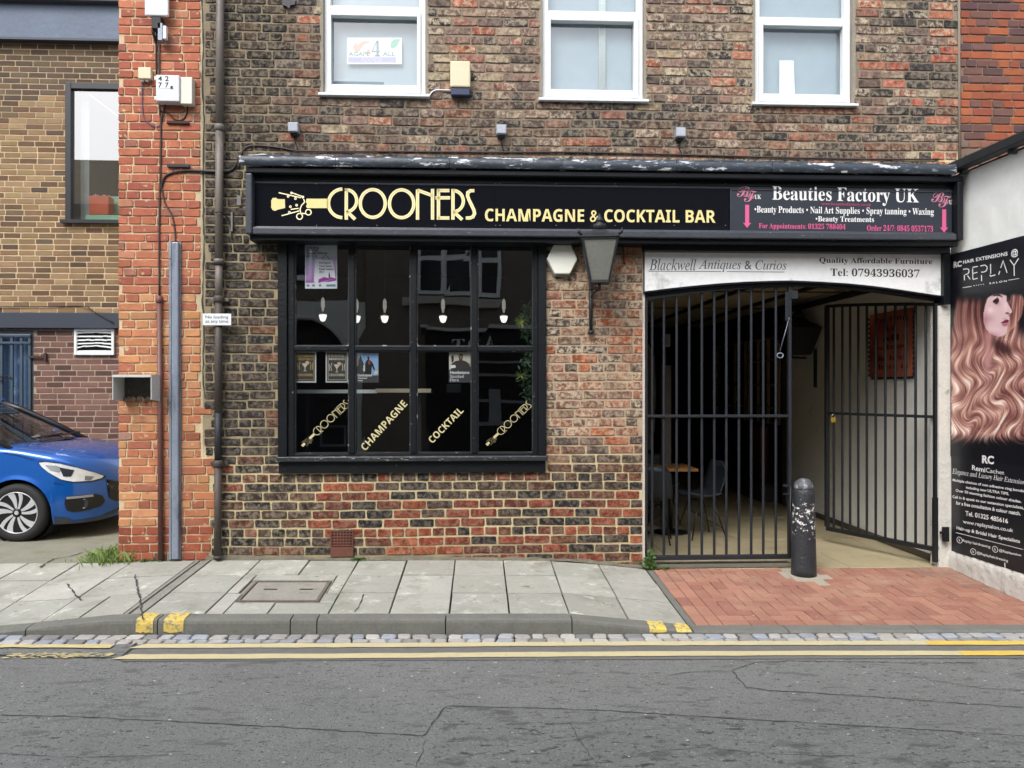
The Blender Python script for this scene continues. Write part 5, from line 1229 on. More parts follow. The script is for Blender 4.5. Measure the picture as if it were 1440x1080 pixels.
# ================================================================== PASSAGE BEHIND THE GATES
psg = thing('covered_passage', 'covered passage with cream right wall, beige ceiling and dark shopfront deep inside', 'passage', (2.8, 3, -.1))
CREAMW = mat('passage_white_wall', C(236, 236, 230), .8, var=.08, vscale=2, bump=.35, bscale=18, patch=[(C(160, 150, 130), 2.2, .62, .15)])
RX = 4.235
b = MB(); n = 24; v = []; rg = random.Random(12)
b.box(RX, RX+.12, .1, 3.55, -.14, 2.75); b.build('right_wall', CREAMW, psg)
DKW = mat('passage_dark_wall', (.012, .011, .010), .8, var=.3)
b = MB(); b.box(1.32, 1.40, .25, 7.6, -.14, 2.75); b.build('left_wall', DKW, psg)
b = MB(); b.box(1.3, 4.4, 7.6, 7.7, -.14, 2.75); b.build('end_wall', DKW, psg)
CEILM = mat('beige_ceiling', C(188, 174, 142), .8, var=.08, vscale=2)
b = MB(); b.box(1.41, 4.23, .062, 7.6, 2.66, 2.72); b.build('ceiling', CEILM, psg)
b = MB(); b.box(FX(903)+.06, 4.23, .02, .06, 2.5, 2.74); b.build('arch_backing', DKW, psg)
for x in (2.0, 3.0, 3.72): b = MB(); b.box(x, x+.04, .12, 7.5, 2.62, 2.6595); b.build('ceiling_batten', BLKM, psg)
for y in (1.9, 3.7): b = MB(); b.box(1.4, 4.23, y, y+.05, 2.61, 2.6195); b.build('ceiling_batten', BLKM, psg)
b = MB(); b.box(RX-.035, RX-.001, .12, 7.5, 2.54, 2.61); b.build('cornice', BLKM, psg)
b = MB(); b.box(RX-.02, RX-.001, .15, 3.5, -.1, -.04); b.build('wall_foot_strip', mat('dark_brown_strip', C(90, 80, 66), .8, var=.3), psg)  # darker brown strip along the foot of the wall
# dark shopfront on the right wall, deep in the passage
sf = thing('passage_shopfront', 'dark glazed shopfront with cream glazing bars deep inside the passage', 'shopfront', (RX, 5.3, -.1))
b = MB(); b.box(RX+.0, RX+.12, 3.551, 7.59, -.14, 2.75); b.build('wall', mat('brown_black_brick', C(52, 34, 28), .8, var=.4, vscale=8, patch=[(C(86, 44, 34), 3, .6, .08)]), sf)
CB = mat('cream_glazing_bar', C(150, 128, 92), .5)
b = MB(); b.box(RX-.03, RX-.001, 3.56, 3.7, -.1, 2.5); b.build('door_post', mat('grey_post', C(96, 92, 84), .6), sf)
for bay0, bay1 in ((3.8, 5.0), (5.15, 6.6)):
    for i in range(4): y = lerp(bay0, bay1, i/3); b = MB(); b.box(RX-.05, RX-.012, y, y+.035, 1.0, 2.25); b.build('glazing_bar', CB, sf)
    for z in (1.0, 1.22, 1.55, 1.9, 2.22): b = MB(); b.box(RX-.045, RX-.0125, bay0+.04, bay1, z, z+.022); b.build('glazing_rail', CB, sf)
    b = MB(); b.box(RX-.0115, RX-.004, bay0, bay1, 1.0, 2.25); b.build('dark_pane', mat('dark_pane', (.01, .01, .012), .08), sf)
b = MB(); b.box(RX-.25, RX-.002, 3.9, 5.6, -.09, .14); b.build('step', mat('dark_step', C(70, 68, 66), .7), sf)
b = MB(); b.box(RX-.12, RX-.0015, 4.3, 4.75, .14, .95); b.build('brick_reflection', mat('reflected_red_brick', C(120, 52, 40), .8, var=.3, vscale=14), sf)  # red-brown block standing in for brick reflected in the dark glass
# lantern silhouette on the passage wall
pl_ = thing('passage_lantern', 'black lantern on a bracket on the shaded passage wall between the gates', 'wall lantern', (RX, 3.0, 1.9))
LCx, LCy = hit(1122, 480, (0, 2.75, 0), FRONT)[0:2]
zt, zb2 = FZ(1122, 462, 2.75), FZ(1122, 499, 2.75)
b = MB(); b.lathe([(.17, zb2), (.30, zt-.02), (.31, zt), (.18, zt+.07), (.08, zt+.13)], (LCx, LCy, 0), 4, smooth=False, rot=math.pi/4); b.build('lantern_body', mat('dark_lantern', (.01, .01, .011), .4), pl_)
b = MB(); b.lathe([(.08, zt+.13), (.1, zt+.16), (.05, zt+.2), (.02, zt+.26)], (LCx, LCy, 0), 12); b.build('finial', IRON, pl_)
b = MB(); b.beam((LCx-.1, 2.75, zb2-.03), (RX-.005, 3.0, zb2-.03), .025, .025); b.build('bracket_arm', IRON, pl_)
p = hit(1147, 500, (RX-.012, 0, 0), (-1, 0, 0)); b = MB(); b.box(RX-.03, RX-.002, p[1]-.02, p[1]+.02, 1.52, 2.0); b.build('wall_bar', IRON, pl_)
# rusty poster on the passage wall, held in a notched black frame
PR = (RX-.006, 0, 0); NR = (-1, 0, 0)
c0 = hit(1224, 432, PR, NR); c1 = hit(1285, 432, PR, NR); y0_, y1_ = c1[1], c0[1]
tz, bz = hit(1285, 432, PR, NR)[2], hit(1285, 529, PR, NR)[2]
pb = thing('stamp_edged_notice', 'red brown notice with faded black lettering and notched black border behind the right gate', 'notice', (RX, (y0_+y1_)/2, bz))
b = MB(); b.box(RX-.016, RX-.001, y0_, y1_, bz, tz); b.build('notice_board', mat('rust_red_print', C(192, 112, 88), .6, var=.2, vscale=3, patch=[(C(128, 56, 46), 2.0, .5, .15)]), pb)
FRM = mat('notched_border', (.012, .012, .012), .6)
nz = int((tz-bz)/.05); b = MB()
for i in range(nz):
    z = bz+(i+.2)*.05
    b.box(RX-.019, RX-.001, y1_+.001, y1_+.02, z, z+.03); b.box(RX-.019, RX-.001, y0_-.02, y0_-.001, z, z+.03)
k_ = int((y1_-y0_)/.05)
for i in range(k_): y = y0_+(i+.2)*.05; b.box(RX-.019, RX-.001, y, y+.03, bz-.025, bz-.001)
b.build('notched_border', FRM, pb)['kind'] = 'stuff'
def rt(name, s, f0, f1, z0, z1, m, par, st='serif', x=RX-.0165, ya=None, yb=None, lift=.001):
    ya = y1_ if ya is None else ya; yb = y0_ if yb is None else yb      # ya = far end (left in the picture)
    A_, B_ = lerp(ya, yb, f0), lerp(ya, yb, f1)
    cs = [Vector((x-lift, A_, z1)), Vector((x-lift, B_, z1)), Vector((x-lift, B_, z0)), Vector((x-lift, A_, z0))]
    ask_text(s, st, 0, 1.0, 3, cs, name, m, par)
H = tz-bz; RI = mat('notice_ink', C(40, 14, 12), .7)
for s, a_, z0_, hh, w in (('Parting', .1, .83, .10, .8), ('is', .4, .70, .08, .25), ('all', .32, .55, .09, .4), ('we know', .14, .42, .08, .72), ('the best', .14, .25, .08, .72), ('there is', .14, .12, .08, .76)):
    rt('lettering', s, a_, a_+w, bz+H*z0_, bz+H*(z0_+hh), RI, pb)

# ================================================================== GATES
GI = mat('gate_iron', (.018, .023, .031), .5, var=.3, vscale=8, bump=.3, bscale=50, patch=[(C(96, 104, 116), 45, .70, .05)])
GI2 = mat('gate_iron_dark', (.010, .012, .015), .5, var=.3, vscale=8, bump=.3, bscale=50, patch=[(C(110, 112, 112), 45, .72, .05)])
g1 = thing('iron_gate', 'closed left leaf of the black iron gate with arched top rail and vertical bars', 'gate', fp(905, 787, 0), 'pair of iron passage gates')
gy = .03
def gP(px, py): x, z = F(px, py, gy); return (x, z)
topc = [(905, 421), (935, 416), (972, 411), (1010, 406.8), (1050, 403.6), (1085, 402), (1116, 402)]
tp = [gP(*p) for p in topc]
def gate_arc(par, pts3, w, h, m, name='top_rail'):
    b = MB()
    for a, c in zip(pts3, pts3[1:]): b.beam(a, c, w, h)
    return b.build(name, m, par)
gate_arc(g1, [(x, gy, z) for x, z in tp], .03, .028, GI)
zr = FZ(1000, 585, gy); zbt = FZ(1000, 783.5, gy)
xl, xe = gP(906, 600)[0], gP(1110, 600)[0]
b = MB(); b.box(xl, xe-.014, gy-.018, gy+.008, zr-.012, zr+.012); b.build('mid_rail', GI, g1, bevel=.003)
b = MB(); b.box(xl, xe+.0, gy-.02, gy+.02, zbt-.02, zbt+.02); b.build('bottom_rail', GI, g1, bevel=.004)
b = MB(); b.box(xe-.0135, xe+.0135, gy-.02, gy+.02, zbt+.0205, gP(1110, 403)[1]); b.build('stile', GI, g1, bevel=.003)
b = MB(); b.box(xl-.02, xl+.012, gy-.02, gy+.02, zbt+.0205, gP(905, 424)[1]); b.build('hinge_stile', GI2, g1, bevel=.003)
for px in (917.5, 934, 952, 969.7, 987.5, 1005, 1022, 1039.7, 1057, 1074, 1091.7):
    x = gP(px, 600)[0]; py = interp(px, topc); z1 = gP(px, py+2)[1]
    b = MB(); b.tube([(x, gy+.012, zbt+.015), (x, gy+.012, z1)], .0125, 8, cap=False); b.build('bar', GI, g1)
b = MB(); x = gP(1107, 430)[0]; b.box(x-.03, x+.0, gy-.035, gy-.021, gP(0, 447)[1], gP(0, 405)[1]); b.build('drop_bolt_plate', GI, g1, bevel=.003)
b = MB(); x = gP(1119, 430)[0]; b.box(x-.055, x+.01, gy-.03, gy+.02, gP(0, 415)[1], gP(0, 403)[1]); b.build('top_stop', GI, g1, bevel=.004)
b = MB(); b.tube([gP(1108, 447)[:1]+(gy-.03,)+gP(1108, 447)[1:], gP(1095, 494)[:1]+(gy-.03,)+gP(1095, 494)[1:]], .003, 5); b.build('rod', GALV, g1)
b = MB(); b.tube([(x-.0+math.cos(a)*.028-.155, gy-.03, gP(0, 498)[1]+math.sin(a)*.022) for a in [i*math.pi/6 for i in range(13)]], .005, 6, cap=False); b.build('ring_pull', GALV, g1)
b = MB(); b.box(xe-.07, xe+.0, gy-.028, gy-.0205, gP(0, 702)[1], gP(0, 700)[1]); b.box(xe-.07, xe+.0, gy-.028, gy-.0205, gP(0, 690)[1], gP(0, 687)[1]); b.tube([(xe-.004, gy-.034, gP(0, 795)[1]), (xe-.004, gy-.034, gP(0, 690)[1])], .006, 6); b.build('drop_bolt', GI, g1)
# right leaf, swung inwards
hx_, hy_ = F(1318, 600, .02)[0], .03; ex, ey = F(1163, 600, 1.1)[0], 1.1
g2 = thing('iron_gate', 'right leaf of the black iron gate swung open against the white passage wall', 'gate', (hx_, hy_, -.05), 'pair of iron passage gates')
def gl(t): return Vector((lerp(ex, hx_, t), lerp(ey, hy_, t), 0))
GN = Vector((-(hy_-ey), hx_-ex, 0)).normalized()
zrow = {'top': [(0, 431), (.15, 429.5), (.35, 428.5), (.55, 428), (.8, 427.5), (1, 428.5)], 'mid': [(0, 581), (1, 586.5)], 'bot': [(0, 743), (1, 778)]}
def gz(kind, t):
    p = gl(t); px, _ = proj(p.x, p.y, 1); return FZ(px, interp(t, zrow[kind]), p.y)
gate_arc(g2, [gl(t)+Vector((0, 0, gz('top', t))) for t in (0, .15, .35, .55, .8, 1)], .03, .03, GI2)
b = MB(); b.beam(gl(0)+Vector((0, 0, gz('mid', 0))), gl(1)+Vector((0, 0, gz('mid', 0))), .026, .026); b.build('mid_rail', GI2, g2)
b = MB(); b.beam(gl(0)+Vector((0, 0, gz('bot', 0))), gl(1)+Vector((0, 0, gz('bot', 0))), .04, .04); b.build('bottom_rail', GI2, g2)
pxs = [1172.5, 1184.5, 1195.5, 1207, 1219, 1231.5, 1245, 1259, 1273, 1287.5, 1302]
def tsolve(px):
    lo, hi = 0, 1
    for _ in range(30):
        m = (lo+hi)/2; p = gl(m)
        if proj(p.x, p.y, 1)[0] < px: lo = m
        else: hi = m
    return lo
for px in pxs:
    t = tsolve(px); p = gl(t); b = MB(); b.tube([(p.x, p.y, gz('bot', 0)), (p.x, p.y, gz('top', t))], .0125, 8, cap=False); b.build('bar', GI2, g2)
for t, w, nm in ((0, .04, 'stile'), (1, .05, 'hinge_stile')):
    p = gl(t); b = MB(); b.beam((p.x, p.y, gz('bot', 0)+.02), (p.x, p.y, gz('top', t)+.01), w, .035); b.build(nm, GI2, g2)
p = gl(.985); b = MB(); b.beam((p.x, p.y-.03, -.06), (p.x, p.y-.03, FZ(1310, 700, 0)), .07, .03); b.build('hinge_plate', GI2, g2)
b = MB(); b.beam((p.x, -.045, FZ(1320, 748, 0)), (FX(1330), -.03, FZ(1320, 748, 0)), .03, .02); b.beam((FX(1326), -.04, FZ(1320, 760, 0)), (FX(1326), -.04, FZ(1320, 740, 0)), .05, .03); b.build('latch', GI2, g2)
p = gl(.045); pd = thing('padlock', 'brass padlock hanging from the mid rail of the open gate', 'padlock', (p.x, p.y-.04, gz('mid', 0)-.07))
pc = Vector((p.x, p.y-.04, gz('mid', 0)-.065)); b = MB(); b.box(pc.x-.024, pc.x+.024, pc.y-.012, pc.y+.012, pc.z-.028, pc.z+.022); b.build('body', mat('brass', C(214, 176, 62), .35, metal=.4), pd, bevel=.006)
b = MB(); b.tube([(pc.x-.014, pc.y, pc.z+.02), (pc.x-.014, pc.y, pc.z+.045), (pc.x, pc.y, pc.z+.06), (pc.x+.014, pc.y, pc.z+.045), (pc.x+.014, pc.y, pc.z+.02)], .004, 6); b.build('shackle', CHR, pd)

# ------------------------------------------------------------------ bollard
bx_, by_ = 2.83, -.19; bz0 = pavz(bx_, by_)
bo = thing('bollard', 'black round topped bollard with flaking white paint standing on the block paving', 'bollard', (bx_, by_, bz0))
BOM = mat('flaking_bollard_paint', (.035, .04, .048), .45, var=.3, vscale=9, bump=.8, bscale=40)
BOP = mat('flaked_bollard_paint', (.035, .04, .048), .45, var=.3, vscale=9, bump=.8, bscale=40, patch=[(C(228, 228, 222), 30, .53, .02), (C(140, 142, 142), 60, .64, .04)])
n_ = BOP.node_tree.nodes; l_ = BOP.node_tree.links; gg = n_.new('ShaderNodeNewGeometry'); sx_ = n_.new('ShaderNodeSeparateXYZ'); l_.new(gg.outputs['Position'], sx_.inputs[0])
r1_ = n_.new('ShaderNodeMapRange'); r2_ = n_.new('ShaderNodeMapRange'); mu_ = n_.new('ShaderNodeMath'); mu_.operation = 'MULTIPLY'
for r_, a_, b_ in ((r1_, bz0+.10, bz0+.48), (r2_, bz0+.70, bz0+.60)): r_.inputs[1].default_value = a_; r_.inputs[2].default_value = b_; l_.new(sx_.outputs[2], r_.inputs[0])
l_.new(r1_.outputs[0], mu_.inputs[0]); l_.new(r2_.outputs[0], mu_.inputs[1])
for nd in [x for x in n_ if x.type == 'TEX_NOISE' and abs(x.inputs['Scale'].default_value-30) < .1]:   # paint only flakes off in the middle
    for lk in list(nd.outputs[0].links):
        m2 = n_.new('ShaderNodeMath'); m2.operation = 'SUBTRACT'; m3 = n_.new('ShaderNodeMath'); m3.operation = 'SUBTRACT'; m3.inputs[0].default_value = 1; l_.new(mu_.outputs[0], m3.inputs[1])
        m4 = n_.new('ShaderNodeMath'); m4.operation = 'MULTIPLY'; m4.inputs[1].default_value = .22; l_.new(m3.outputs[0], m4.inputs[0]); l_.new(nd.outputs[0], m2.inputs[0]); l_.new(m4.outputs[0], m2.inputs[1]); l_.new(m2.outputs[0], lk.to_socket)
b = MB(); b.lathe([(.106, .0), (.105, .06), (.102, .18), (.099, .27), (.097, .40), (.095, .52), (.092, .62), (.090, .70), (.087, .735), (.080, .745)], (bx_, by_, bz0), 32); b.build('post', BOP, bo)
b = MB(); b.lathe([(.080, .745), (.080, .765), (.076, .79), (.062, .815), (.040, .832), (.018, .839), (.004, .84)], (bx_, by_, bz0), 32); b.build('rounded_top', mat('worn_grey_top', C(96, 99, 104), .5, var=.3, bump=.5, patch=[(C(176, 176, 178), 14, .55, .08), (C(50, 54, 60), 20, .62, .06)]), bo)
# ================================================================== WHITE RENDERED WALL WITH THE HAIR POSTER
wb = thing('white_rendered_building', 'white rendered side wall with black gutter edge carrying the hair poster', 'building', (4.28, -.6, -.15))
W0 = Vector((4.262, 0, 0)); W1 = Vector((4.322, -1.30, 0)); WD = (W1-W0).normalized(); WN = Vector((WD.y, -WD.x, 0)); 
if WN.x > 0: WN = -WN
WHR = mat('white_render', C(232, 234, 230), .7, var=.06, vscale=2, bump=.55, bscale=9, patch=[(C(190, 188, 180), 4, .66, .12)])
WPL = mat('flaking_white_plinth', C(214, 212, 204), .8, var=.12, vscale=4, bump=1, bscale=16, patch=[(C(120, 108, 94), 6, .60, .05), (C(150, 160, 150), 11, .6, .08)])
b = MB(); nu, nv = 40, 60; rgw = random.Random(5)
def wallp(u, z, d=0): p = W0.lerp(W1, u); return (p.x+WN.x*d, p.y+WN.y*d, z)
zw0, zw1 = .02, 3.40
b.add([wallp(i/nu, lerp(zw0, zw1, j/nv), .006*mnoise.noise(Vector((i*.22, j*.22, 0)))) for j in range(nv+1) for i in range(nu+1)], [(j*(nu+1)+i, j*(nu+1)+i+1, (j+1)*(nu+1)+i+1, (j+1)*(nu+1)+i) for j in range(nv) for i in range(nu)], True)
b.build('rendered_wall', WHR, wb)
b = MB(); b.add([wallp(0, -.3, -.02), wallp(1, -.3, -.02), wallp(1, 3.39, -.02), wallp(0, 3.39, -.02), (7, -1.3, -.3), (7, -1.3, 3.39), (7, -.0, -.3), (7, 0, 3.39)], [(1, 4, 5, 2), (3, 2, 5, 7)]); b.build('street_wall', WHR, wb)
b = MB(); nu2, nv2 = 60, 8
b.add([wallp(i/nu2, lerp(-.25, .055+.02*mnoise.noise(Vector((i*.3, 5, 0))), j/nv2), .024+.008*mnoise.noise(Vector((i*.35, j*.5, 9)))-(.022 if j == nv2 else 0)) for j in range(nv2+1) for i in range(nu2+1)], [(j*(nu2+1)+i, j*(nu2+1)+i+1, (j+1)*(nu2+1)+i+1, (j+1)*(nu2+1)+i) for j in range(nv2) for i in range(nu2)], True)
b.build('plinth', WPL, wb)
b = MB(); b.box(FX(1319.5), 4.262, -.004, .12, -.12, FZ(1328, 430)); b.build('gate_pier', WPL, wb)
GUT = mat('black_gutter', C(38, 42, 46), .5, var=.2)
b = MB(); a_ = wallp(-.05, 3.43, .07); c_ = wallp(1.05, 3.43, .07); b.beam((a_[0], a_[1], 3.455), (c_[0], c_[1], 3.455), .10, .085); b.build('gutter', GUT, wb, bevel=.012)
for t in (.18, .62): p = wallp(t, 3.37, .03); b = MB(); b.beam((p[0]+.02, p[1], 3.40), (p[0]-.04, p[1], 3.40), .03, .045); b.build('gutter_bracket', GUT, wb)
b = MB(); b.add([wallp(0, 3.415, .0), wallp(1, 3.415, 0), (7, -1.3, 3.62), (7, 0, 3.62)], [(0, 1, 2, 3)]); b.build('roof_sheet', GUT, wb)
# hair extension poster
PWp = tuple(W0+WN*.012); NW = tuple(WN)
hp_ = thing('hair_poster', 'tall black hair extension poster with wavy blonde model on the white wall', 'poster', tuple(hit(1390, 790, PWp, NW)))
HB = mat('poster_black_vinyl', (.012, .013, .018), .3, var=.05)
cor = [hit(1336.5, 358.3, PWp, NW), None, None, hit(1338, 774.5, PWp, NW)]
ue = -1.2
def at_y(c, y):  # continue the sheet along the wall to depth y
    t = (y-c.y)/WD.y; return Vector((c.x+WD.x*t, y, c.z))
cor[1] = at_y(cor[0], ue); cor[2] = at_y(cor[3], ue); Nn = Vector(WN)
b = MB(); b.add([p for p in cor]+[p-Nn*.006 for p in cor], [(0, 1, 2, 3), (7, 6, 5, 4), (0, 4, 5, 1), (1, 5, 6, 2), (2, 6, 7, 3), (3, 7, 4, 0)]); b.build('sheet', HB, hp_)
def hpoly(poly, m, lift=.001, nm='print'): return px_poly(nm, poly, PWp, NW, lift, m, hp_)
# the printed photograph: a fine sheet of coloured points (the print itself, no relief)
def fpx(pts): return [(1320+x/12, 400+y/12) for x, y in pts]   # points read from the enlarged photograph
def inside(p, poly):
    c = False; n = len(poly); x, y = p; j = n-1
    for i in range(n):
        xi, yi = poly[i]; xj, yj = poly[j]
        if (yi > y) != (yj > y) and x < (xj-xi)*(y-yi)/(yj-yi)+xi: c = not c
        j = i
    return c
FACE = fpx([(830, 230), (930, 165), (1060, 155), (1140, 190), (1150, 290), (1200, 380), (1240, 440), (1225, 490), (1180, 505), (1190, 570), (1185, 610), (1175, 660), (1160, 720), (1150, 800), (1110, 860), (1030, 882), (930, 860), (860, 820), (800, 760), (760, 640), (755, 500), (790, 340)])
NECK = fpx([(800, 760), (930, 850), (900, 930), (850, 1010), (840, 1150), (860, 1350), (880, 1700), (800, 1900), (720, 1800), (740, 1400), (740, 1100), (770, 900)])
CHIN = fpx([(900, 900), (1130, 880), (1250, 960), (1330, 1150), (1300, 1350), (1180, 1250), (1000, 1120), (870, 1020)])
RLOCK = fpx([(1240, 130), (1400, 150), (1440, 300), (1400, 520), (1300, 700), (1190, 800), (1230, 620), (1250, 430), (1200, 300)])
def nz_(x, y, z=0): return mnoise.noise(Vector((x, y, z)))
def gs(x, y, cx, cy, r, q=1): return math.exp(-(((x-cx)/r)**2+((y-cy)/(r*q))**2))
def ss(a, b_, x): t = max(0, min(1, (x-a)/(b_-a))); return t*t*(3-2*t)
HR = [(0, (36, 22, 26)), (.18, (84, 50, 50)), (.36, (138, 92, 86)), (.54, (184, 134, 122)), (.72, (220, 178, 162)), (.88, (244, 214, 200)), (1, (255, 244, 232))]
def ramp3(t):
    t = max(0, min(1, t))
    for (a, c), (b_, d) in zip(HR, HR[1:]):
        if t <= b_: k = (t-a)/(b_-a); return tuple(lerp(p, q, k) for p, q in zip(c, d))
    return HR[-1][1]
def photo(x, y):
    top_ = 419-2*nz_(x*.1, 0); amp = 1.2+8.5*ss(440, 540, y); wl = 64
    ph = 1.7*nz_(x*.035, y*.012, 4)+(x-1390)*.035
    lx = 1388+(x-1388)*(1-.10*ss(470, 600, y))
    S = lx-amp*math.sin(2*math.pi*y/wl+ph)-2.2*nz_(x*.06, y*.05, 7)*ss(430, 480, y)
    cl = .5+.9*nz_(S*.17, y*.006, 1)+.55*nz_(S*.42, y*.010, 2)+.5*nz_(S*1.1, y*.012, 3)
    shine = .5+.5*math.sin(2*math.pi*y/(wl*.5)+2*ph+3*nz_(S*.12, 0, 9))
    b_ = .12+.40*cl+.30*shine*(.35+cl)*ss(445, 500, y)+.12*ss(430, 470, y)
    b_ -= .35*max(0, .45-abs(nz_(S*.10, y*.02, 12))*6)*ss(480, 540, y)
    col = ramp3(b_*.92)
    # silhouette
    left = 1344-7*ss(420, 480, y)+1.2*nz_(y*.12, 3)
    m = ss(left-1.5, left+2, x)*ss(top_-6, top_+12, y)
    end = 616+7*nz_(S*.16, 1)+9*nz_(S*.5, 5)
    m *= 1-ss(end-7, end+10, y)
    m *= 1-.92*(ss(1428, 1437, x)*(1-ss(455, 490, y+.3*(1440-x))))
    if inside((x, y), RLOCK): col = ramp3(.42+.35*nz_(x*.5+y*.05, y*.03, 6)+.2*ss(440, 470, y)); m = max(m, ss(411, 418, y))
    if True:
        d = .85*math.exp(-(((x-1407)/17)**2+((y-484-(x-1400)*.45)/9)**2)**1.6); col = tuple(lerp(c, q, d) for c, q in zip(col, (58, 34, 36)))
    if x < 1402 and 455 < y < 570:
        f = ss(480, 530, y); sk = (206-20*f, 152-10*f, 146-6*f); col = tuple(lerp(c, q, .8*(1-ss(515, 560, y))*math.exp(-((x-(1390-(y-470)*.04))/(7-2*ss(470, 540, y)))**2)*ss(458, 475, y)) for c, q in zip(col, sk))
    if inside((x, y), FACE):
        sk = [228, 194, 196]; hl = 22*gs(x, y, 1393, 436, 5, .8)+16*gs(x, y, 1414, 430, 3, 2.2)+14*gs(x, y, 1402, 419, 5)+12*gs(x, y, 1400, 465, 8, .6)
        sh = 26*gs(x, y, 1391, 448, 7, .8)+48*ss(462, 474, y)*ss(1412, 1394, x)+40*gs(x, y, 1385, 452, 4, 3)+30*gs(x, y, 1413, 449, 2.2)+22*gs(x, y, 1404, 427, 4)+60*(1-ss(409, 418, y))
        col = (sk[0]+hl-sh*.75, sk[1]+hl-sh*1.1, sk[2]+hl-sh*.95); m = ss(410, 417, y)
    return tuple(lerp(k, c, m) for k, c in zip((20, 21, 27), col))
b = MB(); cols = []; ny_ = 270; nx__ = 160; zlo = hit(1400, 1, PWp, NW)
ys_ = [lerp(cor[0].y-.002, ue+.002, i/nx__) for i in range(nx__+1)]
def onwall(y, z, lift): p = at_y(cor[0], y); return (p.x+Nn.x*lift, p.y+Nn.y*lift, z)
zH, zL_ = 2.50, .90
for j in range(ny_+1):
    for i in range(nx__+1):
        P = onwall(ys_[i], lerp(zH, zL_, j/ny_), .0012); b.v.append(P); x_, y_ = proj(*P)
        # undo the perspective of the sheet so that waves keep their size along it
        cols += [*C(*[max(0, min(255, c)) for c in photo(x_, y_)]), 1]
for j in range(ny_):
    for i in range(nx__): a = j*(nx__+1)+i; b.f.append((a, a+1, a+nx__+2, a+nx__+1)); b.sm.append(False)
PHM = mat('printed_photograph', obcol='plain', rough=.35, var=0)
o = b.build('photo_print', PHM, hp_, fixn=False); o.color = (0, 0, 0, 0)
o.data.color_attributes.new('tint', 'FLOAT_COLOR', 'POINT').data.foreach_set('color', cols)
hpoly(fpx([(915, 185), (960, 165), (1020, 165), (1080, 200), (1085, 222), (1050, 200), (990, 185), (930, 196)]), mat('brow_print', C(44, 28, 34), .35), .0047)
hpoly(fpx([(915, 285), (950, 250), (1000, 215), (1030, 250), (1020, 300), (985, 330), (940, 310)]), mat('eye_print', C(92, 64, 72), .35), .0047)
hpoly(fpx([(930, 285), (965, 262), (1000, 250), (1008, 285), (975, 305)]), mat('brow_print'), .0049)
hpoly(fpx([(1120, 480), (1170, 470), (1215, 485), (1180, 498)]), mat('nostril_print', C(120, 70, 74), .35), .0047)
hpoly(fpx([(1050, 650), (1100, 620), (1150, 590), (1190, 600), (1185, 640), (1120, 650)]), mat('lip_dark_print', C(120, 50, 66), .35), .0047); hpoly(fpx([(1070, 655), (1120, 650), (1180, 640), (1170, 680), (1130, 700), (1090, 690)]), mat('lip_print', C(206, 120, 140), .35), .0049)
# printed words
def hw(s, rect4, m=WHT, st=None, off=0, lift=.0014, space=1.0): return label_text('lettering', s, rect4, 0, m, hp_, st, off, space, lift, P=PWp, N=NW)
def zr_(pts, ox, oy, k): return [(ox+x/k, oy+y/k) for x, y in pts]
Zt = lambda p: zr_(p, 1320, 320, 12); Zm = lambda p: zr_(p, 1320, 630, 12); Zl = lambda p: zr_(p, 1320, 710, 9)
hw('HAIR EXTENSIONS', Zt([(415, 555), (1165, 405), (1165, 470), (415, 615)]), st='sans', space=1.1)
hw('RC', Zt([(255, 575), (390, 560), (390, 655), (255, 685)]), st='sans', off=.03)
hw('@', Zt([(1225, 370), (1345, 355), (1345, 490), (1225, 515)]), off=.02)
def hstroke(paths, w, m=WHT, lift=.0014): V, Fc = stroke(paths, w); return px_shape('lettering', V, Fc, PWp, NW, lift, m, hp_)
hstroke([Zt(p) for p in [[(415, 705), (470, 695), (510, 705), (515, 745), (495, 780), (450, 795)], [(435, 800), (438, 890)], [(490, 810), (535, 875)], [(575, 690), (580, 872)], [(575, 672), (665, 655)], [(580, 775), (655, 755)], [(580, 875), (662, 855)],
        [(705, 650), (780, 632), (815, 655), (822, 690), (805, 730), (765, 750), (720, 752)], [(725, 800), (728, 905)], [(878, 615), (880, 780)], [(868, 800), (880, 822), (960, 798)], [(1015, 795), (1035, 735)], [(1050, 680), (1090, 560), (1158, 765)], [(1205, 545), (1275, 640), (1352, 520)], [(1275, 640), (1278, 815)]]], 1.25)
hstroke([Zt(p) for p in [[(410, 1012), (560, 992)], [(1180, 888), (1360, 858)]]], .8)
hw('•••••  SALON', Zt([(590, 965), (1150, 885), (1150, 915), (590, 998)]), st='sans', space=1.5)
hw('RC', Zm([(735, 120), (935, 135), (935, 280), (735, 255)]), st='sans', off=.04)
hw('Remi', Zm([(565, 285), (790, 330), (790, 415), (565, 370)]), st='sans'); hw('Cachet', Zm([(800, 330), (1110, 385), (1110, 450), (800, 410)]))
hw('Elegance and Luxury Hair Extensions', [Zm([(235, 340)])[0], Zm([(1500, 540)])[0], Zm([(1500, 650)])[0], Zm([(235, 460)])[0]], st='script', off=.012)
LN = [('Multiple choices of non adhesive ring bonds', (240, 515), (1440, 700), 58), ('including new ULTRA TIPS.', (465, 640), (1190, 750), 58), ('Over 50 stunning fashion colour shades.', (290, 690), (1400, 880), 60), ('Call in & speak to our extension specialists,', (235, 795), (1440, 985), 60), ('for a free consultation & colour match.', (295, 893), (1385, 1075), 60)]
for s, a, c, h in LN: hw(s, Zm([a, c, (c[0], c[1]+h+6), (a[0], a[1]+h)]), st='sans')
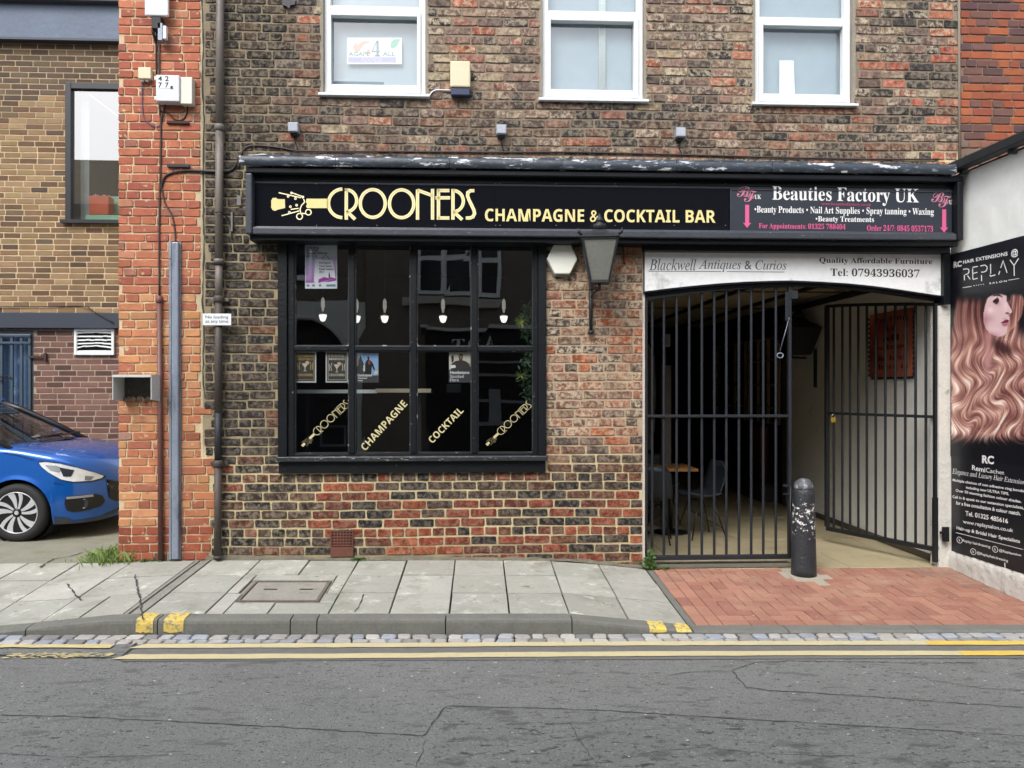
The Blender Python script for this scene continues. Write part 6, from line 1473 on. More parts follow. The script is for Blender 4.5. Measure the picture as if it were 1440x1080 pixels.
for s, a, c, h, st in (('Tel. 01325 485616', (340, 72), (880, 175), 62, 'sans'), ('www.replaysalon.co.uk', (310, 185), (945, 300), 62, None), ('Hair-up & Bridal Hair Specialists', (228, 265), (1030, 440), 58, 'sans'), ('Replay hairdressing', (305, 430), (655, 515), 45, None), ('@Replaysalon', (765, 555), (1045, 620), 42, None), ('@Replayhairdressing', (485, 585), (880, 690), 45, None)):
    hw(s, Zl([a, c, (c[0], c[1]+h), (a[0], a[1]+h)]), st=st, off=0 if st else .012)
hstroke([Zl([(218, 350), (1072, 565)])], .7)
for cx, cy in ((266, 445), (717, 562), (440, 592)):
    hstroke([[tuple(q_) for q_ in Zl([(cx+34*math.cos(a*.5236), cy+8*math.cos(a*.5236)+38*math.sin(a*.5236)) for a in range(13)])]], .7); hstroke([Zl([(cx-8, cy-14), (cx+2, cy+16)])], 1.1)
hstroke([Zl([(838, 730), (842, 795)])], 1.3)

# ================================================================== RED BRICK NEIGHBOUR ABOVE THE WHITE BUILDING
nb = thing('red_brick_building', 'orange and purple brick neighbour rising behind the white rendered wall', 'building', (5, .1, 3.4))
NX0 = FX(1351)
def nb_mt(px, py): k = 1+noisef(px, py, .03)*.2; return tuple(x*k for x in C(140, 118, 102))
NBP = [((160, 92, 68), 5), ((144, 84, 68), 4), ((114, 84, 78), 4), ((98, 76, 76), 3), ((172, 100, 70), 2)]
def nb_col(px, py, rg, hd):
    if py > 195: return pick(rg, [((122, 104, 94), 2), ((150, 140, 128), 1), ((140, 100, 84), 1)]), .5
    return pick(rg, NBP), .25
lib3 = brick_lib(3, .213, .064, 10, jit=.003, rnd=.008)
mw = mortar_sheet('mortar_wall', NX0-.02, 7.5, 3.0, 5.75, [], nb_mt, nb, Y=.002, depth=.2)
place_bricks(mw, lay(.0735, .192, NX0, 7.4, 3.38, 5.6, .010, [], 5, 1, 33, .002), nb_col, lib3, .213, .064, BRICKN, .001, 300, seed=44)
b = MB(); b.tube([(FX(1349), -.006, 3.4), (FX(1348), -.008, 4.2), (FX(1347.5), -.006, 5.7)], .012, 6); b.build('mortar_seam', mat('grey_seam', C(132, 122, 108), .9), nb)

# ================================================================== OFFICE BUILDING BEHIND THE CAR BAY
OY = 3.6
of = thing('office_building', 'buff brick building behind the car with slate blue boards, dark window and blue door', 'building', (-6, OY, 0))
def OF(px, py, y=OY): return F(px, py, y)
ox0, ox1 = -8.6, -3.55
zB1, zB0 = OF(80, 12)[1], OF(80, 59)[1]; zL1, zL0 = OF(80, 440.5)[1], OF(80, 462)[1]
def off_mt(px, py):
    k = 1+noisef(px, py, .02)*.2
    c = C(206, 184, 148) if py < 450 else C(176, 158, 142)
    if py < 190: c = C(182, 162, 134)
    return tuple(x*k for x in c)
OU = [((138, 114, 86), 4), ((124, 100, 78), 3), ((152, 128, 98), 3), ((108, 86, 70), 2.5)]
OUT = [((104, 90, 76), 4), ((92, 78, 68), 3), ((116, 98, 80), 2)]
OL = [((124, 94, 86), 4), ((112, 86, 78), 4), ((94, 72, 66), 3), ((132, 104, 92), 2)]
def off_col(px, py, rg, hd):
    if py > 450: return pick(rg, OL), .1
    return pick(rg, OUT if py < 150+noisef(px, 0, .03)*60 else OU+(OUT if rg.random() < .2 else [])), .15
WOX0, WOX1 = OF(93, 200)[0], ox1-.12; WOZ0, WOZ1 = OF(110, 314)[1], OF(110, 117)[1]
DOX1 = OF(47.5, 500)[0]; DOX0 = DOX1-1.15; DOZ1 = OF(20, 464)[1]
VX0, VX1, VZ0, VZ1 = OF(108, 497)[0], OF(160, 497)[0], OF(130, 497)[1], OF(130, 465)[1]
oops = [(WOX0, WOX1, WOZ0, WOZ1), (DOX0, DOX1, -.2, DOZ1), (VX0, VX1, VZ0, VZ1)]
mo = mortar_sheet('mortar_wall', ox0, ox1, -.1, zB0+.0, oops, off_mt, of, Y=OY, depth=.2)
lib4 = brick_lib(4, .215, .064, 10, jit=.0018, rnd=.005, proud=.004, bev=.002)
rws = lay(.0752, .226, ox0, ox1, zL1, zB0-.02, .0145, oops, 0, 0, 51, .0008)+lay(.0752, .226, ox0, ox1, -.06, zL0-.02, .0145, oops, 0, 0, 52, .0008)
rws.sort(key=lambda r: -r[1])
place_bricks(mo, rws, off_col, lib4, .215, .064, BRICKN, OY, 300, seed=55, yj=.001)
SLB = mat('charcoal_board', C(50, 56, 68), .5, var=.1)
b = MB(); b.box(ox0, ox1, OY-.10, OY-.012, zB0, OF(80, 10.5)[1]); b.build('fascia_board', SLATE, of)
b = MB(); b.box(ox0, ox1, OY-.13, OY-.012, zB0-.03, zB0-.0005); b.build('fascia_bead', SLB, of)
b = MB(); b.box(ox0, ox1, OY-.20, OY+.0, OF(80, 10.5)[1]+.0005, OF(80, 3)[1]); b.build('gutter', mat('dark_gutter', C(70, 70, 74), .5), of, bevel=.01)
b = MB(); b.box(ox0, ox1, OY-.05, OY+.1, OF(80, 3)[1]+.001, 7.3); b.build('upper_panel', mat('pale_cladding', C(212, 214, 214), .6), of)
b = MB(); b.box(ox0, ox1, OY-.09, OY-.012, zL0, zL1); b.build('lintel_board', SLB, of, bevel=.004)
# window with its frame, pane and the things standing on the ledge inside
DG = mat('anthracite_frame', C(26, 28, 33), .4, var=.1)
b = MB(); f_ = .075; b.box(WOX0, WOX0+f_, OY-.03, OY+.05, WOZ0, WOZ1); b.box(WOX0+f_+.001, WOX1, OY-.03, OY+.05, WOZ1-f_*1.1, WOZ1); b.box(WOX0+f_+.001, WOX1, OY-.03, OY+.05, WOZ0, WOZ0+.045); b.box(WOX1, WOX1+.1, OY-.03, OY+.05, WOZ0, WOZ1)
ow = b.build('window', DG, of, bevel=.005)
b = MB(); b.box(WOX0-.04, WOX1+.1, OY-.08, OY-.0305, WOZ0-.01, WOZ0+.035); b.build('sill', DG, ow)
b = MB(); b.add([(WOX0+f_, OY+.02, WOZ0+.04), (WOX1, OY+.02, WOZ0+.04), (WOX1, OY+.02, WOZ1-f_), (WOX0+f_, OY+.02, WOZ1-f_)], [(0, 1, 2, 3)]); b.build('pane', glass('office_glass', (.8, .84, .84), 3.6, .006, 1), ow)
b = MB(); b.box(WOX0-.02, WOX1+.3, OY+1.6, OY+1.65, WOZ0-.1, WOZ1+.1); b.box(WOX0-.1, WOX0-.03, OY+.2, OY+1.6, WOZ0-.1, WOZ1+.1); b.box(WOX0-.02, WOX1+.3, OY+.21, OY+1.6, WOZ1+.1, WOZ1+.15); b.build('room_wall', mat('office_room', C(120, 116, 104), .8), ow)
b = MB(); b.box(WOX0+f_+.01, WOX0+f_+.12, OY+.2, OY+.21, WOZ0-.05, WOZ1); b.build('blind_edge', mat('pale_blind', C(190, 196, 196), .7), ow)
b = MB(); b.box(WOX0, WOX1+.2, OY+.1, OY+.8, WOZ0-.06, WOZ0-.02); b.build('inner_sill', mat('pale_blind'), ow)
def inbox(name, lab, cat, px0, py0, px1, py1, y0, dep, m):
    a, zt = F(px0, py0, y0); c, zl = F(px1, py1, y0); r = thing(name, lab, cat, ((a+c)/2, y0, zl)); b = MB(); b.box(a, c, y0, y0+dep, zl, zt); b.build('body', m, r, bevel=.006); return r, a, c, zl, zt
inbox('green_box', 'long mint green box lying along the office window ledge', 'box', 120, 302, 168, 309.5, OY+.12, .2, mat('mint_green', C(168, 222, 190), .5))
inbox('green_box', 'upright mint green box behind the orange one in the office window', 'box', 151, 276, 168, 301.8, OY+.34, .1, mat('mint_green'))
ob2, a, c, zl, zt = inbox('orange_bag', 'orange gift box with tissue paper in the office window', 'gift box', 125, 275, 152.5, 301.8, OY+.14, .16, mat('orange_card', C(226, 104, 62), .5))
b = MB(); rg = random.Random(9)
for i in range(7): x = lerp(a+.03, c-.03, i/6); b.add([(x-.02, OY+.2, zt-.01), (x+.02, OY+.22, zt-.01), (x+rg.uniform(-.02, .02), OY+.21, zt+rg.uniform(.02, .055))], [(0, 1, 2)])
b.build('tissue_paper', mat('pink_tissue', C(230, 206, 214), .7), ob2)['kind'] = 'stuff'
# door with iron bars
b = MB(); b.box(DOX0+.03, DOX1-.045, OY+.06, OY+.1, -.1, DOZ1-.08); dr = b.build('door', mat('blue_door_paint', C(74, 104, 140), .5, var=.3, vscale=3, patch=[(C(120, 146, 172), 4, .6, .1)]), of)
b = MB(); b.box(DOX1-.044, DOX1, OY-.0, OY+.15, -.1, DOZ1); b.box(DOX0, DOX1-.045, OY, OY+.15, DOZ1-.045, DOZ1); b.build('door_frame', mat('grey_green_frame', C(70, 82, 90), .5), dr)
GG = mat('gate_grey_blue', C(66, 82, 96), .5, var=.2)
for px in (-12, -2, 3.5, 18, 31.5, 43): x = OF(px, 500)[0]; b = MB(); b.box(x-.016, x+.016, OY-.03, OY-.002, -.05, DOZ1-.06); b.build('door_bar', GG, dr)
for py in (472, 482): z = OF(20, py)[1]; b = MB(); b.box(DOX0+.02, DOX1-.02, OY-.045, OY-.031, z-.014, z+.014); b.build('door_rail', GG, dr)
for s_ in (-1, 1):
    b = MB(); cxp = OF(8+s_*5, 533)[0]; zc = OF(8, 533)[1]; b.tube([(cxp+s_*.05*math.cos(a)*(1-a*.1), OY-.05, zc+.05*math.sin(a)*(1-a*.1)) for a in [i*.5 for i in range(11)]], .007, 6); b.build('scroll', BKC, dr)
b = MB(); z = OF(55, 502)[1]; b.beam((OF(43, 500)[0], OY-.03, z), (OF(65, 500)[0], OY-.03, z), .02, .028); b.beam((OF(65.5, 500)[0], OY-.03, z-.05), (OF(65.5, 500)[0], OY-.03, z+.05), .03, .03); b.build('hasp_bar', mat('rusty_iron'), dr)
# louvred vent
b = MB(); a_, c_, zl, zt = OF(106, 498)[0], OF(162, 498)[0], OF(130, 499.5)[1], OF(130, 462.5)[1]; w = .035
b.box(a_, a_+w, OY-.04, OY-.008, zl, zt); b.box(c_-w, c_, OY-.04, OY-.008, zl, zt); b.box(a_+w+.0005, c_-w-.0005, OY-.04, OY-.008, zt-w, zt); b.box(a_+w+.0005, c_-w-.0005, OY-.04, OY-.008, zl, zl+w*1.2)
vt = b.build('louvre_vent', UPVC, of, bevel=.004)
b = MB(); b.box(a_+.01, c_-.01, OY+.03, OY+.04, zl, zt); b.build('dark_back', mat('vent_dark', (.01, .01, .01)), vt)
for i in range(6):
    z = lerp(zl+w*1.2+.012, zt-w-.015, i/5); b = MB(); n = 8; sag = .022 if i == 1 else (.008 if i in (2, 5) else 0)
    for k in range(n):
        xa, xb = lerp(a_+w, c_-w, k/n), lerp(a_+w, c_-w, (k+1)/n); f = lambda t: math.sin(math.pi*t)*sag
        b.add([(xa, OY-.038, z-.010+f(k/n)), (xb, OY-.038, z-.010+f((k+1)/n)), (xb, OY-.005, z+.010+f((k+1)/n)), (xa, OY-.005, z+.010+f(k/n))], [(0, 1, 2, 3)])
    o = b.build('louvre_slat', UPVC, vt); md = o.modifiers.new('s', 'SOLIDIFY'); md.thickness = .006
cable('cable', 'thin cable sagging along the buff brick above the slate lintel', [(OF(-40, 432)[0], OY-.02, OF(0, 432)[1]), (OF(60, 432)[0], OY-.02, OF(60, 431.5)[1]), (OF(118, 432)[0], OY-.02, OF(118, 431)[1]), (OF(135, 440)[0], OY-.1, OF(135, 438)[1]), (OF(165, 455)[0], OY-.11, OF(165, 455)[1])], .007, BKC)

# ================================================================== BLUE CAR
CX, CY, CZ = -4.675, 2.115, -.052; HWD = .865
car = thing('parked_car', 'metallic blue hatchback with black and silver alloy wheel parked behind the red brick wall end', 'car', (CX, CY, CZ))
ZT = [(-3.0, .78), (-2.96, .92), (-2.8, .98), (-.7, .985), (-.3, 1.0), (-.12, .995), (.1, .975), (.33, .945), (.52, .90), (.64, .85), (.72, .78), (.775, .69), (.81, .58), (.828, .48), (.835, .40)]
ZS = [(-3.0, .70), (-2.8, .88), (-.6, .90), (-.2, .90), (0, .875), (.2, .82), (.4, .765), (.55, .70), (.68, .63), (.76, .56), (.81, .48), (.835, .38)]
ZBT = [(-3.0, .40), (-2.9, .25), (-2.7, .2), (.5, .17), (.68, .175), (.78, .20), (.82, .25), (.835, .34)]
WW = [(-3.0, .62), (-2.9, .78), (-2.6, .855), (-.5, .865), (.1, .868), (.3, .86), (.42, .835), (.52, .79), (.62, .71), (.70, .61), (.76, .50), (.80, .38), (.825, .24), (.835, .12)]
def sm_i(x, pts):                              # smooth interpolation
    for i, ((a, p), (b_, q_)) in enumerate(zip(pts, pts[1:])):
        if x <= b_:
            t = max(0, (x-a)/(b_-a)); m0 = (q_-pts[max(i-1, 0)][1])/(b_-pts[max(i-1, 0)][0]) if i else (q_-p)/(b_-a)
            nx_ = pts[min(i+2, len(pts)-1)]; m1 = (nx_[1]-p)/(nx_[0]-a); h = b_-a
            return (2*t**3-3*t*t+1)*p+(t**3-2*t*t+t)*h*m0+(-2*t**3+3*t*t)*q_+(t**3-t*t)*h*m1
    return pts[-1][1]
def side(x, z):                                # half width at height z
    w, zs, zt, zb = sm_i(x, WW), sm_i(x, ZS), sm_i(x, ZT), sm_i(x, ZBT)
    k = w
    zmid = .42
    if z < zmid: k = w*(1-.05*((zmid-z)/max(.05, zmid-zb))**2)
    else: k = w*(1-.045*((z-zmid)/max(.05, zs-zmid))**2)
    if abs(x) < .46 and z < .72:               # flared arch lip
        d = abs(math.hypot(x, z-.295)-.345); k += .012*max(0, 1-d/.05)
    return k
def section(x, n1=16, n2=14):
    w, zs, zt, zb = sm_i(x, WW), sm_i(x, ZS), sm_i(x, ZT), sm_i(x, ZBT); P = []
    for wx in (0, -2.45):
        if abs(x-wx) < .345: zb = max(zb, .295+math.sqrt(.345**2-(x-wx)**2))
    zb = min(zb, zs-.02)
    for i in range(n1): z = lerp(zb, zs, i/(n1-1)); P.append((side(x, z), z))
    ws = P[-1][0]
    for i in range(1, n2+1):
        a = i/n2*math.pi/2; y = ws*math.cos(a)**.9 if i < n2 else 0
        z = zs+(zt-zs)*math.sin(a)**.55; P.append((y, z))
    return P
xs_ = [-3.0, -2.97, -2.9, -2.8]+[-2.45+.345*math.sin(t*math.pi/16) for t in range(-8, 9)]+[-1.9, -1.6, -1.2, -.8, -.5]+[.345*math.sin(t*math.pi/24) for t in range(-12, 13)]+[.36+.02*i for i in range(21)]+[.77, .785, .80, .81, .82, .828, .833, .835]
xs_ = sorted(set(round(x, 4) for x in xs_))
b = MB(); S = [section(x) for x in xs_]; m_ = len(S[0]); V = []; Q = []
for x, P in zip(xs_, S): V += [(CX+x, CY-y, CZ+z) for y, z in P]+[(CX+x, CY+y, CZ+z) for y, z in P[-2::-1]]
M = 2*m_-1
for i in range(len(xs_)-1): Q += [(i*M+j, (i+1)*M+j, (i+1)*M+j+1, i*M+j+1) for j in range(M-1)]
Q += [tuple(range(M)), tuple(range(len(xs_)*M-1, (len(xs_)-1)*M-1, -1))]
b.add(V, Q, True)
def paint():
    if 'blue_paint' in MATS: return MATS['blue_paint']
    m = mat('blue_paint', C(8, 88, 176), .26, metal=.3, spec=.5, var=.04, vscale=200, coat=1.0); return m
b.build('body', paint(), car)
b = MB(); b.box(CX-2.8, CX+.34, CY-.70, CY+.70, CZ+.19, CZ+.60); b.build('underbody', mat('under_black', (.006, .006, .006), .9), car)
# cabin: glass house and roof
b = MB(); prof = [(-.14, .985), (-.92, 1.40)]
ROOF = [(-1.0, 1.425), (-1.3, 1.475), (-1.8, 1.485), (-2.3, 1.45), (-2.65, 1.38)]
gl_ = MB()
gl_.add([(CX-.16, CY-.72, CZ+.95), (CX-.07, CY-.4, CZ+1.0), (CX-.045, CY, CZ+1.005), (CX-.07, CY+.4, CZ+1.0), (CX-.16, CY+.72, CZ+.95),
         (CX-.97, CY-.57, CZ+1.375), (CX-.93, CY-.3, CZ+1.405), (CX-.92, CY, CZ+1.41), (CX-.93, CY+.3, CZ+1.405), (CX-.97, CY+.57, CZ+1.375)],
        [(0, 1, 6, 5), (1, 2, 7, 6), (2, 3, 8, 7), (3, 4, 9, 8)], True)
CGL = glass('car_glass', (.45, .5, .48), 1.9, 0)
gl_.build('windscreen', CGL, car)
for sgn in (-1, 1):
    g_ = MB(); Yb, Yt = CY+sgn*.80, CY+sgn*.60
    g_.add([(CX-.30, Yb-.0*sgn, CZ+.93), (CX-1.02, Yt, CZ+1.38), (CX-1.95, Yt, CZ+1.40), (CX-2.5, CY+sgn*.66, CZ+1.28), (CX-2.6, Yb, CZ+.98)], [(0, 1, 2, 3, 4)]); g_.build('side_window', CGL, car)
    g_ = MB(); g_.tube([(CX-.10, CY+sgn*.775, CZ+.93), (CX-.45, CY+sgn*.70, CZ+1.13), (CX-.8, CY+sgn*.625, CZ+1.31), (CX-1.05, CY+sgn*.585, CZ+1.405)], [.03, .034, .034, .034], 8); g_.build('windscreen_pillar', mat('black_trim', (.012, .012, .014), .35), car)
    g_ = MB(); g_.tube([(CX-1.0, CY+sgn*.60, CZ+1.40), (CX-1.5, CY+sgn*.60, CZ+1.44), (CX-2.1, CY+sgn*.60, CZ+1.43), (CX-2.6, CY+sgn*.66, CZ+1.3), (CX-2.85, CY+sgn*.74, CZ+.98)], .04, 8); g_.build('roof_rail', paint(), car)
    g_ = MB(); g_.beam((CX-1.55, CY+sgn*.79, CZ+.93), (CX-1.6, CY+sgn*.61, CZ+1.41), .06, .03); g_.build('door_pillar', mat('black_trim'), car)
g_ = MB(); v = []
for (x, z) in ROOF: v += [(CX+x, CY+y, CZ+z-(abs(y)/.6)**2*.045) for y in (-.6, -.4, -.2, 0, .2, .4, .6)]
g_.add(v, [(7*i+j, 7*i+7+j, 7*i+8+j, 7*i+1+j) for i in range(4) for j in range(6)], True); g_.build('roof', paint(), car)
g_ = MB(); g_.add([(CX-2.65, CY-.6, CZ+1.335), (CX-2.65, CY+.6, CZ+1.335), (CX-2.9, CY+.68, CZ+.97), (CX-2.9, CY-.68, CZ+.97)], [(0, 1, 2, 3)]); g_.build('rear_window', CGL, car)
b = MB(); b.box(CX-2.7, CX-.5, CY-.76, CY+.76, CZ+.62, CZ+.93); b.build('cabin_tub', mat('under_black'), car)
b = MB(); b.add([(CX-.10, CY-.71, CZ+.955), (CX-.05, CY, CZ+1.0), (CX-.10, CY+.71, CZ+.955), (CX-.55, CY+.71, CZ+.93), (CX-.55, CY-.71, CZ+.93)], [(0, 1, 2), (0, 2, 3, 4)]); b.build('dashboard', mat('black_trim'), car)
b = MB(); b.add([(CX+.02, CY-.70, CZ+.952), (CX+.045, CY, CZ+.995), (CX+.02, CY+.70, CZ+.952), (CX-.13, CY+.71, CZ+.965), (CX-.04, CY, CZ+1.012), (CX-.13, CY-.71, CZ+.965)], [(0, 1, 4, 5), (1, 2, 3, 4)]); b.build('cowl_panel', mat('black_trim'), car)
for y0, y1, xx in ((-.45, .22, -.05), (.05, .60, -.05)): b = MB(); b.tube([(CX+xx+.06, CY+y0, CZ+1.0), (CX+xx-.02, CY+y0+.05, CZ+1.03), (CX+xx-.06, CY+y1, CZ+1.04)], .009, 6); b.build('wiper', mat('black_trim'), car)
b = MB(); b.tube([(CX-.72, CY+.42, CZ+1.2), (CX-.66, CY+.40, CZ+1.24), (CX-.45, CY+.36, CZ+1.16), (CX-.32, CY+.33, CZ+1.03)], .006, 5); b.build('modelled_windscreen_reflection', mat('chrome_and_glint_strip', C(190, 196, 200), .2, metal=.8), car)  # bright tube modelled to look like a reflection in the windscreen
# patches laid on the body side: lamp, fog light, lower lip, grille
def on_body(poly, off, name, m, n=14, both=True, thick=0):
    """poly in car x,z; surface follows the body side"""
    import mathutils
    for sgn in ((-1, 1) if both else (-1,)):
        bm = bmesh.new(); vs = [bm.verts.new((p[0], 0, p[1])) for p in poly]; bm.faces.new(vs)
        bmesh.ops.triangulate(bm, faces=bm.faces)
        for _ in range(3): bmesh.ops.subdivide_edges(bm, edges=[e for e in bm.edges if e.calc_length() > .03], cuts=1)
        bmesh.ops.triangulate(bm, faces=bm.faces)
        B_ = MB(); bm.verts.ensure_lookup_table()
        vv = []
        for v_ in bm.verts:
            x, z = v_.co.x, v_.co.z; w = side(x, min(z, sm_i(x, ZS))); zs = sm_i(x, ZS)
            if z > zs:
                zt = sm_i(x, ZT); q_ = min(1, (z-zs)/max(.001, zt-zs)); a = math.asin(q_**(1/.55)); w = w*math.cos(a)**.9
            nx = (sm_i(x-.02, WW)-sm_i(x+.02, WW))/.04; L = math.hypot(1, nx)
            vv.append((CX+x+off*nx/L, CY+sgn*(w+off/L), CZ+z))
        B_.add(vv, [tuple(v_.index for v_ in f.verts) for f in bm.faces], True); bm.free()
        B_.build(name, m, car)
CLR = mat('lamp_chrome', C(236, 240, 244), .15, metal=.1, var=.25, vscale=14); LDK = mat('lamp_dark', C(60, 64, 72), .15, metal=.3)
head_ = [(.195, .815), (.26, .822), (.40, .800), (.55, .745), (.68, .675), (.735, .628), (.72, .606), (.66, .588), (.52, .592), (.42, .625), (.30, .705), (.22, .775)]
on_body(head_, .004, 'headlight_surround', mat('black_trim')); on_body([((x-.47)*.94+.47, (z-.70)*.90+.70) for x, z in head_], .008, 'headlight', CLR)
on_body([(.40, .755), (.52, .72), (.50, .655), (.44, .66)], .011, 'lamp_projector', LDK); on_body([(.60, .655), (.66, .64), (.64, .605), (.60, .61)], .011, 'lamp_indicator', mat('lamp_grey', C(120, 124, 128), .2))
on_body([(.27, .78), (.38, .77), (.44, .735), (.40, .70), (.33, .72)], .010, 'lamp_reflector', mat('lamp_pale', C(180, 186, 190), .2, metal=.4))
on_body([(.47, .455), (.58, .462), (.68, .458), (.72, .43), (.735, .37), (.71, .32), (.60, .292), (.52, .288), (.47, .315), (.455, .39)], .004, 'fog_recess', mat('black_trim')); on_body([(.47, .452), (.66, .458), (.665, .432), (.475, .428)], .010, 'chrome_and_glint_strip', mat('grey_strip', C(150, 154, 158), .3))
on_body([(.36, .245), (.46, .24), (.52, .195), (.70, .215), (.80, .27), (.80, .235), (.70, .175), (.36, .172)], .008, 'bumper_lip', mat('grey_lip', C(60, 64, 70), .5))
on_body([(.735, .60), (.79, .56), (.815, .50), (.815, .40), (.79, .345), (.755, .40), (.77, .47)], .006, 'grille', mat('black_trim'))
b = MB(); fp_ = Vector((CX+.60, CY-sm_i(.60, WW)*.98, CZ+.365)); b.lathe([(.052, .0), (.055, .02), (.042, .024), (.038, .012)], (0, 0, 0), 20, 'y'); b.v = [(fp_.x+x*.8+.4*y, fp_.y-y*.9, fp_.z+z) for x, y, z in b.v]; b.build('fog_light', LDK, car)
on_body([(.16, .835), (.0, .882), (-.14, .905), (-.14, .898), (.0, .874), (.16, .826)], .003, 'bonnet_gap', mat('black_trim'))
on_body([(-.475, .20), (-.467, .20), (-.467, .89), (-.475, .89)], .003, 'door_gap', mat('black_trim')); on_body([(.36, .60), (.44, .585), (.44, .578), (.36, .592)], .003, 'bumper_gap', mat('black_trim'))
# wheels
TY = mat('tyre_rubber', (.018, .018, .019), .75, var=.2, bump=.15); RM = mat('machined_alloy', C(206, 208, 212), .3, metal=.35, var=.05); RB = mat('gloss_black_rim', (.01, .01, .011), .2)
def wheel(x, sgn):
    c = (CX+x, CY+sgn*.845, CZ+.298); w = thing_child('wheel', c, car)
    s = sgn
    b = MB(); prof = [(.195, .0), (.205, .012), (.245, .020), (.282, .012), (.296, -.015), (.300, -.05), (.300, -.14), (.294, -.17), (.27, -.19), (.2, -.19)]
    b.lathe([(r, h*s) for r, h in prof], c, 48, 'y'); b.build('tyre', TY, w)
    b = MB(); b.lathe([(.213, .004*s), (.213, .012*s), (.203, .010*s), (.198, -.04*s), (.02, -.045*s)], c, 40, 'y'); b.build('rim', RB, w)
    b = MB(); b.lathe([(.212, .0125*s), (.2115, .016*s), (.203, .0155*s), (.2025, .0105*s)], c, 48, 'y'); b.f = b.f[:-2]; b.sm = b.sm[:-2]; b.build('rim_edge', RM, w)
    for k in range(5):
        for q_ in (-1, 1):
            a0 = 2*math.pi*k/5+.2; b = MB(); pts = []; 
            for i in range(7):
                t = i/6; r = lerp(.045, .203, t); a = a0+q_*lerp(.26, .24, t)+.18*t*t; wd = lerp(.010, .034 if q_ > 0 else .022, t)
                for e in (-1, 1): pts.append((c[0]+r*math.cos(a)-e*wd*math.sin(a), c[1]+s*lerp(.004, .012, t), c[2]+r*math.sin(a)+e*wd*math.cos(a)))
            n_ = len(pts); pts2 = [(x_, y_-s*.02, z_) for x_, y_, z_ in pts]
            b.add(pts+pts2, [(2*i, 2*i+1, 2*i+3, 2*i+2) for i in range(6)]+[(2*i, 2*i+2, 2*i+2+n_, 2*i+n_) for i in range(6)]+[(2*i+1, 2*i+1+n_, 2*i+3+n_, 2*i+3) for i in range(6)]); b.build('spoke', RM, w)
    b = MB(); b.lathe([(.05, .0), (.045, .008*s), (.03, .012*s)], c, 20, 'y'); b.build('hub', RB, w); b = MB(); b.lathe([(.022, .012*s), (.02, .015*s)], c, 16, 'y'); b.build('hub_cap', RM, w)
def thing_child(name, loc, parent):
    o = bpy.data.objects.new(name, None); COL.objects.link(o); o.parent = parent; o.location = Vector(loc)-wloc(parent); o.empty_display_size = .1; return o
for x in (0, -2.45):
    for sgn in (-1, 1): wheel(x, sgn)
b = MB(); b.lathe([(.335, -.0), (.335, .3)], (CX, CY-.80, CZ+.298), 30, 'y'); b.f = b.f[:-2]; b.sm = b.sm[:-2]; b.build('wheel_arch_liner', mat('under_black'), car)
for sgn in (-1, 1): b = MB(); b.lathe([(.02, 0), (.075, .0), (.09, .05), (.05, .09)], (CX-.62, CY+sgn*.98, CZ+1.0), 12, 'x'); b.build('door_mirror', paint(), car); b = MB(); b.beam((CX-.6, CY+sgn*.82, CZ+.95), (CX-.6, CY+sgn*.95, CZ+.98), .05, .03); b.build('mirror_arm', mat('black_trim'), car)

# ================================================================== PASSAGE FURNITURE
CHM = mat('dark_shell_plastic', C(44, 50, 58), .45, var=.1); CHL = mat('black_wire', (.01, .01, .01), .4)
def make_chair(label):
    t = thing('shell_chair', label, 'chair', (0, 0, 0), 'dark shell chairs in the passage')
    b = MB(); n, m = 10, 8; v = []
    for i in range(n+1):
        t_ = i/n                                   # from seat front to back top
        if t_ < .5: y = lerp(-.22, .14, t_/.5); z = .45-.03*math.sin(t_*2*math.pi*.9)
        else: q = (t_-.5)/.5; y = .14+.10*q+.03*math.sin(q*3); z = .44+.38*q**1.05
        w = .22*(1-.12*(abs(t_-.5)*2)**3)*(1 if t_ < .9 else (1-(t_-.9)*3))
        for j in range(m+1): s = j/m*2-1; v.append((s*w, y-(.05*s*s if t_ > .5 else 0), z+(.05*s*s if t_ < .55 else .0)))
    b.add(v, [(i*(m+1)+j, i*(m+1)+j+1, (i+1)*(m+1)+j+1, (i+1)*(m+1)+j) for i in range(n) for j in range(m)], True)
    o = b.build('seat_shell', CHM, t); md = o.modifiers.new('s', 'SOLIDIFY'); md.thickness = .012
    for sx, sy in ((-1, -1), (1, -1), (-1, 1), (1, 1)): b = MB(); b.tube([(sx*.11, sy*.08, .42), (sx*.2, sy*.2, 0)], .009, 6); b.build('leg', CHL, t)
    b = MB()
    for s in (-1, 1): b.tube([(s*.14, -.12, .30), (-s*.17, .16, .12)], .005, 5)
    b.tube([(-.12, -.1, .415), (.12, -.1, .415)], .006, 5); b.build('wire_brace', CHL, t)['kind'] = 'stuff'
    return t
ch = make_chair('dark shell chair facing left with wire legs, in the middle of the left gate'); ch.location = (2.42, 1.5, -.1); ch.rotation_euler = (0, 0, math.radians(-80))
c2_ = copy_tree(ch); c2_.location = (1.82, 1.25, -.1); c2_.rotation_euler = (0, 0, math.radians(165)); c2_['label'] = 'dark shell chair cut off by the brick jamb, nearest the hinge of the left gate'
c3_ = copy_tree(ch); c3_.location = (2.16, 2.35, -.1); c3_.rotation_euler = (0, 0, math.radians(5)); c3_['label'] = 'dark shell chair on the far side of the orange wooden table'
WT = mat('orange_wood', C(176, 124, 62), .45, var=.25, vscale=8)
